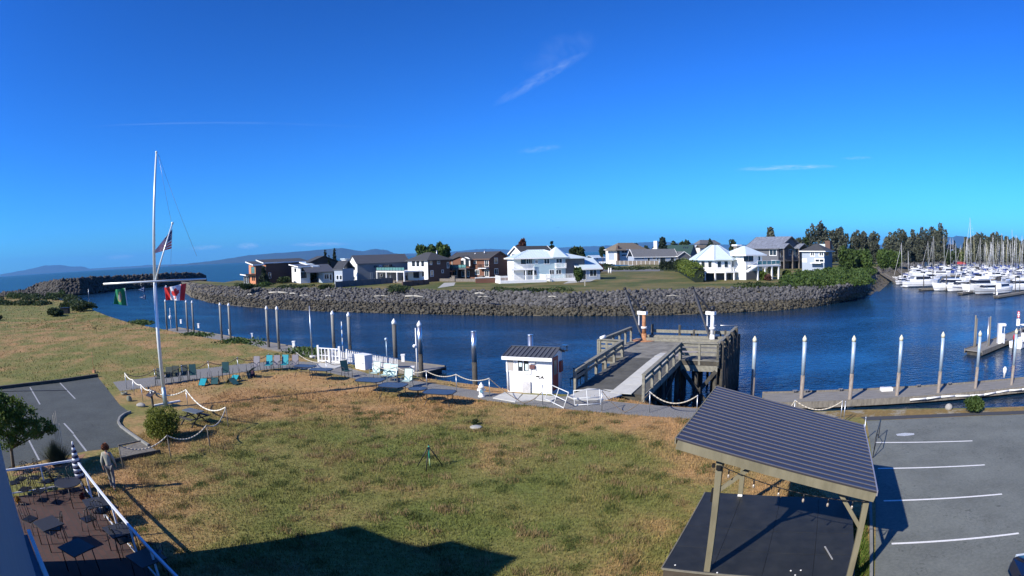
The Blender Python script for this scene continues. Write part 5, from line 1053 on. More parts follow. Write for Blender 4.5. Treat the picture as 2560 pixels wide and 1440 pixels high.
for i, (u, v, vt, r, m_, lb) in enumerate([(2309,722,686,.17,WOODD,'dark pile in front of the first flybridge yacht'),(2366,728,688,.17,WOODD,'dark pile before the yacht with wraparound windows'),(2424,733,700,.20,WOODD,'dark pile above the white pile wrap in the front row'),(2422,734,716,.26,WHITE,'short thick white pile before the largest yacht'),(2488,741,712,.17,WOODD,'dark pile at the corner dock'),(2492,740,729,.3,WHITE,'short white post standing on the corner dock end'),(2538,736,690,.15,WOODD,'dark pile before the sport fisher'),(2549,735,690,.13,WOODD,'thin dark pile right of the one before the sport fisher'),(2256,708,676,.16,WOODD,'dark pile at the foot of the ramps'),(2247,706,674,.13,WOODD,'thin dark pile left of the one at the ramp foot'),(2332,712,668,.15,WOODD,'dark pile between the first two big yachts')]):
    p = at(u, v, WZ); pile('mooring_pile', lb, p, WZ-1.5, zat((p.x, p.y), vt), r, m_, group='mooring piles in the marina')
# gangways from the bank
def gangway(name, label, P, Q, wd, rail=1.05, m=WOODG, rm=GALV, posts=6, cat='gangway', parts=True):
    P = Vector(P); Q = Vector(Q); r = thing(name, label, cat, P); d = Q-P; s_ = Vector((-d.y, d.x, 0)).normalized()*wd/2; Z = Vector((0, 0, 1))
    MB().beam((0, 0, 0), d, wd, .1).build('walkway', m, r)
    for s2 in (-1, 1):
        b = MB(); o = s_*s2; b.beam(o+Z*rail, d+o+Z*rail, .1, .08); b.beam(o+Z*rail*.5, d+o+Z*rail*.5, .06, .05); b.beam(o+Z*-.1, d+o+Z*-.1, .14, .35)
        for k in range(posts+1): q = d*k/posts+o; b.beam(q, q+Z*rail, .08)
        b.build('railing', rm, r)
    return r
gangway('boat_ramp', 'lower timber ramp going down to the first flybridge yacht', at(2188,672,.5), at(2245,706,WZ+.6), 2.0, rm=WOODG, posts=9, cat='ramp')
gangway('boat_ramp', 'upper timber ramp behind the lower one', at(2221,655,.5), at(2262,688,WZ+.6), 2.0, rm=WOODG, posts=9, cat='ramp')
gangway('footbridge', 'level wooden footbridge joining the two ramp heads', at(2150,657,.7), at(2186,657,.7), 2.0, rm=WOODG, posts=6, cat='footbridge')
# red boat shelter
r = thing('boat_shelter', 'red fabric boat shelter among the sailboats', 'boat shelter', at(2399, 674, WZ), R(8))
MB().mesh([(-4.5,-2.5,3.2),(4.5,-2.5,3.2),(4.5,2.5,3.2),(-4.5,2.5,3.2),(-4,-1.4,4.6),(4,-1.4,4.6),(4,1.4,4.6),(-4,1.4,4.6)],[(0,3,2,1),(4,5,6,7),(0,1,5,4),(1,2,6,5),(2,3,7,6),(3,0,4,7)]).build('canopy', mat('red_canvas', (.45,.05,.06), .7), r)
for x in (-4.3, 4.3):
    for y in (-2.3, 2.3): MB().cyl((x, y, .2), (x, y, 3.2), .07, n=6).build('leg', GALV, r)
# pale lawn and path beyond the marina
struct(MB().face([at(2240,652,.45), at(2330,650,.45), at(2420,646,.45), at(2420,641,.45), at(2330,643,.45), at(2240,645,.45)]).build('lawn', grass_material('park_lawn', [(.3,(.08,.13,.02)),(.5,(.11,.17,.03)),(.6,(.13,.19,.035)),(.8,(.07,.12,.02))], scale=.05, fine=1.0)))
b0 = tree_px('broadleaf_bush', 'light green bush left of the row of poplars behind the masts', 'bush', 2405, 0, 624, 16, D=380, kind='bush', m=LEAF_Y, n=500, s=.6)
# ================================================================== SHORE: path, docks, piles, pier, shed
def flat(name, px, m, z, kind='structure'):
    P = [at(u, v, z) for u, v in px]; o = poly_top(name, P, m); o['kind'] = kind; return o
flat('path', [(282,955),(380,943),(480,925),(600,910),(700,902),(790,905),(860,916),(920,934),(1000,946),(1060,955),(1140,968),(1230,982),(1330,992),(1440,990),(1500,1000),(1600,1010),(1740,1021),(1800,1024),(1850,1040),(1740,1048),(1560,1036),(1400,1022),(1300,1012),(1220,1002),(1160,992),(1090,982),(1020,970),(940,959),(860,940),(790,924),(700,920),(600,931),(500,948),(400,964),(300,978)], GRAVEL, .006)
SLABM = mat('pale_concrete', (.46,.46,.43), .9, var=.1, scale=2, bump=.1)
def slab(name, label, px, z0=.0, t=.05, m=None):
    P = [at(u, v, z0+t) for u, v in px]; c = sum((p for p in P), Vector())/len(P)
    n = len(P); A = [(p.x-c.x, p.y-c.y, 0) for p in P]; B = [(p.x-c.x, p.y-c.y, -t-.02) for p in P]
    area = sum(A[i][0]*A[(i+1) % n][1]-A[(i+1) % n][0]*A[i][1] for i in range(n))
    if area < 0: A = A[::-1]; B = B[::-1]
    F = [tuple(range(n)), tuple(range(n, 2*n))[::-1]]+[(i+n, (i+1) % n+n, (i+1) % n, i) for i in range(n)]
    return tag(MB().mesh(A+B, F).build(name, m or SLABM, loc=c), label, 'paving slab', 'pale paving slabs by the shore')
slab('paving_slab', 'pale slab at the head of the white railed gangway', [(770,922),(800,907),(880,906),(838,920)])
slab('paving_slab', 'left slab in front of the white kiosk', [(1232,994),(1262,980),(1305,984),(1288,1004)])
slab('paving_slab', 'middle slab in front of the white kiosk', [(1290,1003),(1308,985),(1345,987),(1336,999)])
slab('paving_slab', 'slab in front of the kiosk nearest its red door', [(1338,998),(1348,987),(1398,991),(1376,1003)])
slab('paving_slab', 'large pale slab nearest the lawn at the foot of the pier ramp', [(1418,990),(1474,968),(1555,986),(1520,998),(1440,999)])
slab('paving_slab', 'pale slab joining the ramp foot to the large slab', [(1476,966),(1512,955),(1568,961),(1553,983)])
tag(MB().lathe([(.27, 0), (.27, .04), (.24, .06), (.0, .065)], (0, 0, 0), 14).build('utility_cover', CONC, loc=at(1190, 1069, 0)), 'round pale utility cover lying in the lawn', 'utility cover')
# ---- left dock
DK = [at(425, 822, WZ+.5), at(1086, 924, WZ+.5)]
dock('floating_dock', 'long weathered floating dock along the left shore', DK[0], DK[1], 3.2, 'floating docks on the channel')
PILEW = mat('pale_pile', (.24,.235,.21), .8, var=.22, scale=3, stretch=(3,3,.5)); PILED = mat('dark_pile_foot', (.06,.055,.045), .9, var=.4, scale=3, bump=.4); PILET = mat('tarred_pile', (.11,.105,.095), .8, var=.3, scale=3, stretch=(3,3,.4))
lp = [(418,828,752,.15,'farthest pile of the left dock, just right of the flagpole'),(443,828,750,.15,'second farthest pile of the left dock behind the red and white flag'),(470,831,754,.15,'left one of the third pair of piles on the left dock'),(485,833,755,.15,'right one of the third pair of piles on the left dock'),
  (555,846,761,.16,'left pile of the pair before the white ended riprap logs'),(577,850,762,.16,'right pile of the pair before the white ended riprap logs'),(672,868,770,.17,'left pile of the pair nearest the tall thin steel pole'),(698,873,771,.17,'right pile of the pair nearest the tall thin steel pole'),
  (836,880,783,.19,'pile with white cap just left of the blue striped post'),(876,885,787,.19,'pile with white cap just right of the blue striped post'),(991,933,805,.19,'thick dark pile beside the white railed gangway end')]
for u, v, vt, r, lb in lp:
    p = at(u, v, WZ+.5); zt = zat((p.x, p.y), vt)
    pile('dock_pile', lb, p, WZ-2, zt-.1, r, PILEW if u < 900 else PILET, cap='cone', m2=PILED, zsplit=WZ+1.4, group='piles along the left dock')
p = at(1054, 944, WZ+.5); pile('dock_pile', 'bright pile at the end of the left dock with thin white pipe beside it', p, WZ-2, zat(p, 814), .19, ALU, cap='cone', m2=PILED, zsplit=zat(p, 885), group='piles along the left dock')
p = at(1188, 964, WZ+.5); pile('dock_pile', 'flat topped steel pile standing alone left of the kiosk', p, WZ-2, zat(p, 829), .2, ALU, cap='flat', m2=PILED, zsplit=zat(p, 905), group='steel piles in the channel', capm=ALU)
p = at(1328, 975, WZ+.5); pile('dock_pile', 'steel pile showing just above the kiosk roof', p, WZ-2, zat(p, 838), .2, ALU, cap='flat', group='steel piles in the channel', capm=ALU)
# ---- right dock with seven sleeved piles
RD = [at(1912, 996, WZ+.5), at(2620, 950, WZ+.5)]
dock('floating_dock', 'straight weathered floating dock behind the stage roof on the right', RD[0], RD[1]+(RD[1]-RD[0])*.3, 3.1, 'floating docks on the channel')
SLEEVE = mat('pale_blue_sleeve', (.42,.52,.60), .35, metal=.3, var=.1, scale=2)
capy = mat('cream_cap', (.62,.58,.42), .6, var=.08)
for i, (u, v, vs, vt) in enumerate([(1881,985,943,852),(2003,999,938,851),(2124,1002,934,851),(2241.6,992,931,849),(2345,985,928,841),(2437.6,974,917,838),(2528,965,913,832)]):
    p = at(u, v, WZ+.4); o = ['first','second','third','fourth','fifth','sixth','seventh'][i]
    t = pile('dock_pile', o+' pale blue sleeved pile from the left on the right hand dock', p, WZ-2, zat(p, vt), .15, SLEEVE, cap='cone', capm=capy, m2=mat('brown_pile_foot', (.13,.10,.08), .9, col2=(.30,.26,.22), scale=3, stretch=(2,2,.6), bump=.3), zsplit=zat(p, vs), group='sleeved piles along the right hand dock')
    if i: MB().beam((-.3, -.28, 2.0), (.3, -.28, 2.0), .1).beam((-.3, .28, 2.0), (.3, .28, 2.0), .1).beam((-.28, -.3, 2.0), (-.28, .3, 2.0), .1).beam((.28, -.3, 2.0), (.28, .3, 2.0), .1).build('pile_guide', GALV, t)
dd_ = (RD[1]-RD[0]).normalized(); nn = Vector((-dd_.y, dd_.x, 0))
def cleat(p, rz, lb):
    o = MB().beam((-.16, 0, .10), (.16, 0, .10), .05).beam((-.06, 0, 0), (-.06, 0, .1), .05).beam((.06, 0, 0), (.06, 0, .1), .05).build('cleat', GALV, loc=p, rotz=rz); o.scale = (1.15,)*3
    return tag(o, lb, 'cleat', 'mooring cleats on the right hand dock')
for i, u in enumerate((1988, 2018, 2107, 2218, 2320, 2411)):
    k = (at(u, 985, WZ+.5)-RD[0]).dot(dd_); cleat(RD[0]+dd_*k+nn*1.35+Vector((0, 0, .1)), math.atan2(dd_.y, dd_.x), ['first','second','third','fourth','fifth','sixth'][i]+' small mooring cleat from the left on the far edge of the right hand dock')
tag(MB().box(-.5, .5, -.25, .25, 0, .22).build('dock_box', WHITE, loc=RD[0]+dd_*9.9+nn*1.0+Vector((0,0,.0)), rotz=math.atan2(dd_.y, dd_.x)), 'low white box on the dock beside the fourth sleeved pile', 'box')
hp = [RD[0]+dd_*(11+i*1.4)-nn*(1.75+.12*math.sin(i*1.7))+Vector((0, 0, -.1+.05*math.sin(i))) for i in range(20)]
tag(MB().tube([q-hp[0] for q in hp], .07).build('dock_hose', WHITE, loc=hp[0]), 'white hose fixed along the near edge of the right hand dock', 'hose')
tag(MB().lathe([(.12, 0), (.12, .35), (.2, .45), (.2, .75), (.08, .9)], (0, 0, 0), 8).build('dock_pedestal', WHITE, loc=at(2510, 944, WZ+.5)), 'white power pedestal beside the last sleeved pile', 'power pedestal')
# ---- dock pedestals and small lamps on the left dock
for i, (u, v, lb) in enumerate([(453,809,'farthest white pedestal on the left dock'),(497,820,'second farthest white pedestal on the left dock'),(575,836,'white pedestal between the two riprap side piles'),(630,846,'white pedestal between the pile pairs of the left dock'),(735,868,'white pedestal left of the tall thin steel pole'),(1008,904,'white pedestal beside the thick dark pile'),(1032,936,'low white box at the near edge of the dock end')]):
    o = MB().box(-.16, .16, -.13, .13, 0, .6).box(-.2, .2, -.17, .17, .6, .72).build('dock_pedestal', WHITE, loc=at(u, v, WZ+.5)); tag(o, lb, 'power pedestal', 'white pedestals on the left dock')
def polepost(name, label, u, v, z, vt, r, m, cat='pole', extra=None, group=None):
    p = at(u, v, z); t = thing(name, label, cat, p, 0, group); h_ = zat(p, vt)-z; MB().cyl((0, 0, -.2), (0, 0, h_), r, r*.8, 8).build('pole', m, t)
    if extra: extra(t, h_)
    return t
BLUEM = mat('blue_paint', (.08,.22,.5), .5)
polepost('steel_pole', 'tall thin steel pole with a small plate near its foot by the shore rope', 781, 893, 0, 765, .06, GALV, extra=lambda t, h_: (MB().box(-.22, .22, -.05, -.02, .0, .14).build('plate', WHITE, t), MB().lathe([(.18, -.05), (.18, .1)], (0,0,0), 10).build('base', SLABM, t)))
polepost('striped_post', 'thin blue and white striped post between two capped piles', 858, 884, WZ+.5, 804, .06, WHITE, extra=lambda t, h_: [MB().cyl((0, 0, h_*k/8), (0, 0, h_*(k+1)/8), .075, n=8).build('stripe', BLUEM, t) for k in (2, 4, 6)])
polepost('lamp_post', 'thin blue grey lamp post with small round head by the gangway', 968, 905, WZ+.6, 848, .05, SLEEVE, cat='lamp post', extra=lambda t, h_: MB().ball((0, 0, h_), .16).build('lamp_head', SLEEVE, t))
polepost('white_pipe', 'thin white pipe with a round fitting left of the dock end pile', 1044, 938, WZ+.5, 820, .06, WHITE, cat='pipe', extra=lambda t, h_: MB().ball((-.15, 0, h_*.62), .16).build('fitting', WHITE, t))
polepost('lamp_post', 'thin post with white lantern between the far dock piles', 428, 826, WZ+.5, 770, .05, WHITE, cat='lamp post', extra=lambda t, h_: MB().lathe([(.12, h_*.5), (.26, h_*.5+.15), (.26, h_*.5+.5), (.1, h_*.5+.6)], (0,0,0), 8).build('lantern', WHITE, t))
polepost('navigation_post', 'thin post in the water at the breakwater end', 222, 745, WZ, 722, .14, GALV)
# ---- white railed gangway
def picket(P, Q, h, m, r, gap=.32, name='railing', post=.1):
    b = MB(); P = Vector(P); Q = Vector(Q); L = (Q-P).length; n = max(2, int(L/gap)); Z = Vector((0, 0, 1))
    b.beam(P+Z*h, Q+Z*h, .06, .06); b.beam(P+Z*h*.5, Q+Z*h*.5, .03, .04); b.beam(P+Z*.12, Q+Z*.12, .05, .1)
    for k in range(n+1): a = P+(Q-P)*k/n; b.beam(a, a+Z*h, post if k % 3 == 0 else post*.6)
    return b.build(name, m, r)
ga = at(846, 909, 0); gb = at(975, 926, WZ+.9); g_ = thing('gangway', 'white railed gangway sloping from the shore to the left dock', 'gangway', ga); d = gb-ga; sd = Vector((-d.y, d.x, 0)).normalized()
MB().beam((0, 0, -.05), d+Vector((0, 0, -.05)), 1.5, .1).build('walkway', PLANK, g_); picket(-sd*.75, d-sd*.75, 1.05, WHITE, g_); picket(sd*.75, d+sd*.75, 1.05, WHITE, g_)
g_ = thing('landing_railing', 'white railing of the landing left of the gangway', 'railing', at(797, 905, 0)); e = at(850, 909, 0)-at(797, 905, 0); picket((0, 0, 0), e, 1.05, WHITE, g_, name='rail')
for k in (0, 1): MB().beam(e*k, e*k+Vector((0, 0, 1.25)), .14).build('gate_post', WHITE, g_)
e2 = at(826, 882, 0)-at(797, 905, 0)
cb = thing('utility_cabinet', 'white utility cabinet on the shore in front of the gangway railing', 'cabinet', at(889, 921, 0), math.atan2(*(lambda q: (q.y, q.x))(at(921, 927, 0)-at(889, 921, 0))))
MB().box(0, 1.05, 0, .7, 0, .95).build('body', WHITE, cb); MB().box(.06, .99, -.015, -.002, .08, .9).build('door', TRIMW, cb); MB().box(-.03, 1.08, -.03, .73, .95, .99).build('lid', TRIMW, cb); MB().box(.78, .95, -.03, -.016, .42, .46).build('handle', BLACKM, cb)
dk = thing('dock_table', 'small dark blue table on the dock by the gangway end', 'table', at(975, 918, WZ+.6)); MB().box(-.6, .6, -.35, .35, .68, .74).build('top', mat('blue_top', (.05,.09,.22), .5), dk)
for x in (-.5, .5):
    for y in (-.28, .28): MB().cyl((x, y, 0), (x, y, .68), .03, n=6).build('leg', BLACKM, dk)
# ---- pier (platform on piles) and its ramp
PO = Vector((5.67, 40.78, 0)); PA = R(-29); pier = thing('timber_pier', 'weathered timber pier platform on dark piles with railed ramp', 'pier', PO, PA)
PM_ = Matrix.Translation(PO) @ Matrix.Rotation(PA, 4, 'Z')
zd = .5; RW, RDp = 8.4, 8.8
def planks(b, x0, x1, y0, y1, z, along='x', w=.24, z2=None):
    k = x0 if along == 'x' else y0; e = x1 if along == 'x' else y1; i = 0
    while k < e-.02:
        q = min(k+w, e); dz = .006*((i*7) % 3)
        zz = (lambda t: z+(0 if z2 is None else (z2-z)*t))
        if along == 'x': b.box(k+.006, q-.006, y0, y1, z-.06+dz, z+dz)
        else:
            ta, tb = (k-y0)/(y1-y0), (q-y0)/(y1-y0); za, zb_ = zz(ta)+dz, zz(tb)+dz
            b.mesh([(x0,k+.006,za-.06),(x1,k+.006,za-.06),(x1,q-.006,zb_-.06),(x0,q-.006,zb_-.06),(x0,k+.006,za),(x1,k+.006,za),(x1,q-.006,zb_),(x0,q-.006,zb_)], [(0,3,2,1),(4,5,6,7),(0,1,5,4),(1,2,6,5),(2,3,7,6),(3,0,4,7)])
        k = q; i += 1
    return b
DECKM = mat('pier_deck', (.17,.165,.145), .9, var=.4, scale=1.2, bump=.3, rnd=.0)
planks(MB(), 0, RW, 0, RDp, zd, 'y').build('deck', DECKM, pier)
planks(MB(), 1.75, 5.7, -8.0, -.01, .02, 'y', z2=zd).build('ramp_deck', mat('ramp_deck', (.075,.075,.068), .9, var=.3, scale=1.2, bump=.3), pier)
b = MB()
for k in range(6): y0 = -8.3+k*1.72; za = .08+(zd-.0)*(y0+8)/8; zb_ = .08+zd*(y0+1.7+8)/8; b.slab((3.9, y0, za), (5.1, y0, za), (5.1, y0+1.68, min(zb_, zd+.06)), (3.9, y0+1.68, min(zb_, zd+.06)), .03)
b.build('walkway_mat', SLABM, pier)
MB().box(3.9, 6.2, 2.4, 2.44, zd+.02, zd+.05).mesh([(4.2,1.0,zd+.035),(5.6,.8,zd+.035),(7.0,4.6,zd+.035),(5.0,4.6,zd+.035)],[(0,1,2,3)]).build('deck_plate', mat('pinkish_plate', (.30,.27,.25), .9, var=.15), pier)
def timber_rail(P, Q, zP, zQ, name='railing', boards=3, gap=1.5, skirt=0, m=WOODL, top=1.1):
    P = Vector((*P, zP)); Q = Vector((*Q, zQ)); L = (Q-P).length; n = max(1, round(L/gap)); b = MB(); Z = Vector((0, 0, 1)); dr = (Q-P).normalized()
    b.beam(P+Z*top, Q+Z*top, .24, .07)
    for k in range(boards): zz = top-.14-.30*k; b.beam(P+Z*zz, Q+Z*zz, .05, .19)
    if skirt: b.beam(P-Z*skirt/2, Q-Z*skirt/2, .08, skirt)
    r = b.build(name, m, pier)
    for k in range(n+1): a = P+(Q-P)*k/n; MB().beam(a-Z*.35, a+Z*top, .15).build('rail_post', WOODL, r)
    return r
timber_rail((0, .1), (1.75, .1), zd, zd, skirt=.5); timber_rail((5.8, .1), (RW-.1, .1), zd, zd, skirt=.75); timber_rail((RW-.1, .1), (RW-.1, RDp), zd, zd, skirt=.5); timber_rail((.1, .1), (.1, RDp-1.8), zd, zd, boards=1, skirt=.2)
timber_rail((1.75, -8.0), (1.75, 0), .0, zd, boards=2); timber_rail((5.75, -8.2), (5.75, 0), .0, zd, boards=2, skirt=.35)
b = MB(); b.beam((.6, RDp-.15, zd+.18), (RW-.2, RDp-.15, zd+.18), .28, .3).beam((1.2, RDp-1.2, zd+.12), (RW-.2, RDp-1.2, zd+.12), .3, .24); b.build('kerb_beam', WOODL, pier)
MB().beam((1.2, RDp+.1, zd+.62), (RW-.4, RDp+.1, zd+.62), .12, .24).build('back_rail', WOODL, pier)
MB().cyl((RW-2.4, RDp+.1, zd+1.15), (RW-.1, RDp+.1, zd+1.2), .04).build('back_pipe', GALV, pier)
for x in (1.3, 3.6, 4.8, 6.0, 7.4): MB().cyl((x, RDp+.1, -3.5), (x, RDp+.1, zd+(1.15 if x in (3.6, 1.3) else .8)), .11, n=8).build('back_pile', WOODD, pier)
PD = mat('creosote_pile', (.022,.02,.017), .85, col2=(.085,.075,.055), scale=2, detail=6, bump=.5)
for i in range(7):
    for j in range(6):
        x = .3+i*(RW-.6)/6; y = .4+j*(RDp-.8)/5
        if 0 < i < 6 and 1 < j < 4: continue
        MB().cyl((x+random.uniform(-.06, .06), y, -5), (x, y, zd-.3), .17, .16, 8).build('support_pile', PD, pier)
for i in range(4):
    for x in (2.0, 3.7, 5.5): y = -7.2+i*1.9; MB().cyl((x, y, -5), (x, y, .0+zd*(y+8)/8-.25), .16, .15, 8).build('support_pile', PD, pier)
MB().box(0, RW, .05, RDp-.05, zd-.36, zd-.07).build('joists', PD, pier)
MB().mesh([(1.8,-8,-.5),(5.7,-8,-.5),(5.7,0,0),(1.8,0,0),(1.8,-8,-.06),(5.7,-8,-.06),(5.7,0,zd-.08),(1.8,0,zd-.08)], [(0,3,2,1),(4,5,6,7),(0,1,5,4),(1,2,6,5),(2,3,7,6),(3,0,4,7)]).build('ramp_joists', PD, pier)
b = MB()
for q in (((RW-.05, .3, zd-.5), (RW-.05, 4.4, -3)), ((RW-.05, 4.4, zd-.5), (RW-.05, .3, -3)), ((RW-.05, 4.6, zd-.5), (RW-.05, 8.6, -3)), ((RW-.05, 8.6, zd-.5), (RW-.05, 4.6, -3)), ((5.9, .1, zd-.7), (8.2, .1, -3)), ((8.2, .1, zd-.7), (5.9, .1, -3)), ((5.6, -6.5, -.4), (5.6, -.5, -3)), ((5.6, -.6, -.1), (5.6, -6.2, -2.6)), ((2.2, .1, zd-.7), (5.6, .1, -3))): b.beam(*q, .1, .26, up=(1, 0, .1))
b.build('cross_braces', WOODD, pier)
for x in (RW+.12,):
    for j in range(12): y = .5+j*.75; MB().cyl((x, y, -4.5), (x, y, zd+.55 if j % 3 else zd+1.2), .13, n=8).build('fender_pile', PD, pier)
tag(MB().cyl((0, 0, 0), (.35, .1, .12), .12, n=8).build('float_buoy', WHITE, loc=PM_ @ Vector((.15, .1, zd+1.17))), 'small white float resting on the left corner rail of the pier', 'float')
for i, (x, z_) in enumerate(((4.8, 1.05), (6.7, .85))):
    b = MB(); [b.cyl((.28*math.cos(R(a)), 0, .28*math.sin(R(a))), (.28*math.cos(R(a+30)), 0, .28*math.sin(R(a+30))), .07, n=6) for a in range(0, 360, 30)]
    tag(b.build('tyre_fender', BLACKM, loc=PM_ @ Vector((x, RDp+.3, zd+.35+.1*(1-i))), rotz=PA), ['left','right'][i]+' dark ring fender on the back edge of the pier', 'fender')
def crane(name, label, lx, ly, vtop, utip, vtip, post_m):
    p = PM_ @ Vector((lx, ly, zd)); t = thing(name, label, 'crane', p); h_ = zat(p, vtop)-zd; tipw = far(utip, vtip, p.xy.length+1.0); tp = tipw-p; tp = Vector(tp)
    MB().lathe([(.34, 0), (.34, .06), (.22, .08), (.2, .55)], (0, 0, 0), 10).build('base', RUST if post_m is RUST else WHITE, t)
    MB().cyl((0, 0, .5), (0, 0, h_*.78), .17, .15, 12).build('post', post_m, t); MB().lathe([(.24, h_*.36), (.24, h_*.42)], (0,0,0), 12).build('collar', WHITE, t)
    dr = Vector((tp.x, tp.y, 0)).normalized()
    MB().beam(Vector((0, 0, h_*.83))-dr*.25, Vector((0, 0, h_*.83))+dr*.55, .34, .26).beam(dr*.5+Vector((0, 0, h_*.8)), dr*.5+Vector((0, 0, h_*.45)), .07).build('bracket', WHITE, t)
    MB().cyl((0, 0, h_*.88), (0, 0, h_*1.02), .19, .17, 10).box(-.2, .2, .1, .35, h_*.8, h_*.97).build('winch', BLACKM, t)
    ft = Vector((0, 0, .25))+dr*.2
    MB().beam(ft, tp, .15, .15).build('boom', mat('boom_steel', (.07,.07,.075), .5, metal=.3, var=.3), t)
    MB().beam(Vector((0, 0, h_*.8)), tp-Vector((0, 0, .1)), .09).beam(Vector((0, 0, h_*.6))-dr*.1, tp*.55+Vector((0, 0, h_*.45)), .04).beam(Vector((0,0,h_*.8))+(tp-Vector((0,0,h_*.8)))*.45, ft+(tp-ft)*.62, .04).beam(Vector((0,0,h_*.8))+(tp-Vector((0,0,h_*.8)))*.25, ft+(tp-ft)*.48, .04).build('stay', BLACKM, t)
    MB().ball(tp, .14).build('sheave', BLACKM, t)
    return t
crane('pier_crane', 'left pier crane with rusty orange post and dark boom', .96, 7.7, 768, 1562, 722, RUST)
crane('pier_crane', 'right pier crane with white post and dark boom', 6.45, 8.1, 768, 1732, 720, WHITE)
tag(MB().lathe([(.95, 0), (.9, .03), (.0, .035)], (0, 0, 0), 18).build('rust_stain', RUST, loc=PM_ @ Vector((.96, 7.6, zd+.012))), 'orange rust stained footing plate under the left crane', 'footing')
for i, (x, y) in enumerate(((2.0, -7.0), (2.2, -6.2))):
    t = thing('pier_bench', ['near','far'][i]+' one of two dark folded seats behind the kiosk at the ramp rail', 'seat', PM_ @ Vector((1.35, y, .0)), PA); MB().box(-.25, .25, -.25, .25, .4, .45).build('seat', BLACKM, t); MB().box(-.25, .25, .22, .26, .45, .95).build('backrest', BLACKM, t)
    for q in ((-.22,-.22),(.22,-.22),(-.22,.22),(.22,.22)): MB().cyl((q[0], q[1], 0), (q[0], q[1], .42), .02, n=5).build('leg', WHITE if i else BLACKM, t)
# ---- white kiosk
KA = R(-22); KO = Vector((-.36, 32.95, 0)); ks = thing('ticket_kiosk', 'small white kiosk with red door and dark ribbed roof beside the pier ramp', 'kiosk', KO, KA)
KM = Matrix.Translation(KO) @ Matrix.Rotation(KA, 4, 'Z'); KMi = KM.inverted(); KW, KD, KH = 2.5, 1.9, 2.0; KR = zat(KM @ Vector((KW, KD*.62, 0)), 869)
WST = mat('white_stucco', (.76,.75,.73), .8, var=.06, scale=6, bump=.15)
b = MB(); b.box(0, KW, 0, KD, -.1, KH); 
for x in (0, KW-.1): P = [(x, 0, KH), (x, KD, KH), (x, KD*.62, KR-.08)]; Q = [(x+.1, q[1], q[2]) for q in P]; b.mesh(P+Q, [(0,2,1),(3,4,5),(0,1,4,3),(1,2,5,4),(2,0,3,5)])
b.build('wall', WST, ks)
b = MB(); b.slab((-.17, -.25, KH-.02), (KW+.13, -.25, KH-.02), (KW+.13, KD*.62, KR), (-.17, KD*.62, KR), .05); b.slab((KW+.13, KD+.25, KH-.02), (-.17, KD+.25, KH-.02), (-.17, KD*.62, KR), (KW+.13, KD*.62, KR), .05); rf = b.build('roof', MET_G, ks)
b = MB(); [b.beam((-.17+k*.258, -.25, KH+.0), (-.17+k*.258, KD*.62, KR+.02), .03, .045) for k in range(11)]; b.beam((-.17, KD*.62, KR+.02), (KW+.13, KD*.62, KR+.02), .16, .03); b.build('seams', MET_G, rf)
MB().box(-.19, KW+.15, -.31, -.252, KH-.18, KH-.0).build('gutter', WHITE, ks); MB().cyl((.02, -.06, KH-.15), (.05, -.06, .1), .045, n=8).build('downpipe', WHITE, ks)
def kon(u, v, off=0.0, face='F'):
    o = KMi @ Vector((0, 0, H)); d = KMi.to_3x3() @ ray(u, v); t = (off-o.y)/d.y if face == 'F' else (KW+off-o.x)/d.x; p = o+d*t; return (p.x if face == 'F' else p.y), p.z
def krect(name, u0, v0, u1, v1, o0, o1, m, parent=None, face='F'):
    a, z1 = kon(u0, v0, -o0 if face == 'F' else o0, face); c, z0 = kon(u1, v1, -o0 if face == 'F' else o0, face)
    if a > c: a, c = c, a
    bb = MB().box(a, c, -o1, -o0, z0, z1) if face == 'F' else MB().box(KW+o0, KW+o1, a, c, z0, z1); return bb.build(name, m, parent or ks)
z_ = lambda X, Y: (1220+X/8, 840+Y/8)
w1 = krect('window', *z_(362,425), *z_(540,718), .003, .04, WHITE); krect('blind', *z_(388,448), *z_(505,690), .045, .06, mat('beige_blind', (.42,.38,.34), .8, var=.05), w1)
w2 = krect('window', *z_(568,420), *z_(860,765), .003, .05, WHITE); krect('pane', *z_(600,455), *z_(692,700), .055, .07, GLASS, w2); krect('pane', *z_(715,455), *z_(808,700), .055, .07, GLASS, w2)
paper = mat('notice_paper', (.6,.72,.72), .8, var=.1, scale=20); krect('notice', *z_(620,520), *z_(676,615), .075, .08, paper, w2); krect('notice', *z_(745,560), *z_(800,690), .075, .08, paper, w2)
krect('meter_box', *z_(848,470), *z_(945,550), .003, .1, WHITE); krect('notice_box', *z_(838,575), *z_(945,655), .003, .12, mat('maroon_box', (.12,.05,.05), .6, var=.2)); krect('conduit', *z_(905,650), *z_(970,690), .003, .04, WHITE)
hk = krect('hatch', *z_(695,905), *z_(862,1150), .003, .10, mat('grey_box', (.48,.47,.47), .8)); 
fa, fz = kon(*z_(950,810), -.004); fish = MB()
def fpoly(pts): 
    P = [kon(*z_(X, Y), -.006) for X, Y in pts]; fish.mesh([(a, -.008, z) for a, z in P]+[(a, -.003, z) for a, z in P], [tuple(range(len(P)))[::-1], tuple(range(len(P), 2*len(P)))]+[(i, (i+1) % len(P), (i+1) % len(P)+len(P), i+len(P)) for i in range(len(P))])
fpoly([(950,800),(975,793),(1030,798),(1030,822),(975,825),(962,820)]); fpoly([(995,832),(1055,835),(1085,790),(1110,835),(1135,880),(1095,848),(1040,850),(1032,862),(1020,848)]); fish.build('wall_mark', mat('dark_mark', (.04,.04,.035), .8), ks)
DRED = mat('red_door', (.27,.05,.035), .55, var=.15, scale=3)
dr_ = MB().box(KW+.003, KW+.05, .16, 1.08, .12, 1.93).build('door', DRED, ks); MB().box(KW+.055, KW+.07, .28, .78, .98, 1.75).build('pane', mat('door_pane', (.20,.19,.16), .3, var=.3, scale=4), dr_); MB().box(KW+.05, KW+.1, .95, 1.0, .95, 1.0).build('handle', GALV, dr_)
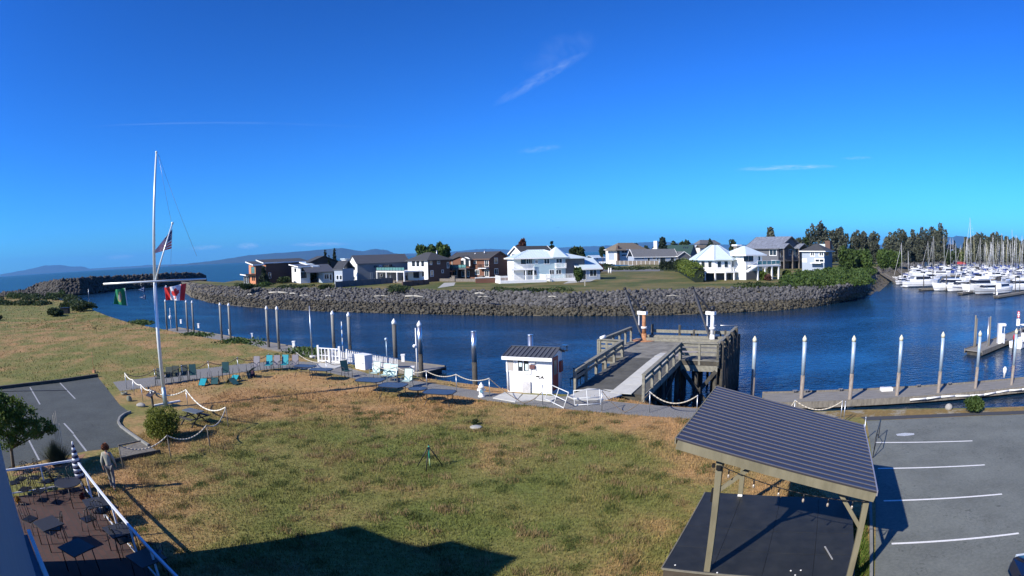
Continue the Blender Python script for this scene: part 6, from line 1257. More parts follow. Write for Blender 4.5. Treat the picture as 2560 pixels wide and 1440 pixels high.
MB().box(KW+.003, KW+.12, 1.35, 1.75, .95, 1.55).build('wall_box', DRED, ks); MB().box(KW+.002, KW+.04, -.01, .12, 0, KH).build('corner_trim', WHITE, ks)
fl = MB().beam((KW+.1, KD*.62, KR-.1), (KW+.5, KD*.75, KR-.2), .04).beam((KW+.45, KD*.75, KR-.2), (KW+.45, KD*.75, KR+.12), .04).build('lamp_bracket', BLACKM, ks); MB().box(KW+.2, KW+.5, KD*.62, KD*.8, KR+.10, KR+.13).build('solar_panel', GLASS, ks)
# hydrant
hy = thing('fire_hydrant', 'white fire hydrant on the shore path left of the kiosk', 'fire hydrant', at(1204, 992, 0)); MB().lathe([(.19, 0), (.19, .05), (.13, .07), (.13, .5), (.17, .52), (.17, .56), (.13, .6), (.08, .7), (.04, .72), (.04, .78)], (0,0,0), 12).build('barrel', WHITE, hy)
MB().cyl((-.22, 0, .38), (.22, 0, .38), .07, n=8).build('side_outlet', WHITE, hy); MB().cyl((0, -.22, .34), (0, 0, .34), .09, n=8).build('front_outlet', mat('cap_blue', (.15,.3,.38), .5), hy)
# ---- fuel dock, sign and outboard boat on the right
fa_ = at(2433, 878, WZ+.45); fb = at(2600, 812, WZ+.45); dock('fuel_dock', 'grey green floating dock behind the small outboard boat', fa_, fb, 2.4, 'floating docks on the channel')
for i, (u, v, vt, m_, lb) in enumerate([(2434,880,788,WOODG,'grey wooden pile left of the fuel dock'),(2437,879,796,WOODG,'second wooden pile touching the one left of the fuel dock'),(2467,875,793,ALU,'pile with pale left side on the fuel dock'),(2471,876,791,WOODG,'brown wooden pile on the fuel dock')]):
    p = at(u, v, WZ); pile('mooring_pile', lb, p, WZ-1.5, zat(p, vt), .12, m_, group='piles of the fuel dock')
fp = thing('fuel_cabinet', 'tall white fuel dispenser beside the outboard boat', 'fuel dispenser', at(2499, 858, WZ+.5), R(-30)); MB().box(-.35, .1, -.35, .35, 0, 2.2).build('body', WHITE, fp); MB().box(.1, .65, -.3, .3, .0, 1.1).build('pump', mat('pump_grey', (.5,.52,.55), .4), fp); MB().box(.1, .7, -.35, .35, 1.95, 2.2).build('canopy', WHITE, fp); MB().cyl((.6, 0, 1.1), (.6, 0, 1.95), .04).build('post', WHITE, fp)
sg = thing('speed_sign', 'white board sign with red and white round signs above it', 'sign', at(2543, 839, WZ+.5), R(-35)); hS = zat(at(2543, 839, WZ+.5), 780)-WZ-.5; MB().cyl((0, 0, 0), (0, 0, hS), .05, n=8).build('post', GALV, sg)
REDS = mat('red_sign', (.55,.05,.05), .5)
MB().box(-.28, .28, -.08, -.05, hS*.42, hS*.42+.85).build('board', WHITE, sg)
for k in range(2):
    b = MB()
    for j in range(4): x0_ = -.18+.09*j; b.box(x0_+.012, x0_+.03, -.088, -.083, hS*.42+.16+.38*k, hS*.42+.32+.38*k).box(x0_+.012, x0_+.075, -.088, -.083, hS*.42+.22+.38*k+.05*(j % 2), hS*.42+.25+.38*k+.05*(j % 2)).box(x0_+.058, x0_+.075, -.088, -.083, hS*.42+.16+.38*k, hS*.42+.32+.38*k)
    b.build('lettering', BLACKM, sg)
for k in range(2): zz = hS*.42+1.15+.45*k; d_ = MB().cyl((0, -.08, zz), (0, -.05, zz), .21, n=16).build('round_sign', REDS, sg); MB().cyl((0, -.095, zz), (0, -.081, zz), .10, n=12).build('sign_centre', WHITE, d_)
MB().box(-.18, .18, -.1, -.082, hS*.42+1.30, hS*.42+1.44).build('white_bar', WHITE, sg)
ob = thing('outboard_boat', 'small white open boat with red topped black outboard at the fuel dock', 'motor boat', (at(2506, 884, WZ)+at(2600, 846, WZ))/2, math.atan2(*(lambda q: (q.y, q.x))(at(2600, 846, WZ)-at(2506, 884, WZ))))
OL = 6.2; b, sec = hull_mesh(OL, 2.2, .75, .35, .95); hu = b.build('hull', HULLW, ob)
b = MB(); [b.beam(sec[i][2], sec[i+1][2], .1, .08) for i in range(8)]; [b.beam(sec[i][3], sec[i+1][3], .1, .08) for i in range(8)]; b.build('gunwale', mat('grey_rubber', (.12,.13,.14), .6), hu)
MB().box(-.6, .5, -.55, .55, .75, .95).box(-.2, .35, -.35, .35, .95, 1.45).build('console', HULLW, ob); MB().beam((.35, -.35, 1.45), (.2, -.35, 1.8), .04, .04).box(.22, .3, -.4, .4, 1.4, 1.8).build('windscreen', TINT, ob)
MB().lathe([(.75, 2.35), (.75, 2.42), (.2, 2.5)], (0, 0, 0), 10).build('canopy', HULLW, ob)
for x in (-.5, .5):
    for y in (-.45, .45): MB().cyl((x, y, .8), (x*.9, y, 2.36), .025, n=6).build('canopy_post', GALV, ob)
MB().box(-2.2, -1.7, -.6, .6, .75, .95).build('seat', HULLW, ob)
en = MB().lathe([(.2, 1.0), (.3, 1.1), (.32, 1.4), (.2, 1.62), (.05, 1.66)], (-OL/2-.35, 0, 0), 10).build('engine_cowl', mat('red_cowl', (.5,.02,.04), .3), ob); MB().beam((-OL/2-.35, 0, 1.05), (-OL/2-.42, 0, -.3), .28, .5).build('engine_leg', BLACKM, ob)
# ================================================================== NEAR GROUND
LOTPX = [(-80,985),(0,973),(150,957),(245,943),(272,977),(300,1013),(327,1032),(303,1045),(296,1058),(310,1076),(352,1103),(296,1118),(215,1128),(120,1148),(40,1165),(-120,1205)]
flat('road', LOTPX, ASPHD, .004)
flat('road', [(2165,1052),(2300,1046),(2430,1040),(2640,1032),(2900,1200),(2900,1700),(2185,1560),(2187,1440),(2187,1200),(2168,1060)], ASPH, .004)
flat('road', [(2150,1042),(2300,1037),(2430,1031),(2640,1022),(2640,1031),(2430,1039),(2300,1045),(2165,1051)], mat('dark_asphalt_edge', (.05,.05,.052), .9, var=.15), .010)
flat('ground', [(2020,1030),(2150,1026),(2300,1023),(2430,1022),(2640,1014),(2640,1022),(2430,1031),(2300,1037),(2150,1042),(2080,1044)], grass_material('straw_bank', [(.3,(.26,.18,.07)),(.5,(.20,.14,.05)),(.6,(.30,.27,.2)),(.8,(.14,.10,.04))], scale=.8, fine=14), .008)
PAINT = mat('line_paint', (.72,.72,.70), .7, var=.12, scale=12)
PAINTW = mat('worn_line_paint', (.30,.31,.32), .8, var=.3, scale=14)
def line_(p, q, w, m, nm='road_marking', z=.009):
    a = at(*p, z); b = at(*q, z); d = (b-a).normalized(); n = Vector((-d.y, d.x, 0))*w/2
    return struct(MB().face([a-n, b-n, b+n, a+n]).build(nm, m))
for p, q in (((2188,1106),(2431,1102)),((2195,1171),(2462,1162)),((2209,1252),(2505,1235)),((2229,1359),(2547,1333))): line_(p, q, .10, PAINT)
for p, q in (((150,957),(188,997)),((75,968),(100,1011)),((3,980),(8,988)),((160,1058),(184,1084)),((184,1086),(216,1128)),((72,1100),(98,1150))): line_(p, q, .10, PAINTW)
flat('paint_spill', [(2240,1085),(2262,1082),(2285,1083),(2286,1087),(2262,1090),(2243,1089)], mat('pale_spill', (.42,.45,.48), .8, var=.3, scale=12), .007)
def extr(name, label, px, w, h, m, cat, z=0.0, group=None):
    P = [at(u, v, z) for u, v in px]; b = MB(); o = P[0]
    for a, c in zip(P[:-1], P[1:]): b.beam(a-o+Vector((0, 0, h/2)), c-o+Vector((0, 0, h/2)), w, h)
    return tag(b.build(name, m, loc=o), label, cat, group)
extr('kerb', 'curved concrete kerb at the corner of the left parking lot', [(327,1032),(311,1038),(300,1047),(296,1058),(302,1068),(322,1083),(352,1104),(372,1117)], .12, .12, mat('grey_kerb', (.20,.20,.185), .9, var=.2, scale=3), 'kerb')
extr('timber_kerb', 'dark timber kerb along the far side of the left parking lot', [(-60,980),(60,966),(150,956),(245,942)], .22, .22, WOODD, 'kerb')
extr('cable', 'thin dark cable lying across the left parking lot', [(6,979),(60,978),(120,977),(168,976)], .05, .03, BLACKM, 'cable', .006)
extr('concrete_edging', 'pale concrete edging between the stage and the right parking lot', [(2170,1150),(2176,1300),(2176,1440),(2174,1520)], .09, .10, mat('grey_kerb', (.20,.20,.185)), 'kerb')
# boardwalk patch
b = MB(); A, B_, C_, D_ = at(296,1120,.03), at(352,1104,.03), at(402,1131,.03), at(302,1152,.03); n = 12
for k in range(n):
    p0, p1 = A.lerp(D_, k/n), A.lerp(D_, (k+.9)/n); q0, q1 = B_.lerp(C_, k/n), B_.lerp(C_, (k+.9)/n); b.slab(p0-A, q0-A, q1-A, p1-A, .04) if False else b.mesh([p0-A, p1-A, q1-A, q0-A]+[x-A-Vector((0, 0, .04)) for x in (p0, p1, q1, q0)], [(0,1,2,3),(7,6,5,4),(0,4,5,1),(1,5,6,2),(2,6,7,3),(3,7,4,0)])
tag(b.build('boardwalk', WOODG, loc=A), 'small grey boardwalk at the corner of the left parking lot', 'boardwalk')
extr('edging_board', 'dark edging board between boardwalk and lawn', [(285,1157),(340,1145),(402,1133)], .06, .16, WOODD, 'board')
# ---- grass blades (uncountable): real tufts over the near lawn
def inpoly(P, poly):
    x, y = P[:, 0], P[:, 1]; r = np.zeros(len(P), bool); j = len(poly)-1
    for i in range(len(poly)):
        xi, yi = poly[i][:2]; xj, yj = poly[j][:2]; c = ((yi > y) != (yj > y)) & (x < (xj-xi)*(y-yi)/(yj-yi+1e-12)+xi); r ^= c; j = i
    return r
EXCL = [[at(*p) for p in LOTPX], [at(*p) for p in ((2140,1040),(2640,1015),(2900,1700),(2185,1560))], [at(*p) for p in ((20,1180),(190,1165),(205,1225),(460,1500),(-100,1600))],
        [at(*p) for p in ((282,955),(480,925),(700,902),(860,916),(1000,946),(1230,982),(1340,965),(1500,1000),(1740,1021),(1850,1040),(1740,1048),(1400,1022),(1220,1002),(1020,970),(860,940),(700,920),(480,950),(300,978))], [at(*p) for p in ((296,1120),(352,1104),(402,1131),(302,1152))]]
def blades(name, n, x0, x1, y0, y1, hmin, hmax, wd, m, power=1.0, poly=None, lean=.5, hmod=True):
    P = np.stack([RNG.uniform(x0, x1, n), y0+(y1-y0)*RNG.uniform(0, 1, n)**power], 1)
    keep = inpoly(P, poly if poly is not None else [(p.x, p.y) for p in near_pts])
    for e in EXCL:
        if poly is None: keep &= ~inpoly(P, e)
    P = P[keep]; n = len(P); h = RNG.uniform(hmin, hmax, n)
    if hmod: h *= .55+.9*(np.sin(P[:, 0]*.9+1.3*np.sin(P[:, 1]*.6))*np.sin(P[:, 1]*.75+P[:, 0]*.25)*.5+.5)
    a = RNG.uniform(0, 6.283, n); w = RNG.uniform(.6, 1.4, n)*wd; dx, dy = np.cos(a)*w, np.sin(a)*w; l = RNG.uniform(-lean, lean, (n, 2))*h[:, None]
    V = np.zeros((n, 3, 3)); V[:, 0, :2] = P-np.stack([dx, dy], 1); V[:, 1, :2] = P+np.stack([dx, dy], 1); V[:, 2, :2] = P+l; V[:, 2, 2] = h
    return tag(np_mesh(name, V.reshape(-1, 3), np.arange(3*n).reshape(n, 3), m), kind='stuff')
blades('grass', 250000, -17, 9.5, 9.5, 33, .02, .095, .011, BLADE, 1.2)
blades('grass', 60000, -75, 12, 30, 80, .03, .12, .03, BLADE, 1.3)
blades('grass', 26000, -190, -20, 60, 150, .06, .22, .07, BLADE, 1.2)
def clumps(nc, per, m, hmin, hmax, rad=.16):
    c = np.stack([RNG.uniform(-15, 8, nc), RNG.uniform(11, 31, nc)], 1); P = np.repeat(c, per, 0)+RNG.normal(0, rad, (nc*per, 2)); keep = inpoly(P, [(p.x, p.y) for p in near_pts])
    for e in EXCL: keep &= ~inpoly(P, e)
    P = P[keep]; n = len(P); h = RNG.uniform(hmin, hmax, n); a = RNG.uniform(0, 6.283, n); dx, dy = np.cos(a)*.010, np.sin(a)*.010
    V = np.zeros((n, 3, 3)); V[:, 0, :2] = P-np.stack([dx, dy], 1); V[:, 1, :2] = P+np.stack([dx, dy], 1); V[:, 2, :2] = P+RNG.uniform(-.06, .06, (n, 2)); V[:, 2, 2] = h
    return tag(np_mesh('grass', V.reshape(-1, 3), np.arange(3*n).reshape(n, 3), m), kind='stuff')
clumps(260, 110, leafmat('weed_green', (.05,.07,.02), (.12,.15,.04), scale=2), .05, .15)
clumps(320, 90, leafmat('dry_stalks', (.16,.11,.05), (.38,.28,.14), scale=2), .06, .18)
blades('grass', 9000, 0, 1, 0, 1, .1, .35, .015, leafmat('green_strip', (.04,.08,.01), (.12,.17,.03), scale=3), poly=[(-9, -9), (9, -9), (9, 9), (-9, 9)]) if False else None
# ---- rope barriers
def rope(a, b, sag, r, n=14):
    a = Vector(a); b = Vector(b); return [a.lerp(b, i/n)-Vector((0, 0, sag*4*(i/n)*(1-i/n))) for i in range(n+1)]
def stan(name, label, u, v, hz=1.0, r=.025, m=GALV, group='rope fence posts along the shore', cat='post'):
    p = at(u, v, hz); t = thing(name, label, cat, (p.x, p.y, 0), 0, group); MB().cyl((0, 0, -.1), (0, 0, hz), r, n=7).build('shaft', m, t); MB().ball((0, 0, hz), r*1.6).build('knob', m, t); return p
def ropes(label, pts, sag, r, m):
    o = pts[0]; b = MB()
    for a, c in zip(pts[:-1], pts[1:]): b.tube([q-o for q in rope(a, c, sag, r)], r, 5)
    return tag(b.build('barrier_rope', m, loc=o), label, 'rope')
NEARBY = ['beside the dark timber kerb end','behind the flagpole','right of the flagpole behind the dark green chairs','behind the upturned chairs','behind the tall single green chair','behind the bright teal chairs','at the end of the bright teal chairs','between the tall steel pole and the white gate','in front of the gangway railing','at the corner of the white utility cabinet','in front of the thick dark dock pile','in front of the bright dock end pile','left of the lone steel pile','beside the white hydrant']
P = [stan('rope_post', 'rope post '+nb, u, v) for (u, v), nb in zip([(312,933),(385.5,924),(454,914),(520,904),(593,894),(671,885.5),(742,882),(815,903),(867,898),(931,909),(991,917),(1065.6,927),(1140,936),(1223,946)], NEARBY)]
ropes('brown shore rope from the left parking lot to the teal chairs', P[:7], .32, .028, ROPED)
ropes('pale shore rope from the teal chairs past the utility cabinet', P[6:9], .3, .028, ROPE)
ropes('pale shore rope from the cabinet to the hydrant', P[9:14], .22, .028, ROPE)
P2 = [stan('rope_post', 'rope post '+nb, u, v) for (u, v), nb in zip([(1356,964),(1505,977),(1625,980),(1744,989)], ['left of the fallen white gate','at the foot of the pier ramp','in front of the pier railing','just left of the stage roof'])]
ropes('pale rope sagging in front of the dark pier piles', P2[2:4], .45, .03, ROPE); ropes('thin dark rope hanging low beside the fallen gates', [P2[1], at(1562,1030,.05), P2[2]], .12, .018, ROPED); ropes('rope trailing from the hydrant post to the ground', [P[13], at(1310,1008,.05), P2[0]-Vector((0,0,.3))], .1, .02, ROPED)
P3 = [stan('rope_post', 'rope post '+nb, u, v) for (u, v), nb in zip([(1988,1001),(2106,1003),(2165,1044)], ['behind the stage roof ridge','by the straw bank right of the stage roof','at the top corner of the right parking lot'])]
ropes('pale rope behind the stage roof', [at(1930,1020,.8)]+P3[:2], .4, .03, ROPE)
stan('rope_post', 'leaning rope post beside the one on the straw bank', 2114, 1004)
FENCEI = [(312,933),(331,949),(352,962),(375,975),(464.5,974.5),(564.5,1018),(516.6,1063),(417.8,1089),(296.7,1113)]
LB = [None,'just right of the parking lot corner','left of the dark plaque','beside the dark plaque','right of the flagpole foot','at the far right corner of the white rope','before the picnic table bush shadow','in front of the round bush','at the boardwalk corner']
Q = [P[0]]+[stan('lawn_rope_post', 'thin post '+LB[i]+' on the lawn', *FENCEI[i], hz=.95, m=WOODG if i > 4 else GALV, group='rope posts round the flagpole') for i in range(1, 9)]
ropes('bright white rope swinging round the flagpole corner of the lawn', Q[:6], .0, .001, ROPE) if False else None
b = MB(); o = Q[0]; WR = mat('white_rope', (.68,.65,.55), .85, var=.1, scale=20)
for a, c, s in zip(Q[:5], Q[1:6], (.12, .12, .12, .3, .55)): b.tube([q-o for q in rope(a, c, s, .03)], .035, 6)
tag(b.build('barrier_rope', WR, loc=o), 'bright white rope swinging round the flagpole corner of the lawn', 'rope')
ropes('grey rope in front of the round bush', Q[5:9], .35, .028, ROPE)
bd = at(352,1102,.95); tag(MB().beam((0, 0, 0), bd-Q[8], .05).build('handrail', WOODG, loc=Q[8]), 'short wooden handrail above the boardwalk', 'handrail'); MB()
# fallen gates by the pier
def gate(label, A, B, h, tilt):
    a = at(*A, .0); c = at(*B, .0); t = thing('metal_gate', label, 'gate', a, math.atan2((c-a).y, (c-a).x), 'tubular gates by the pier ramp'); L = (c-a).length; b = MB(); k = Vector((0, math.sin(tilt)*h, math.cos(tilt)*h))
    for f in (0.08, .5, 1): b.cyl(k*f, k*f+Vector((L, 0, 0)), .025, n=6)
    for x in (0, L/2, L): b.cyl(Vector((x, 0, 0)), k+Vector((x, 0, 0)), .022, n=6)
    b.build('frame', mat('gate_white', (.6,.62,.62), .5, var=.08), t)
gate('left white tubular gate leaning towards the lawn', (1362,1000), (1408,1023), .85, R(20)); gate('right white tubular gate beside the ramp foot', (1437,1016), (1502,1012), .8, R(25))
# ---- furniture
TSL = mat('teal_sling', (.01,.28,.33), .6, var=.08); DSL = mat('dark_green_sling', (.02,.08,.08), .65, var=.12); OSL = mat('olive_sling', (.055,.07,.055), .7, var=.12); PSL = mat('pale_mint_sling', (.45,.60,.55), .6, var=.06); GSL = mat('grey_mauve_sling', (.20,.19,.21), .7, var=.08); MSL = mat('maroon_sling', (.07,.03,.04), .7)
CHF = mat('chair_frame', (.03,.035,.04), .45, metal=.3)
def chair_proto(sling, label, pale=False):
    t = thing('patio_chair', label, 'chair', (0, 0, -60), 0, 'sling chairs around the lawn'); fr = CHF if not pale else mat('mint_frame', (.16,.22,.21), .5)
    MB().beam((0, -.24, .42), (0, .24, .40), .46, .025, up=(0, 0, 1)).build('seat', sling, t)
    MB().beam((0, .24, .40), (0, .46, 1.02), .46, .025, up=(0, -1, .3)).build('backrest', sling, t)
    for s in (-1, 1):
        x = .26*s; MB().cyl((x, -.26, .0), (x, -.24, .62), .016, n=6).build('front_leg', fr, t); MB().cyl((x, .38, .0), (x, .20, .42), .016, n=6).build('rear_leg', fr, t)
        MB().tube([Vector(q) for q in ((x, -.26, .60), (x, -.1, .66), (x, .15, .65), (x, .33, .62))], .022, 6).build('armrest', fr, t)
        MB().tube([Vector(q) for q in ((x*.92, -.25, .43), (x*.92, .24, .41), (x*.92, .47, 1.03))], .016, 6).build('side_rail', fr, t)
    return t
protos = {k: chair_proto(m, 'chair', k == 'p') for k, m in dict(t=TSL, d=DSL, o=OSL, p=PSL, g=GSL, m=MSL).items()}; firstuse = set()
def put_chair(k, label, u, v, rz, flip=None):
    pr = protos[k]; o = pr if k not in firstuse else dup(pr); firstuse.add(k); p = at(u, v, 0); o.location = p; o.rotation_euler = (0, 0, R(rz)); o['label'] = label
    if flip == 'up': o.rotation_euler = (R(138), 0, R(rz)); o.location.z = .52
    if flip == 'side': o.rotation_euler = (R(80), 0, R(rz)); o.location.z = .1
    return o
for q in [('o','olive sling chair partly hidden behind the flagpole',400,962,20),('o','olive sling chair just right of the flagpole',423,959,20),('o','olive sling chair second right of the flagpole',440,956,22),('o','olive sling chair with lighter seat next to the dark teal one',462,953,25),
  ('d','dark teal chair at the right end of the olive row',484,952,30),('d','single tall dark teal chair standing behind the upturned ones',566,946,25),('g','grey mauve chair left of the bright teal chairs',640,930,5),('t','bright teal chair, left of the two at the teal and grey row',672,927,5),('g','grey mauve chair between the two bright teal chairs',691,927,5),
  ('t','bright teal chair, right of the two at the teal and grey row',712,926,5),('g','grey mauve chair beside the first dark table',737,926,5),('d','dark green chair standing alone near the white utility cabinet',868,943,40),
  ('p','pale mint chair leftmost behind the large dark table',938,948,-12),('p','pale mint chair, left one of the touching pair',964,953,-12),('p','pale mint chair, right one of the touching pair',981,956,-12),('p','pale mint chair alone behind the second large table',1018,969,-10)]: put_chair(*q)
for q in [('t','upturned teal chair on the lawn edge, left one',516,958,10,'up'),('d','upturned dark chair between the teal upturned one and the tall chair',541,955,20,'up'),('d','dark chair tipped over before the tall single chair',570,958,60,'up'),('t','upturned teal chair on the lawn edge, right one',598,949,0,'up'),('m','maroon chair tipped beside the right upturned teal chair',626,938,30,'up'),('d','dark chair lying on its back beside the maroon one',612,944,80,'side')]: put_chair(*q)
TTOP = mat('glass_table_top', (.05,.065,.085), .35, var=.2, spec=.4)
def table(label, u0, v0, u1, v1, hgt=.7, ped=False, dep=.95, shape=0):
    a = at(u0, v0, hgt); b = at(u1, v1, hgt); c = (a+b)/2; L = (b-a).length; t = thing('patio_table', label, 'table', (c.x, c.y, 0), math.atan2((b-a).y, (b-a).x), 'dark glass topped tables along the path')
    n = 8; P = [(L/2*.98*sx, dep/2*sy) for sx, sy in ((-1,-.6),(-.75,-1),(.75,-1),(1,-.6),(1,.6),(.75,1),(-.75,1),(-1,.6))] if not ped else [(L/2*math.cos(6.283*k/14), dep/2*math.sin(6.283*k/14)) for k in range(14)]
    MB().prism(P, hgt-.02, hgt).build('top', TTOP, t); rb = MB(); [rb.beam((*P[i], hgt-.015), (*P[(i+1) % len(P)], hgt-.015), .04, .04) for i in range(len(P))]; rb.build('rim', CHF, t)
    if ped:
        MB().cyl((0, 0, .25), (0, 0, hgt-.02), .04, n=8).build('pedestal', BLACKM, t)
        for k in range(4): a_ = R(45+90*k); MB().tube([Vector((0, 0, .3)), Vector((.18*math.cos(a_), .18*math.sin(a_), .3)), Vector((.36*math.cos(a_), .36*math.sin(a_), .03))], .018, 6).build('foot', BLACKM, t)
    else:
        for sx in (-1, 1):
            for sy in (-1, 1): MB().tube([Vector((L*.36*sx, dep*.36*sy, hgt-.02)), Vector((L*.34*sx, dep*.34*sy, .3)), Vector((L*.42*sx, dep*.44*sy, .0))], .018, 6).build('leg', CHF, t)
        MB().beam((-L*.34, 0, .3), (L*.34, 0, .3), .03).build('stretcher', CHF, t)
table('dark table beside the grey mauve chair at the left end', 738,913,787,916); table('dark table overlapping the pale slab by the gangway', 777,922,829,924); table('large dark table before the three mint chairs', 894,947,958,951, dep=1.2)
table('large dark table before the single mint chair', 952,960,1014,964, dep=1.2); table('small round dark table with scrolled iron feet', 1022,970,1067,972, ped=True, dep=.9); table('dark square table nearest the hydrant', 1061,977,1137,981, dep=1.1)
# plaque, boulders, planter ring, board, picnic table
t = thing('plaque_sign', 'dark information plaque on a post left of the flagpole', 'sign', at(383, 1018, 0), R(-25)); MB().beam((0, 0, 0), (0, 0, .62), .1).build('post', WOODD, t); MB().mesh([(-.3,-.25,.62),(.3,-.25,.62),(.3,.2,.86),(-.3,.2,.86),(-.3,-.25,.66),(.3,-.25,.66),(.3,.2,.90),(-.3,.2,.90)], [(0,3,2,1),(4,5,6,7),(0,1,5,4),(1,2,6,5),(2,3,7,6),(3,0,4,7)]).build('panel', mat('bronze_panel', (.03,.025,.025), .4), t)
def boulder(label, u, v, sx, sy, sz, m, seed=0):
    rr = np.random.default_rng(seed+5); V = ICO*(1+rr.uniform(-.2, .2, (12, 1)))*np.array([sx, sy, sz]); V[:, 2] += sz*.55
    o = np_mesh('boulder', V, ICOF, m, loc=at(u, v, 0), smooth=False); md = o.modifiers.new('soft', 'SUBSURF'); md.levels = md.render_levels = 2; return tag(o, label, 'boulder', 'boulders left of the flagpole')
BL_ = mat('mossy_boulder', (.10,.11,.07), .9, col2=(.26,.26,.2), scale=5, detail=6, bump=.5); boulder('rounded mossy boulder, middle of the three stones', 324, 1003, .26, .24, .24, BL_, 1); boulder('flat pale boulder left of the plaque', 352, 1017, .42, .26, .17, mat('pale_boulder', (.22,.21,.19), .9, col2=(.42,.40,.36), scale=4, bump=.4), 2)
tag(MB().lathe([(.22, 0), (.24, .16), (.17, .17), (.16, .06), (.01, .05)], (0, 0, 0), 14).build('stone_ring', BL_, loc=at(311, 987, 0)), 'hollow stone ring, farthest of the three stones by the parking lot', 'planter')
tag(MB().beam((0, 0, .05), at(450,1004,0)-at(385,1016,0)+Vector((0, 0, .05)), .12, .08).build('ground_board', WHITE, loc=at(385,1016,0)), 'thin pale board lying behind the round bush', 'board')
def picnic(label, u, v, rz):
    t = thing('picnic_table', label, 'picnic table', at(u, v, 0), R(rz)); MB().box(-.8, .8, -.35, .35, .7, .75).build('top', mat('grey_blue_top', (.09,.11,.13), .7), t)
    for s in (-1, 1): MB().box(-.8, .8, s*.72-.13, s*.72+.13, .42, .46).build('bench', WOODD, t)
    for x in (-.6, .6): MB().beam((x, -.75, .0), (x, .2, .7), .06).beam((x, .75, 0), (x, -.2, .7), .06).beam((x, -.75, .4), (x, .75, .4), .05).build('leg_frame', BLACKM, t)
picnic('picnic table half hidden behind the round bush', 487, 1060, -20); bpy.data.objects['picnic_table'].scale = (.72, .8, .9)
t = tree_px('juniper_bush', 'round yellow green bush in front of the flagpole foot', 'bush', 410, 1096, 1014, 104, kind='bush', m=LEAF_D, n=10, s=.05, z0=0)
for ch in list(t.children): bpy.data.objects.remove(ch)
lob = [(.32*math.cos(k*2.4)*(.5+.5*(k % 3)/2), .32*math.sin(k*2.4)*(.5+.5*(k % 3)/2), .25+.062*k, .46-.01*k, .46-.01*k, .26) for k in range(13)]
lob = [(l[0]*1.32, l[1]*1.32, l[2]*1.16, l[3]*1.32, l[4]*1.32, l[5]*1.15) for l in lob]; JG = leafmat('juniper_gold', (.035,.06,.008), (.22,.24,.035), scale=7); V, F = leaf_quads(lobes_points([(l[0]*1.15, l[1]*1.15, l[2], l[3]*1.1, l[4]*1.1, l[5]) for l in lob], 15000), .038); np_mesh('foliage', V, F, JG, t); trunk(t, .8, .05, 5, .3, name='stem', top=.6)
# sprinkler tripod
t = thing('sprinkler', 'green sprinkler on a black tripod in the middle of the lawn', 'sprinkler', at(1075, 1168, 0)); hs_ = zat(at(1075, 1168, 0), 1112); GRN = mat('green_plastic', (.03,.32,.22), .4, var=.1)
MB().cyl((0, 0, .35), (0, 0, hs_*.95), .028, n=8).build('riser', GRN, t); MB().cyl((0, 0, 0), (0, 0, .36), .02, n=8).build('lower_tube', mat('pale_green', (.25,.4,.2), .5), t); MB().ball((0, 0, hs_), .03).build('nozzle', BLACKM, t)
for k, a in enumerate((170, 15, 260)): MB().cyl((0, 0, hs_*.93), (.48*math.cos(R(a)), .48*math.sin(R(a)), .0), .02, n=6).build('leg', BLACKM, t)
MB().cyl((0, 0, hs_*.5), (.25, .06, hs_*.5), .01, n=5).build('brace', BLACKM, t)
tree_px('grass_tuft', 'dark weed tuft beside the round utility cover', 'plant', 1188, 1062, 1047, 26, kind='bush', m=LEAF_D, n=300, s=.04, z0=0)
tree_px('shore_bush', 'bright green bush on the straw bank before the right hand dock', 'bush', 2432, 1028, 986, 78, kind='bush', m=LEAF_G, n=3500, s=.07, z0=0)
boulder('small pale rock left of the bright green bush', 2371, 1024, .3, .25, .22, mat('pale_boulder', (.22,.21,.19)), 4)
t = thing('metal_post', 'thin dark post with a brown box at its foot in the left field', 'post', at(235, 932, 0)); MB().cyl((0, 0, 0), (0, 0, zat(at(235, 932, 0), 880)), .02, n=6).build('shaft', RUST, t); MB().box(-.14, .14, -.1, .1, 0, .22).build('box', RUST, t)
tag(MB().box(-1.0, 1.0, -.5, .5, 0, 1.0).box(-1.1, 1.1, -.6, .6, 1.0, 1.1).build('field_box', BLACKM, loc=at(163, 784, 0), rotz=.3), 'dark box with a lid in the left field behind the bramble bush', 'box')
# ================================================================== FLAGPOLE AND FLAGS
FB_ = at(415, 1018, 0); fp = thing('flagpole', 'tall white flagpole with a horizontal yard and a slanting gaff', 'flagpole', FB_); FH = zat(FB_, 383)
PWH = mat('pole_white', (.70,.74,.74), .35, metal=.2, var=.06)
MB().cyl((0, 0, 0), (0, 0, 1.1), .14, .13, 12).build('sleeve', mat('pole_sleeve', (.28,.38,.42), .4, metal=.5), fp); MB().cyl((0, 0, 1.1), (0, 0, 6.7), .115, .10, 12).cyl((0, 0, 6.7), (0, 0, FH), .095, .055, 12).build('shaft', PWH, fp); MB().ball((0, 0, FH+.05), .08).build('truck', PWH, fp)
Df = FB_.xy.length
def fl(u, v, dd=0.0): return far(u, v, Df+dd)-FB_
ya, yb = fl(258, 710), fl(515, 697); MB().cyl(ya, yb, .05, .05, 8).build('yard', PWH, fp)
g0, g1 = fl(389, 700, -.1), fl(431, 558, -.1); MB().cyl(g0, g1, .05, .035, 8).build('gaff', PWH, fp); MB().ball(g1, .08).build('gaff_ball', PWH, fp)
b = MB(); b.cyl(fl(396, 386), fl(492, 640), .008, n=4).build('halyard', GALV, fp); MB().cyl(fl(396, 386), fl(428, 552), .008, n=4).build('halyard', GALV, fp); MB().cyl(g1, fl(427, 660), .008, n=4).build('halyard', GALV, fp); MB().cyl(fl(350, 705), fl(363, 750), .006, n=4).build('halyard', GALV, fp)
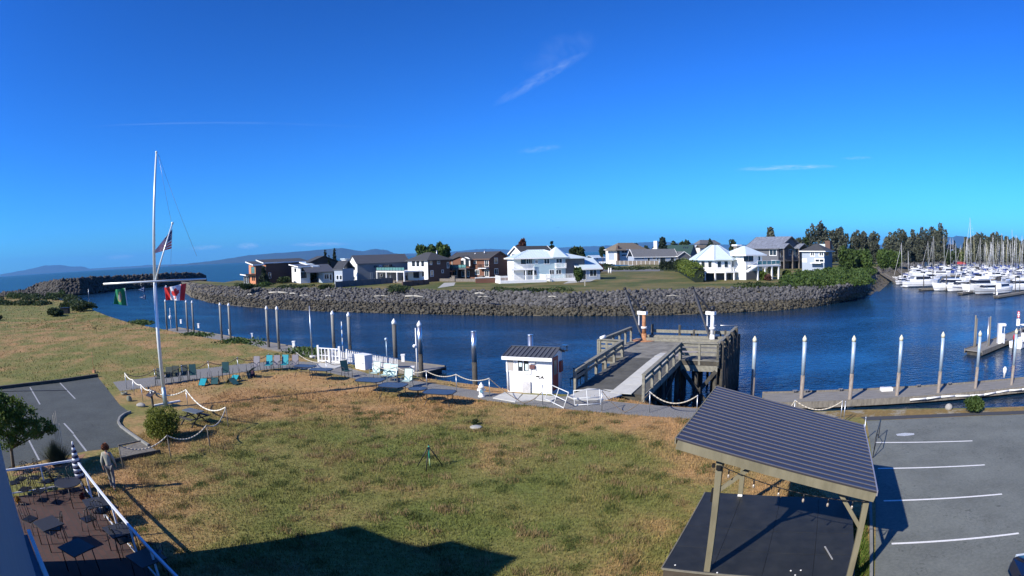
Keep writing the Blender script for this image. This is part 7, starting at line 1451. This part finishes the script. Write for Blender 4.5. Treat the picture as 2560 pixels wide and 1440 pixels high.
def flagmesh(corners, nx, ny, colfn, name, label, wave=.08, nw=2.0, extra=None):
    """corners: hoist top, hoist bottom, fly bottom, fly top in metres; one small face per colour cell"""
    HT, HB, FBm, FT = corners; o = FB_+HT; mats = []; me = bpy.data.meshes.new(name); V = []; F = []; MI = []; nrm = (HB-HT).cross(FT-HT).normalized()
    for i in range(nx+1):
        for j in range(ny+1):
            s, t_ = i/nx, j/ny; p = HT.lerp(FT, s).lerp(HB.lerp(FBm, s), t_); p = p+nrm*wave*math.sin(s*nw*6.283+t_*2)*min(1, s*3)-HT; V.append(tuple(p))
    for i in range(nx):
        for j in range(ny):
            F.append((i*(ny+1)+j, (i+1)*(ny+1)+j, (i+1)*(ny+1)+j+1, i*(ny+1)+j+1)); m = colfn((i+.5)/nx, (j+.5)/ny)
            if m not in mats: mats.append(m)
            MI.append(mats.index(m))
    me.from_pydata(V, [], F); [me.materials.append(m) for m in mats]; me.polygons.foreach_set('material_index', MI); me.polygons.foreach_set('use_smooth', [True]*len(F)); me.update()
    ob_ = bpy.data.objects.new(name, me); COL.objects.link(ob_); ob_.location = o; md = ob_.modifiers.new('cloth', 'SOLIDIFY'); md.thickness = .006; return tag(ob_, label, 'flag', 'flags on the flagpole')
def cloth(n, c): return leafmat(n, c, tuple(min(1, x*1.1) for x in c), scale=2, trans=.3)
CR, CW, CB, CG, CGD, CGO = cloth('flag_red', (.78,.06,.06)), cloth('flag_white', (.88,.88,.9)), cloth('flag_blue', (.02,.04,.16)), cloth('flag_green', (.03,.26,.12)), cloth('flag_gold', (.45,.36,.10)), cloth('flag_grey', (.22,.24,.26))
def usa(s, t_):
    if s < .42 and t_ < .54: return CW if (int(s*28) % 2 == 0 and int(t_*30) % 3 == 0) else CB
    return CR if int(t_*13) % 2 == 0 else CW
flagmesh([fl(431,572), fl(429,621), fl(384,634), fl(388,626)], 34, 26, usa, 'striped_flag', 'dark red, white and blue striped flag hanging from the slanting gaff', .05, 2)
LEAFP = [(0,-.42),(.07,-.28),(.15,-.33),(.13,-.12),(.26,-.24),(.29,-.17),(.40,-.19),(.36,-.05),(.42,-.02),(.24,.14),(.26,.2),(.05,.17),(.06,.4),(-.06,.4),(-.05,.17),(-.26,.2),(-.24,.14),(-.42,-.02),(-.36,-.05),(-.40,-.19),(-.29,-.17),(-.26,-.24),(-.13,-.12),(-.15,-.33),(-.07,-.28)]
def inl(x, y):
    r = False; j = len(LEAFP)-1
    for i in range(len(LEAFP)):
        xi, yi = LEAFP[i]; xj, yj = LEAFP[j]
        if (yi > y) != (yj > y) and x < (xj-xi)*(y-yi)/(yj-yi)+xi: r = not r
        j = i
    return r
def can(s, t_):
    if s < .25 or s > .75: return CR
    return CR if inl((s-.5)/.5*1.05, (t_-.5)*1.05) else CW
flagmesh([fl(466,708), fl(461,751), fl(415,751), fl(411,720)], 56, 34, can, 'maple_leaf_flag', 'red and white flag with a maple leaf under the right arm of the yard', .27, 1.15)
def stt(s, t_):
    if s < .07: return CW
    if abs(s-.55) < .17 and abs(t_-.5) < .32 and ((s-.55)/.17)**2+((t_-.5)/.32)**2 < 1: return CGD if ((s-.55)/.17)**2+((t_-.5)/.32)**2 > .62 else CGO
    return CG
flagmesh([fl(313,720), fl(319,764), fl(284,760), fl(289,724)], 34, 24, stt, 'green_flag', 'green flag with a pale round emblem under the left arm of the yard', .12, 1.2)
def brg(s, t_): return CB if (s < .12 or abs(t_-.5) > .42-.25*s or (abs(s-.35) < .13 and abs(t_-.5) < .16)) else CW
flagmesh([fl(361,716), fl(362,731), fl(345,725), fl(345,724)], 14, 12, brg, 'blue_pennant', 'upper small blue and white pennant left of the pole', .03, 1)
flagmesh([fl(364,736), fl(364,749), fl(349,744), fl(350,742)], 14, 12, brg, 'blue_pennant', 'lower small white and blue pennant left of the pole', .03, 1)
flagmesh([fl(416,713,.3), fl(417,726,.3), fl(406,723,.3), fl(407,719,.3)], 12, 10, lambda s, t_: CW if s < .5 else CB, 'blue_pennant', 'small blue and white pennant peeping out behind the maple leaf flag', .03, 1)
# ================================================================== STAGE WITH SLANTING ROOF
S0 = Vector((4.24, 11.52, 0)); SA = math.atan2(-.4774, .8787); SM = Matrix.Translation(S0) @ Matrix.Rotation(SA, 4, 'Z')
st = thing('stage_floor', 'black painted plywood stage floor under the slanting roof', 'stage', S0, SA)
STG = mat('black_stage_paint', (.014,.016,.017), .6, col2=(.030,.032,.032), scale=2.2, detail=8, spec=.35)
b = MB(); k = 0
xs = [-1.05, .1, 1.32, 2.54, 3.6]; ys = [-.1, 1.12, 2.34, 3.56, 4.8]
for i in range(4):
    for j in range(4): b.box(xs[i]+.004, xs[i+1]-.004, ys[j]+.004, ys[j+1]-.004, .36, .40+.002*((i*3+j) % 3))
b.build('floor_panels', STG, st); MB().box(-1.03, 3.58, -.08, 4.78, -.05, .358).build('skirt', mat('stage_skirt', (.05,.04,.03), .85, var=.3, scale=3), st)
MB().beam((-1.05, -.12, .38), (3.6, -.12, .38), .03, .05).beam((-1.07, -.1, .38), (-1.07, 4.8, .38), .03, .05).build('edge_strip', mat('stage_edge', (.16,.15,.12), .8), st)
cr = thing('stage_roof', 'slanting dark ribbed metal roof on four timber posts over the stage', 'canopy', S0, SA)
TMB = mat('treated_timber', (.115,.105,.065), .75, col2=(.21,.19,.125), scale=3, detail=6, stretch=(1,1,.25), bump=.2)
zr_ = lambda x: 3.70-.224*(x+.93)
x0, x1, y0, y1 = -.93, 3.62, -.32, 4.72
for i, (x, y) in enumerate(((0, 0), (3.45, 0), (.05, 4.68), (3.45, 4.68))): MB().box(x-.07, x+.07, y-.07, y+.07, .40 if x < 3 or True else 0, zr_(x)-.26).build('post', TMB, cr)
MB().slab((x0, y0, zr_(x0)), (x1, y0, zr_(x1)), (x1, y1, zr_(x1)), (x0, y1, zr_(x0)), .03).build('roof_deck', mat('plum_metal_roof', (.058,.054,.062), .42, metal=.35, var=.08, scale=1.5), cr)
RIB = mat('rib_metal', (.15,.145,.155), .4, metal=.35, var=.06); b = MB(); n = 19
for k in range(n+1): y = y0+.02+(y1-y0-.04)*k/n; b.beam((x0, y, zr_(x0)+.008), (x1, y, zr_(x1)+.008), .026, .018)
b.build('ribs', RIB, cr)
b = MB(); b.beam((x0+.02, y0+.02, zr_(x0)-.14), (x1-.02, y0+.02, zr_(x1)-.14), .04, .2, up=(0, 0, 1)); b.build('fascia', TMB, cr); MB().beam((x0+.02, y1-.02, zr_(x0)-.14), (x1-.02, y1-.02, zr_(x1)-.14), .04, .2).build('fascia', TMB, cr)
MB().beam((x1+.01, y0, zr_(x1)-.04), (x1+.01, y1, zr_(x1)-.04), .03, .12).build('edge_flashing', mat('flashing', (.30,.30,.34), .4, metal=.3), cr); MB().beam((x0-.01, y0, zr_(x0)-.06), (x0-.01, y1, zr_(x0)-.06), .03, .14).build('edge_flashing', TMB, cr)
for y in (0, 4.68): MB().beam((x0+.1, y, zr_(x0+.1)-.16), (x1-.1, y, zr_(x1-.1)-.16), .09, .2).build('beam', TMB, cr)
for k in range(6): x = x0+.3+k*(x1-x0-.6)/5; MB().beam((x, y0+.05, zr_(x)-.09), (x, y1-.05, zr_(x)-.09), .05, .12).build('rafter', TMB, cr)
for (x, y, dx, dy) in ((0, 0, .75, 0), (3.45, 0, -.75, 0), (.05, 4.68, .75, 0), (3.45, 4.68, -.75, 0), (0, 0, 0, .75), (3.45, 0, 0, .75), (.05, 4.68, 0, -.75), (3.45, 4.68, 0, -.75)):
    MB().beam((x, y, zr_(x)-1.05), (x+dx, y+dy, zr_(x+dx)-.24), .07, .09).build('brace', TMB, cr)
MB().box(-.02, .12, 4.6, 4.76, .405, .47).build('post_bracket', WHITE, cr); MB().box(-.05, .05, -.13, -.075, 2.98, 3.08).box(-.15, -.09, -.1, -.02, 3.02, 3.1).build('spotlight', BLACKM, cr); MB().box(-.12, -.075, -.06, .06, 2.2, 2.5).build('junction_box', BLACKM, cr)
sl = thing('string_lights', 'black cable with hanging glass bulbs under the stage roof front', 'string lights', S0, SA)
pts = rope((.05, -.16, zr_(.05)-.38), (3.5, -.16, zr_(3.5)-.32), .16, .01, 18); MB().tube(pts, .012, 5).build('cable', BLACKM, sl)
pts2 = rope((.05, -.1, zr_(0)-.35), (.06, .3, 2.2), -.05, .01, 5)
BULB = mat('bulb_glass', (.35,.30,.24), .15, var=.1, spec=1)
for i in (1, 4, 7, 10, 13, 16): q = pts[i]; MB().cyl(q, q-Vector((0, 0, .10)), .018, n=6).build('socket', BLACKM, sl); MB().lathe([(.012, 0), (.03, -.04), (.025, -.08), (.005, -.10)][::-1], q-Vector((0, 0, .10)), 8).build('bulb', BULB, sl)
tag(MB().lathe([(.45,0),(.45,.01),(.4,.012)],(0,0,0),3).build('x', STG), 'x', 'x') if False else None
tag(MB().beam((0, 0, 0), at(2081,1398,.405)-at(2062,1366,.405), .035, .015).build('stick', mat('stick_grey', (.3,.3,.3), .8), loc=at(2062,1366,.415)), 'thin grey stick lying on the black stage floor', 'stick')
for k, (u, v) in enumerate(((1977,1427),(2002,1426),(1988,1438),(1688,1413),(1793,1432))): tag(MB().lathe([(.025,0),(.02,.012)],(0,0,0),8).build('litter_scrap', WHITE, loc=at(u, v, .405)), ['first of three tiny white scraps on the stage','second of three tiny white scraps on the stage','third of three tiny white scraps on the stage','tiny white scrap at the front left stage corner','tiny white scrap near the left post foot'][k], 'litter')
gv = [at(u, v, 0) for u, v in ((2128,1300),(2166,1290),(2172,1440),(2174,1530),(2100,1530),(2118,1440))]
V_ = []
P = np.stack([RNG.uniform(6.2, 10.5, 26000), RNG.uniform(6, 14.5, 26000)], 1); keep = inpoly(P, gv); P = P[keep]; n = len(P); hh_ = RNG.uniform(.05, .22, n); a_ = RNG.uniform(0, 6.28, n); V = np.zeros((n, 3, 3)); V[:, 0, :2] = P-np.stack([np.cos(a_), np.sin(a_)], 1)*.012; V[:, 1, :2] = P+np.stack([np.cos(a_), np.sin(a_)], 1)*.012; V[:, 2, :2] = P+RNG.uniform(-.05, .05, (n, 2)); V[:, 2, 2] = hh_
tag(np_mesh('grass', V.reshape(-1, 3), np.arange(3*n).reshape(n, 3), leafmat('green_strip_grass', (.05,.10,.012), (.13,.19,.035), scale=3)), kind='stuff')
# curling iron rail right of the roof
t = thing('iron_rail', 'short scrolled black iron rail at the edge of the right parking lot', 'railing', at(2180, 1160, 0)); pp = [far(u, v, 17.2) for u, v in ((2180,1160),(2182,1130),(2205,1150),(2178,1158))]
o_ = at(2180, 1160, 0); A_ = at(2182,1145,.0)-o_; B2 = at(2196,1095,0)-o_; MB().tube([A_, A_+Vector((0,0,.8)), B2+Vector((0,0,.8)), B2], .02, 6).tube([A_+Vector((0,0,.1)), A_.lerp(B2, .5)+Vector((0,0,.55)), B2+Vector((0,0,.1))], .015, 5).build('rail', BLACKM, t)
# car at the bottom right corner
c0 = at(2556, 1402, .8); car = thing('parked_car', 'dark navy car of which only the front corner shows at the bottom right', 'car', (c0.x-.25, c0.y-2.05, 0), R(-28+90)) if True else None
NAVY = mat('navy_car_paint', (.004,.007,.030), .12, var=.1, spec=.9)
def carbody(t):
    b = MB(); prof = [(-2.3,.35),(-2.32,.75),(-2.1,.95),(-1.2,1.02),(-.6,1.42),(.6,1.48),(1.35,1.05),(2.05,.88),(2.28,.72),(2.32,.4)]; W_ = .9; N = len(prof); V = []; F = []
    for s, k in ((-W_, .0), (-W_*.96, 1), (W_*.96, 1), (W_, 0)): V += [(x, s*(1 if z < 1.0 else .82), z if k else min(z, .95)) for x, z in prof]
    for j in range(3):
        for i in range(N-1): F.append((j*N+i, j*N+i+1, (j+1)*N+i+1, (j+1)*N+i))
    F += [tuple(range(N))[::-1], tuple(range(3*N, 4*N))]; b.mesh(V, F); o = b.build('body', NAVY, t); md = o.modifiers.new('b', 'BEVEL'); md.width = .05; md.segments = 2
    MB().mesh([(-1.15,-.76,1.03),(-.62,-.70,1.40),(.6,-.70,1.46),(1.28,-.76,1.08),(-1.15,.76,1.03),(-.62,.70,1.40),(.6,.70,1.46),(1.28,.76,1.08)], [(0,1,2,3)[::-1],(4,5,6,7),(2,3,7,6),(0,1,5,4)]).build('window', GLASS, t)
    for x in (-1.4, 1.42):
        for y in (-.85, .85): w_ = MB().cyl((x, y-.1, .33), (x, y+.1, .33), .33, n=18).build('wheel', BLACKM, t); MB().cyl((x, y-.108, .33), (x, y+.108, .33), .2, n=12).build('rim', ALU, w_)
    for y in (-.62, .62): MB().box(2.2, 2.33, y-.2, y+.2, .66, .78).build('headlight', mat('headlight_glass', (.55,.62,.65), .15), t)
carbody(car)
# ================================================================== PATIO, LEFT BUILDING, PERSON
RC = at(190, 1150, 1.0); PCO = Vector((RC.x, RC.y, 0)); e1 = (at(440, 1440, 1.0)-RC); L1 = 13.0; e1.normalize(); e2 = (at(20, 1175, 1.0)-RC); L2 = e2.length; e2.normalize()
flat_pts = [PCO+e1*0+Vector((0,0,.012)), PCO+e2*3.6+Vector((0,0,.012)), PCO+e2*3.6+e1*13+Vector((0,0,.012)), PCO+e1*13+Vector((0,0,.012))]
def brick_mat():
    m = bpy.data.materials.new('brick_pavers'); m.use_nodes = True; N = m.node_tree.nodes; L = m.node_tree.links; b = N['Principled BSDF']; b.inputs['Roughness'].default_value = .85
    tc = N.new('ShaderNodeTexCoord'); mp = N.new('ShaderNodeMapping'); mp.inputs['Rotation'].default_value = (0, 0, R(35)); L.new(tc.outputs['Object'], mp.inputs[0])
    br = N.new('ShaderNodeTexBrick'); br.inputs['Scale'].default_value = 1.0; br.inputs['Brick Width'].default_value = .42; br.inputs['Row Height'].default_value = .22; br.inputs['Mortar Size'].default_value = .012
    br.inputs['Color1'].default_value = (.10,.048,.036,1); br.inputs['Color2'].default_value = (.075,.038,.03,1); br.inputs['Mortar'].default_value = (.05,.045,.04,1); L.new(mp.outputs[0], br.inputs[0])
    no = N.new('ShaderNodeTexNoise'); no.inputs['Scale'].default_value = .7; no.inputs['Detail'].default_value = 5; L.new(tc.outputs['Object'], no.inputs[0]); mx = N.new('ShaderNodeMix'); mx.data_type = 'RGBA'; mx.blend_type = 'MULTIPLY'; mx.inputs['Factor'].default_value = .6
    L.new(br.outputs[0], mx.inputs['A']); L.new(no.outputs[0], mx.inputs['B']); L.new(mx.outputs['Result'], b.inputs['Base Color']); return m
struct(poly_top('patio_floor', flat_pts, brick_mat()))
def prail(name, label, o, d, L, m=mat('rail_white_blue', (.62,.66,.74), .5, var=.05), gap=1.6, mesh_=True):
    t = thing(name, label, 'railing', o, math.atan2(d.y, d.x), 'patio railings'); MB().beam((0, 0, 1.0), (L, 0, 1.0), .07, .07).build('top_rail', m, t); MB().beam((0, 0, .15), (L, 0, .15), .04, .04).build('bottom_rail', m, t)
    n = max(1, round(L/gap))
    for k in range(n+1): MB().box(L*k/n-.03, L*k/n+.03, -.03, .03, 0, 1.0).build('post', m, t)
    return t
prail('patio_railing', 'long white topped railing between the patio and the lawn', PCO, e1, 11.5); prail('patio_railing', 'far patio railing below the small tree', PCO, e2, max(L2, 3.2))
# striped closed parasol tied to the corner post
t = thing('striped_parasol', 'closed navy and white striped parasol standing at the patio corner', 'parasol', PCO+e1*.25+e2*.05); CN = mat('navy_cloth', (.012,.016,.06), .8); CWH = mat('white_cloth', (.62,.65,.72), .8); hT = zat(PCO+e1*.25, 1103)
MB().cyl((0, 0, 0), (0, 0, hT), .025, n=8).build('pole', WHITE, t)
for k in range(14):
    za, zb2 = hT-.02-k*(hT-.45)/14, hT-.02-(k+1)*(hT-.45)/14; ra, rb2 = .03+.17*min(1, k/9), .03+.17*min(1, (k+1)/9); MB().lathe([(rb2*(1.0+.1*(k % 2)), zb2), (ra, za)], (0, 0, 0), 10).build('canopy_band', CN if k % 2 else CWH, t)
def pchair(label, loc, rz):
    t = thing('iron_chair', label, 'chair', loc, rz, 'black iron patio furniture'); b = MB(); b.box(-.22, .22, -.22, .22, .42, .45).build('seat', BLACKM, t); b = MB()
    b.tube([Vector(q) for q in ((-.22, .22, .45), (-.22, .3, .85), (0, .32, .93), (.22, .3, .85), (.22, .22, .45))], .015, 5)
    for x in (-.12, 0, .12): b.cyl((x, .22, .45), (x, .31, .9), .01, n=5)
    b.build('backrest', BLACKM, t)
    for sx in (-1, 1):
        for sy in (-1, 1): MB().cyl((.2*sx, .2*sy, .43), (.24*sx, .24*sy, 0), .012, n=5).build('leg', BLACKM, t)
        MB().tube([Vector(q) for q in ((.24*sx, -.2, .43), (.25*sx, -.18, .66), (.25*sx, .28, .66))], .012, 5).build('armrest', BLACKM, t)
def ptable(label, loc, rz, w=.8, rnd=False):
    t = thing('iron_table', label, 'table', loc, rz, 'black iron patio furniture')
    (MB().lathe([(w/2, .70), (w/2, .73)], (0, 0, 0), 18) if rnd else MB().box(-w/2, w/2, -w/2, w/2, .70, .73)).build('top', mat('black_table_top', (.02,.021,.024), .6, var=.2, scale=12), t)
    for sx in (-1, 1):
        for sy in (-1, 1): MB().cyl((w*.4*sx, w*.4*sy, .7), (w*.42*sx, w*.42*sy, 0), .018, n=6).build('leg', BLACKM, t)
for i, (u, v, lb) in enumerate([(240,1278,'square black table beside the railing below the parasol'),(298,1346,'black table in the middle of the railing side'),(365,1415,'black table nearest the bottom edge by the railing'),(120,1330,'black table in the left middle of the brick patio'),(190,1390,'dark table left of the paved crossing')]):
    p = at(u, v, 0)+Vector((0,0,0)); p = at(u, v-22, .72); p.z = 0; ptable(lb, p, math.atan2(e1.y, e1.x)+.1*i, .85)
p = at(168, 1206, .72); p.z = 0; ptable('round black table beside the far railing', p, 0, 1.1, True)
for i, (u, v, rz, lb) in enumerate([(262,1310,200,'iron chair below the square table'),(285,1300,60,'iron chair between the first two railing tables'),(330,1370,200,'iron chair below the middle railing table'),(318,1385,150,'second iron chair below the middle railing table'),(60,1225,10,'leftmost iron chair by the far railing'),(95,1222,30,'second iron chair by the far railing'),(125,1232,-20,'iron chair left of the round table'),(195,1228,60,'iron chair right of the round table'),(85,1330,90,'iron chair left of the patio table'),(150,1352,-60,'iron chair right of the patio table'),(45,1235,60,'iron chair nearest the building corner'),(78,1205,200,'iron chair pushed against the far railing, left'),(112,1200,170,'iron chair pushed against the far railing, middle'),(150,1228,150,'iron chair in front of the round table'),(70,1252,20,'iron chair behind the yellow flowers'),(105,1258,100,'iron chair in the shade left of the bricks'),(175,1240,210,'iron chair between round table and red flowers'),(230,1330,250,'iron chair on the brick paving in the middle'),(395,1420,200,'iron chair below the nearest railing table')]): pchair(lb, at(u, v, 0), R(rz))
tree_px('flower_pot', 'red flowers in a pot by the parasol foot', 'plant', 208, 1256, 1232, 22, kind='bush', m=leafmat('red_petals', (.05,.06,.02), (.35,.02,.04), scale=14), n=260, s=.035, z0=0); tree_px('flower_pot', 'yellow and red flowers against the building corner', 'plant', 48, 1262, 1236, 22, kind='bush', m=leafmat('yellow_petals', (.3,.05,.03), (.35,.3,.04), scale=12), n=260, s=.035, z0=0)
t = thing('ornamental_grass', 'spiky dark ornamental grass clump behind the far railing', 'plant', at(143, 1160, 0)); n = 1500; a_ = RNG.uniform(0, 6.28, n); r_ = RNG.uniform(.2, 1.0, n); h_ = RNG.uniform(.5, 1.15, n); V = np.zeros((n, 3, 3)); bx, by = np.cos(a_)*r_*.25, np.sin(a_)*r_*.25
V[:, 0] = np.stack([bx-.012, by, 0*bx], 1); V[:, 1] = np.stack([bx+.012, by, 0*bx], 1); V[:, 2] = np.stack([bx*4.0*r_, by*4.0*r_, h_*(1.15-.5*r_)], 1); np_mesh('leaves', V.reshape(-1, 3), np.arange(3*n).reshape(n, 3), leafmat('olive_blades', (.03,.045,.02), (.10,.11,.06), scale=3), t)
tp_ = thing('plume_stalks', 'thin pale plume stalks rising from the spiky grass clump', 'plant', at(152, 1150, 0)); b = MB()
for k, (dx, h_) in enumerate(((0, 1.9), (.12, 2.0), (.25, 2.1), (.38, 1.6), (-.1, 1.7))): MB().cyl((dx*.7, 0, 0), (dx, .02, h_), .012, n=5).build('stalk', LOG, tp_)
# straw strip between lot and patio
flat('flower_bed', [(60,1172),(130,1155),(215,1133),(190,1165),(30,1190)], mat('bark_mulch', (.20,.09,.05), .95, col2=(.30,.18,.09), scale=4), .008)
# small tree at the left edge
t = thing('small_tree', 'small leafy tree at the left edge above the patio railing', 'tree', at(34, 1176, 0)); p0 = at(34, 1176, 0); hb = [(u, v, r) for u, v, r in ((5,1010,.6),(30,1020,.65),(60,1040,.65),(20,1060,.75),(75,1070,.55),(105,1065,.5),(125,1072,.32),(-10,1040,.8),(45,1090,.5),(10,1100,.55),(-20,1000,.7),(90,1085,.35))]
lob = []
for u, v, r in hb: q = far(u, v, p0.xy.length+random.uniform(-.5, .5))-p0; lob.append((q.x, q.y, q.z, r, r, r*.7))
V, F = leaf_quads(lobes_points([(*l[:3], l[3]*1.12, l[4]*1.12, l[5]) for l in lob], 6500), .07); np_mesh('crown', V, F, leafmat('near_leaves', (.03,.06,.01), (.14,.20,.035), scale=2.5), t)
b = MB(); top = Vector((lob[3][0], lob[3][1], lob[3][2]*.8)); b.cyl((0, 0, -.1), top*.55, .10, .08, 8); b.cyl(top*.55, top, .08, .05, 8)
for l in lob[:9]: b.cyl(top*.6, Vector(l[:3]), .04, .01, 5)
b.build('trunk', BARK, t)
# building: facade runs from its far end past the camera
EA = R(-37.5); EO = Vector((-12.8, 9.44, 0)); ex_ = Vector((math.cos(EA), math.sin(EA), 0)); en = Vector((-math.sin(EA), math.cos(EA), 0))
bd = thing('restaurant_building', 'blue grey building wall at the left picture edge over the patio', 'building', EO, EA)
WALLB = mat('blue_grey_wall', (.16,.22,.27), .75, var=.08, scale=1.5, stretch=(.3,.3,5))
P = [(0,0),(0,6.38),(.7,6.42),(1.49,6.46),(2.3,6.6),(2.34,7.12),(3.2,7.18),(4.27,7.31),(4.5,6.94),(4.78,6.5),(14.6,6.5),(22,6.5),(22,0)]
n = len(P); MB().mesh([(x, 0, z) for x, z in P]+[(x, -9, z) for x, z in P], [tuple(range(n)), tuple(range(n, 2*n))[::-1]]+[(i, i+n, (i+1) % n+n, (i+1) % n) for i in range(n)]).build('wall', WALLB, bd)
MB().mesh([(1.0,.003,0),(14,.003,0),(14,.55,0),(1.0,.12,0),(1.0,.003,1.25),(14,.003,1.25),(14,.55,1.25),(1.0,.12,1.25)], [(0,1,2,3)[::-1],(4,5,6,7)[::-1],(0,1,5,4),(1,2,6,5),(2,3,7,6),(3,0,4,7)]).build('bay', WALLB, bd)
for k in range(7): x = 1.6+k*1.5; yy = .12+.43*(x-1)/13; w_ = MB().box(x, x+.9, yy+.03, yy+.10, .2, 1.1).build('window', TRIMW, bd); MB().box(x+.08, x+.82, yy+.101, yy+.11, .27, 1.03).build('pane', GLASS, w_)
MB().beam((.9, .2, 1.3), (14, .62, 1.3), .12, .08).build('ledge', TRIMW, bd)
EOB = None
# ---- the person
def skin_body(name, nodes, edges, m, parent, lv=2):
    ks = list(nodes); me = bpy.data.meshes.new(name); me.from_pydata([nodes[k][0] for k in ks], [(ks.index(a), ks.index(c)) for a, c in edges], []); o = bpy.data.objects.new(name, me); COL.objects.link(o); o.parent = parent
    sk = o.modifiers.new('skin', 'SKIN'); sk.use_smooth_shade = True
    for i, k in enumerate(ks): r = nodes[k][1]; me.skin_vertices[0].data[i].radius = r if isinstance(r, tuple) else (r, r)
    me.skin_vertices[0].data[0].use_root = True; sb = o.modifiers.new('sub', 'SUBSURF'); sb.levels = sb.render_levels = lv; me.materials.append(m); return o
SKIN = mat('skin', (.50,.27,.19), .55, var=.05); SHIRT = mat('beige_shirt', (.36,.35,.28), .85, var=.08, scale=6); PANTS = mat('grey_trousers', (.13,.13,.13), .85, var=.1); HAIR = mat('red_brown_hair', (.10,.03,.015), .7, col2=(.30,.11,.04), scale=30); SHOE = mat('dark_shoes', (.03,.03,.035), .6)
pb = at(285, 1224, 0); ph = zat(pb, 1112); pe = thing('person', 'person with curly reddish hair, beige shirt and grey trousers walking by the patio', 'person', pb, R(118)); k_ = ph/1.72
def S(x, y, z): return (x*k_, y*k_, z*k_)
N = dict(pel=(S(0,0,.95),(.13,.10)), wai=(S(0,.0,1.08),(.12,.09)), chest=(S(.01,0,1.28),(.15,.10)), neck=(S(.02,0,1.46),.05), jaw=(S(.03,0,1.53),(.06,.07)), head=(S(.03,0,1.61),(.075,.09)), crown=(S(.02,0,1.66),.06),
 hl=(S(0,.09,.90),.085), kl=(S(.17,.09,.50),.058), al=(S(.10,.09,.09),.038), fl=(S(.22,.10,.04),.035), hr=(S(0,-.09,.90),.085), kr=(S(.02,-.09,.49),.058), ar=(S(-.24,-.09,.13),.038), fr=(S(-.15,-.10,.04),.035),
 sl=(S(0,.17,1.38),.058), el=(S(-.06,.25,1.12),.042), wl=(S(.04,.27,.88),.028), pl=(S(.06,.27,.81),(.02,.035)), sr=(S(0,-.17,1.38),.058), er=(S(.05,-.25,1.12),.042), wr=(S(.16,-.27,.91),.028), pr=(S(.19,-.27,.84),(.02,.035)))
E_ = [('pel','wai'),('wai','chest'),('chest','neck'),('neck','jaw'),('jaw','head'),('head','crown'),('pel','hl'),('hl','kl'),('kl','al'),('al','fl'),('pel','hr'),('hr','kr'),('kr','ar'),('ar','fr'),('chest','sl'),('sl','el'),('el','wl'),('wl','pl'),('chest','sr'),('sr','er'),('er','wr'),('wr','pr')]
for side, y, sx in (('l', .27, .06), ('r', -.27, .19)):
    z0_ = .81 if side == 'l' else .84
    for j in range(4): N[f'f{side}{j}a'] = (S(sx-.03+.02*j, y, z0_-.04), .009); N[f'f{side}{j}b'] = (S(sx-.03+.022*j, y-.012*(1 if y > 0 else -1), z0_-.075-.008*(j in (1, 2))), .007); E_ += [(f'p{side}', f'f{side}{j}a'), (f'f{side}{j}a', f'f{side}{j}b')]
    N[f't{side}'] = (S(sx+.045, y-.02*(1 if y > 0 else -1), z0_-.02), .009); E_.append((f'p{side}', f't{side}'))
skin_body('body', N, E_, SKIN, pe)
sh = {k: (v[0], (v[1][0]*1.13+.012, v[1][1]*1.13+.012) if isinstance(v[1], tuple) else v[1]*1.2+.012) for k, v in N.items() if k in ('pel','wai','chest','sl','sr','el','er','wl','wr')}; sh['wl'] = (tuple(a*.15+c*.85 for a, c in zip(N['el'][0], N['wl'][0])), .036); sh['wr'] = (tuple(a*.15+c*.85 for a, c in zip(N['er'][0], N['wr'][0])), .036); sh['neckb'] = (S(.015, 0, 1.42), .068); sh['pel'] = (S(0, 0, .90), (.155, .125))
skin_body('shirt', sh, [('pel','wai'),('wai','chest'),('chest','neckb'),('chest','sl'),('sl','el'),('el','wl'),('chest','sr'),('sr','er'),('er','wr')], SHIRT, pe)
pt = {k: (v[0], (v[1][0]*1.08, v[1][1]*1.1) if isinstance(v[1], tuple) else v[1]*1.18+.006) for k, v in N.items() if k in ('pel','hl','kl','al','hr','kr','ar')}
skin_body('trousers', pt, [('pel','hl'),('hl','kl'),('kl','al'),('pel','hr'),('hr','kr'),('kr','ar')], PANTS, pe)
for f, a in (('fl', 'al'), ('fr', 'ar')): q = Vector(N[f][0]); MB().ball(q+Vector((-.05, 0, 0)), .055, 10, 6, .8).ball(q+Vector((.03, 0, -.005)), .05, 10, 6, .7).build('shoe', SHOE, pe)
hd_ = Vector(N['head'][0])
V, F = leaf_quads(lobes_points([(hd_.x-.03+.05*math.cos(a), hd_.y+.085*math.sin(a), hd_.z+.035+.03*math.cos(2*a), .085, .085, .10) for a in (0, .9, 1.9, 3, 4, 5, 5.8)], 3400), .024); np_mesh('hair', V, F, HAIR, pe)
for s in (-1, 1): MB().ball(hd_+Vector((.085, .03*s, .005)), .012, 8, 5).build('eye', BLACKM, pe); MB().ball(hd_+Vector((.0, .085*s, -.01)), .022, 8, 5, 1.4).build('ear', SKIN, pe)
MB().beam(hd_+Vector((.085, 0, .0)), hd_+Vector((.108, 0, -.03)), .022, .02).build('nose', SKIN, pe); MB().beam(hd_+Vector((.088, -.025, -.055)), hd_+Vector((.088, .025, -.055)), .012, .01).build('mouth', mat('lips', (.35,.10,.09), .5), pe)
# a far bird over the houses
bp_ = far(1395, 569, 120); tag(MB().mesh([(-.5,0,.12),(-.1,-.06,0),(0,.12,.02),(.1,-.06,0),(.5,0,.12),(0,-.22,0)], [(0,1,2),(1,5,3,2),(3,4,2)]).build('bird', BLACKM, loc=bp_), 'tiny dark bird in the sky above the blue house', 'bird')
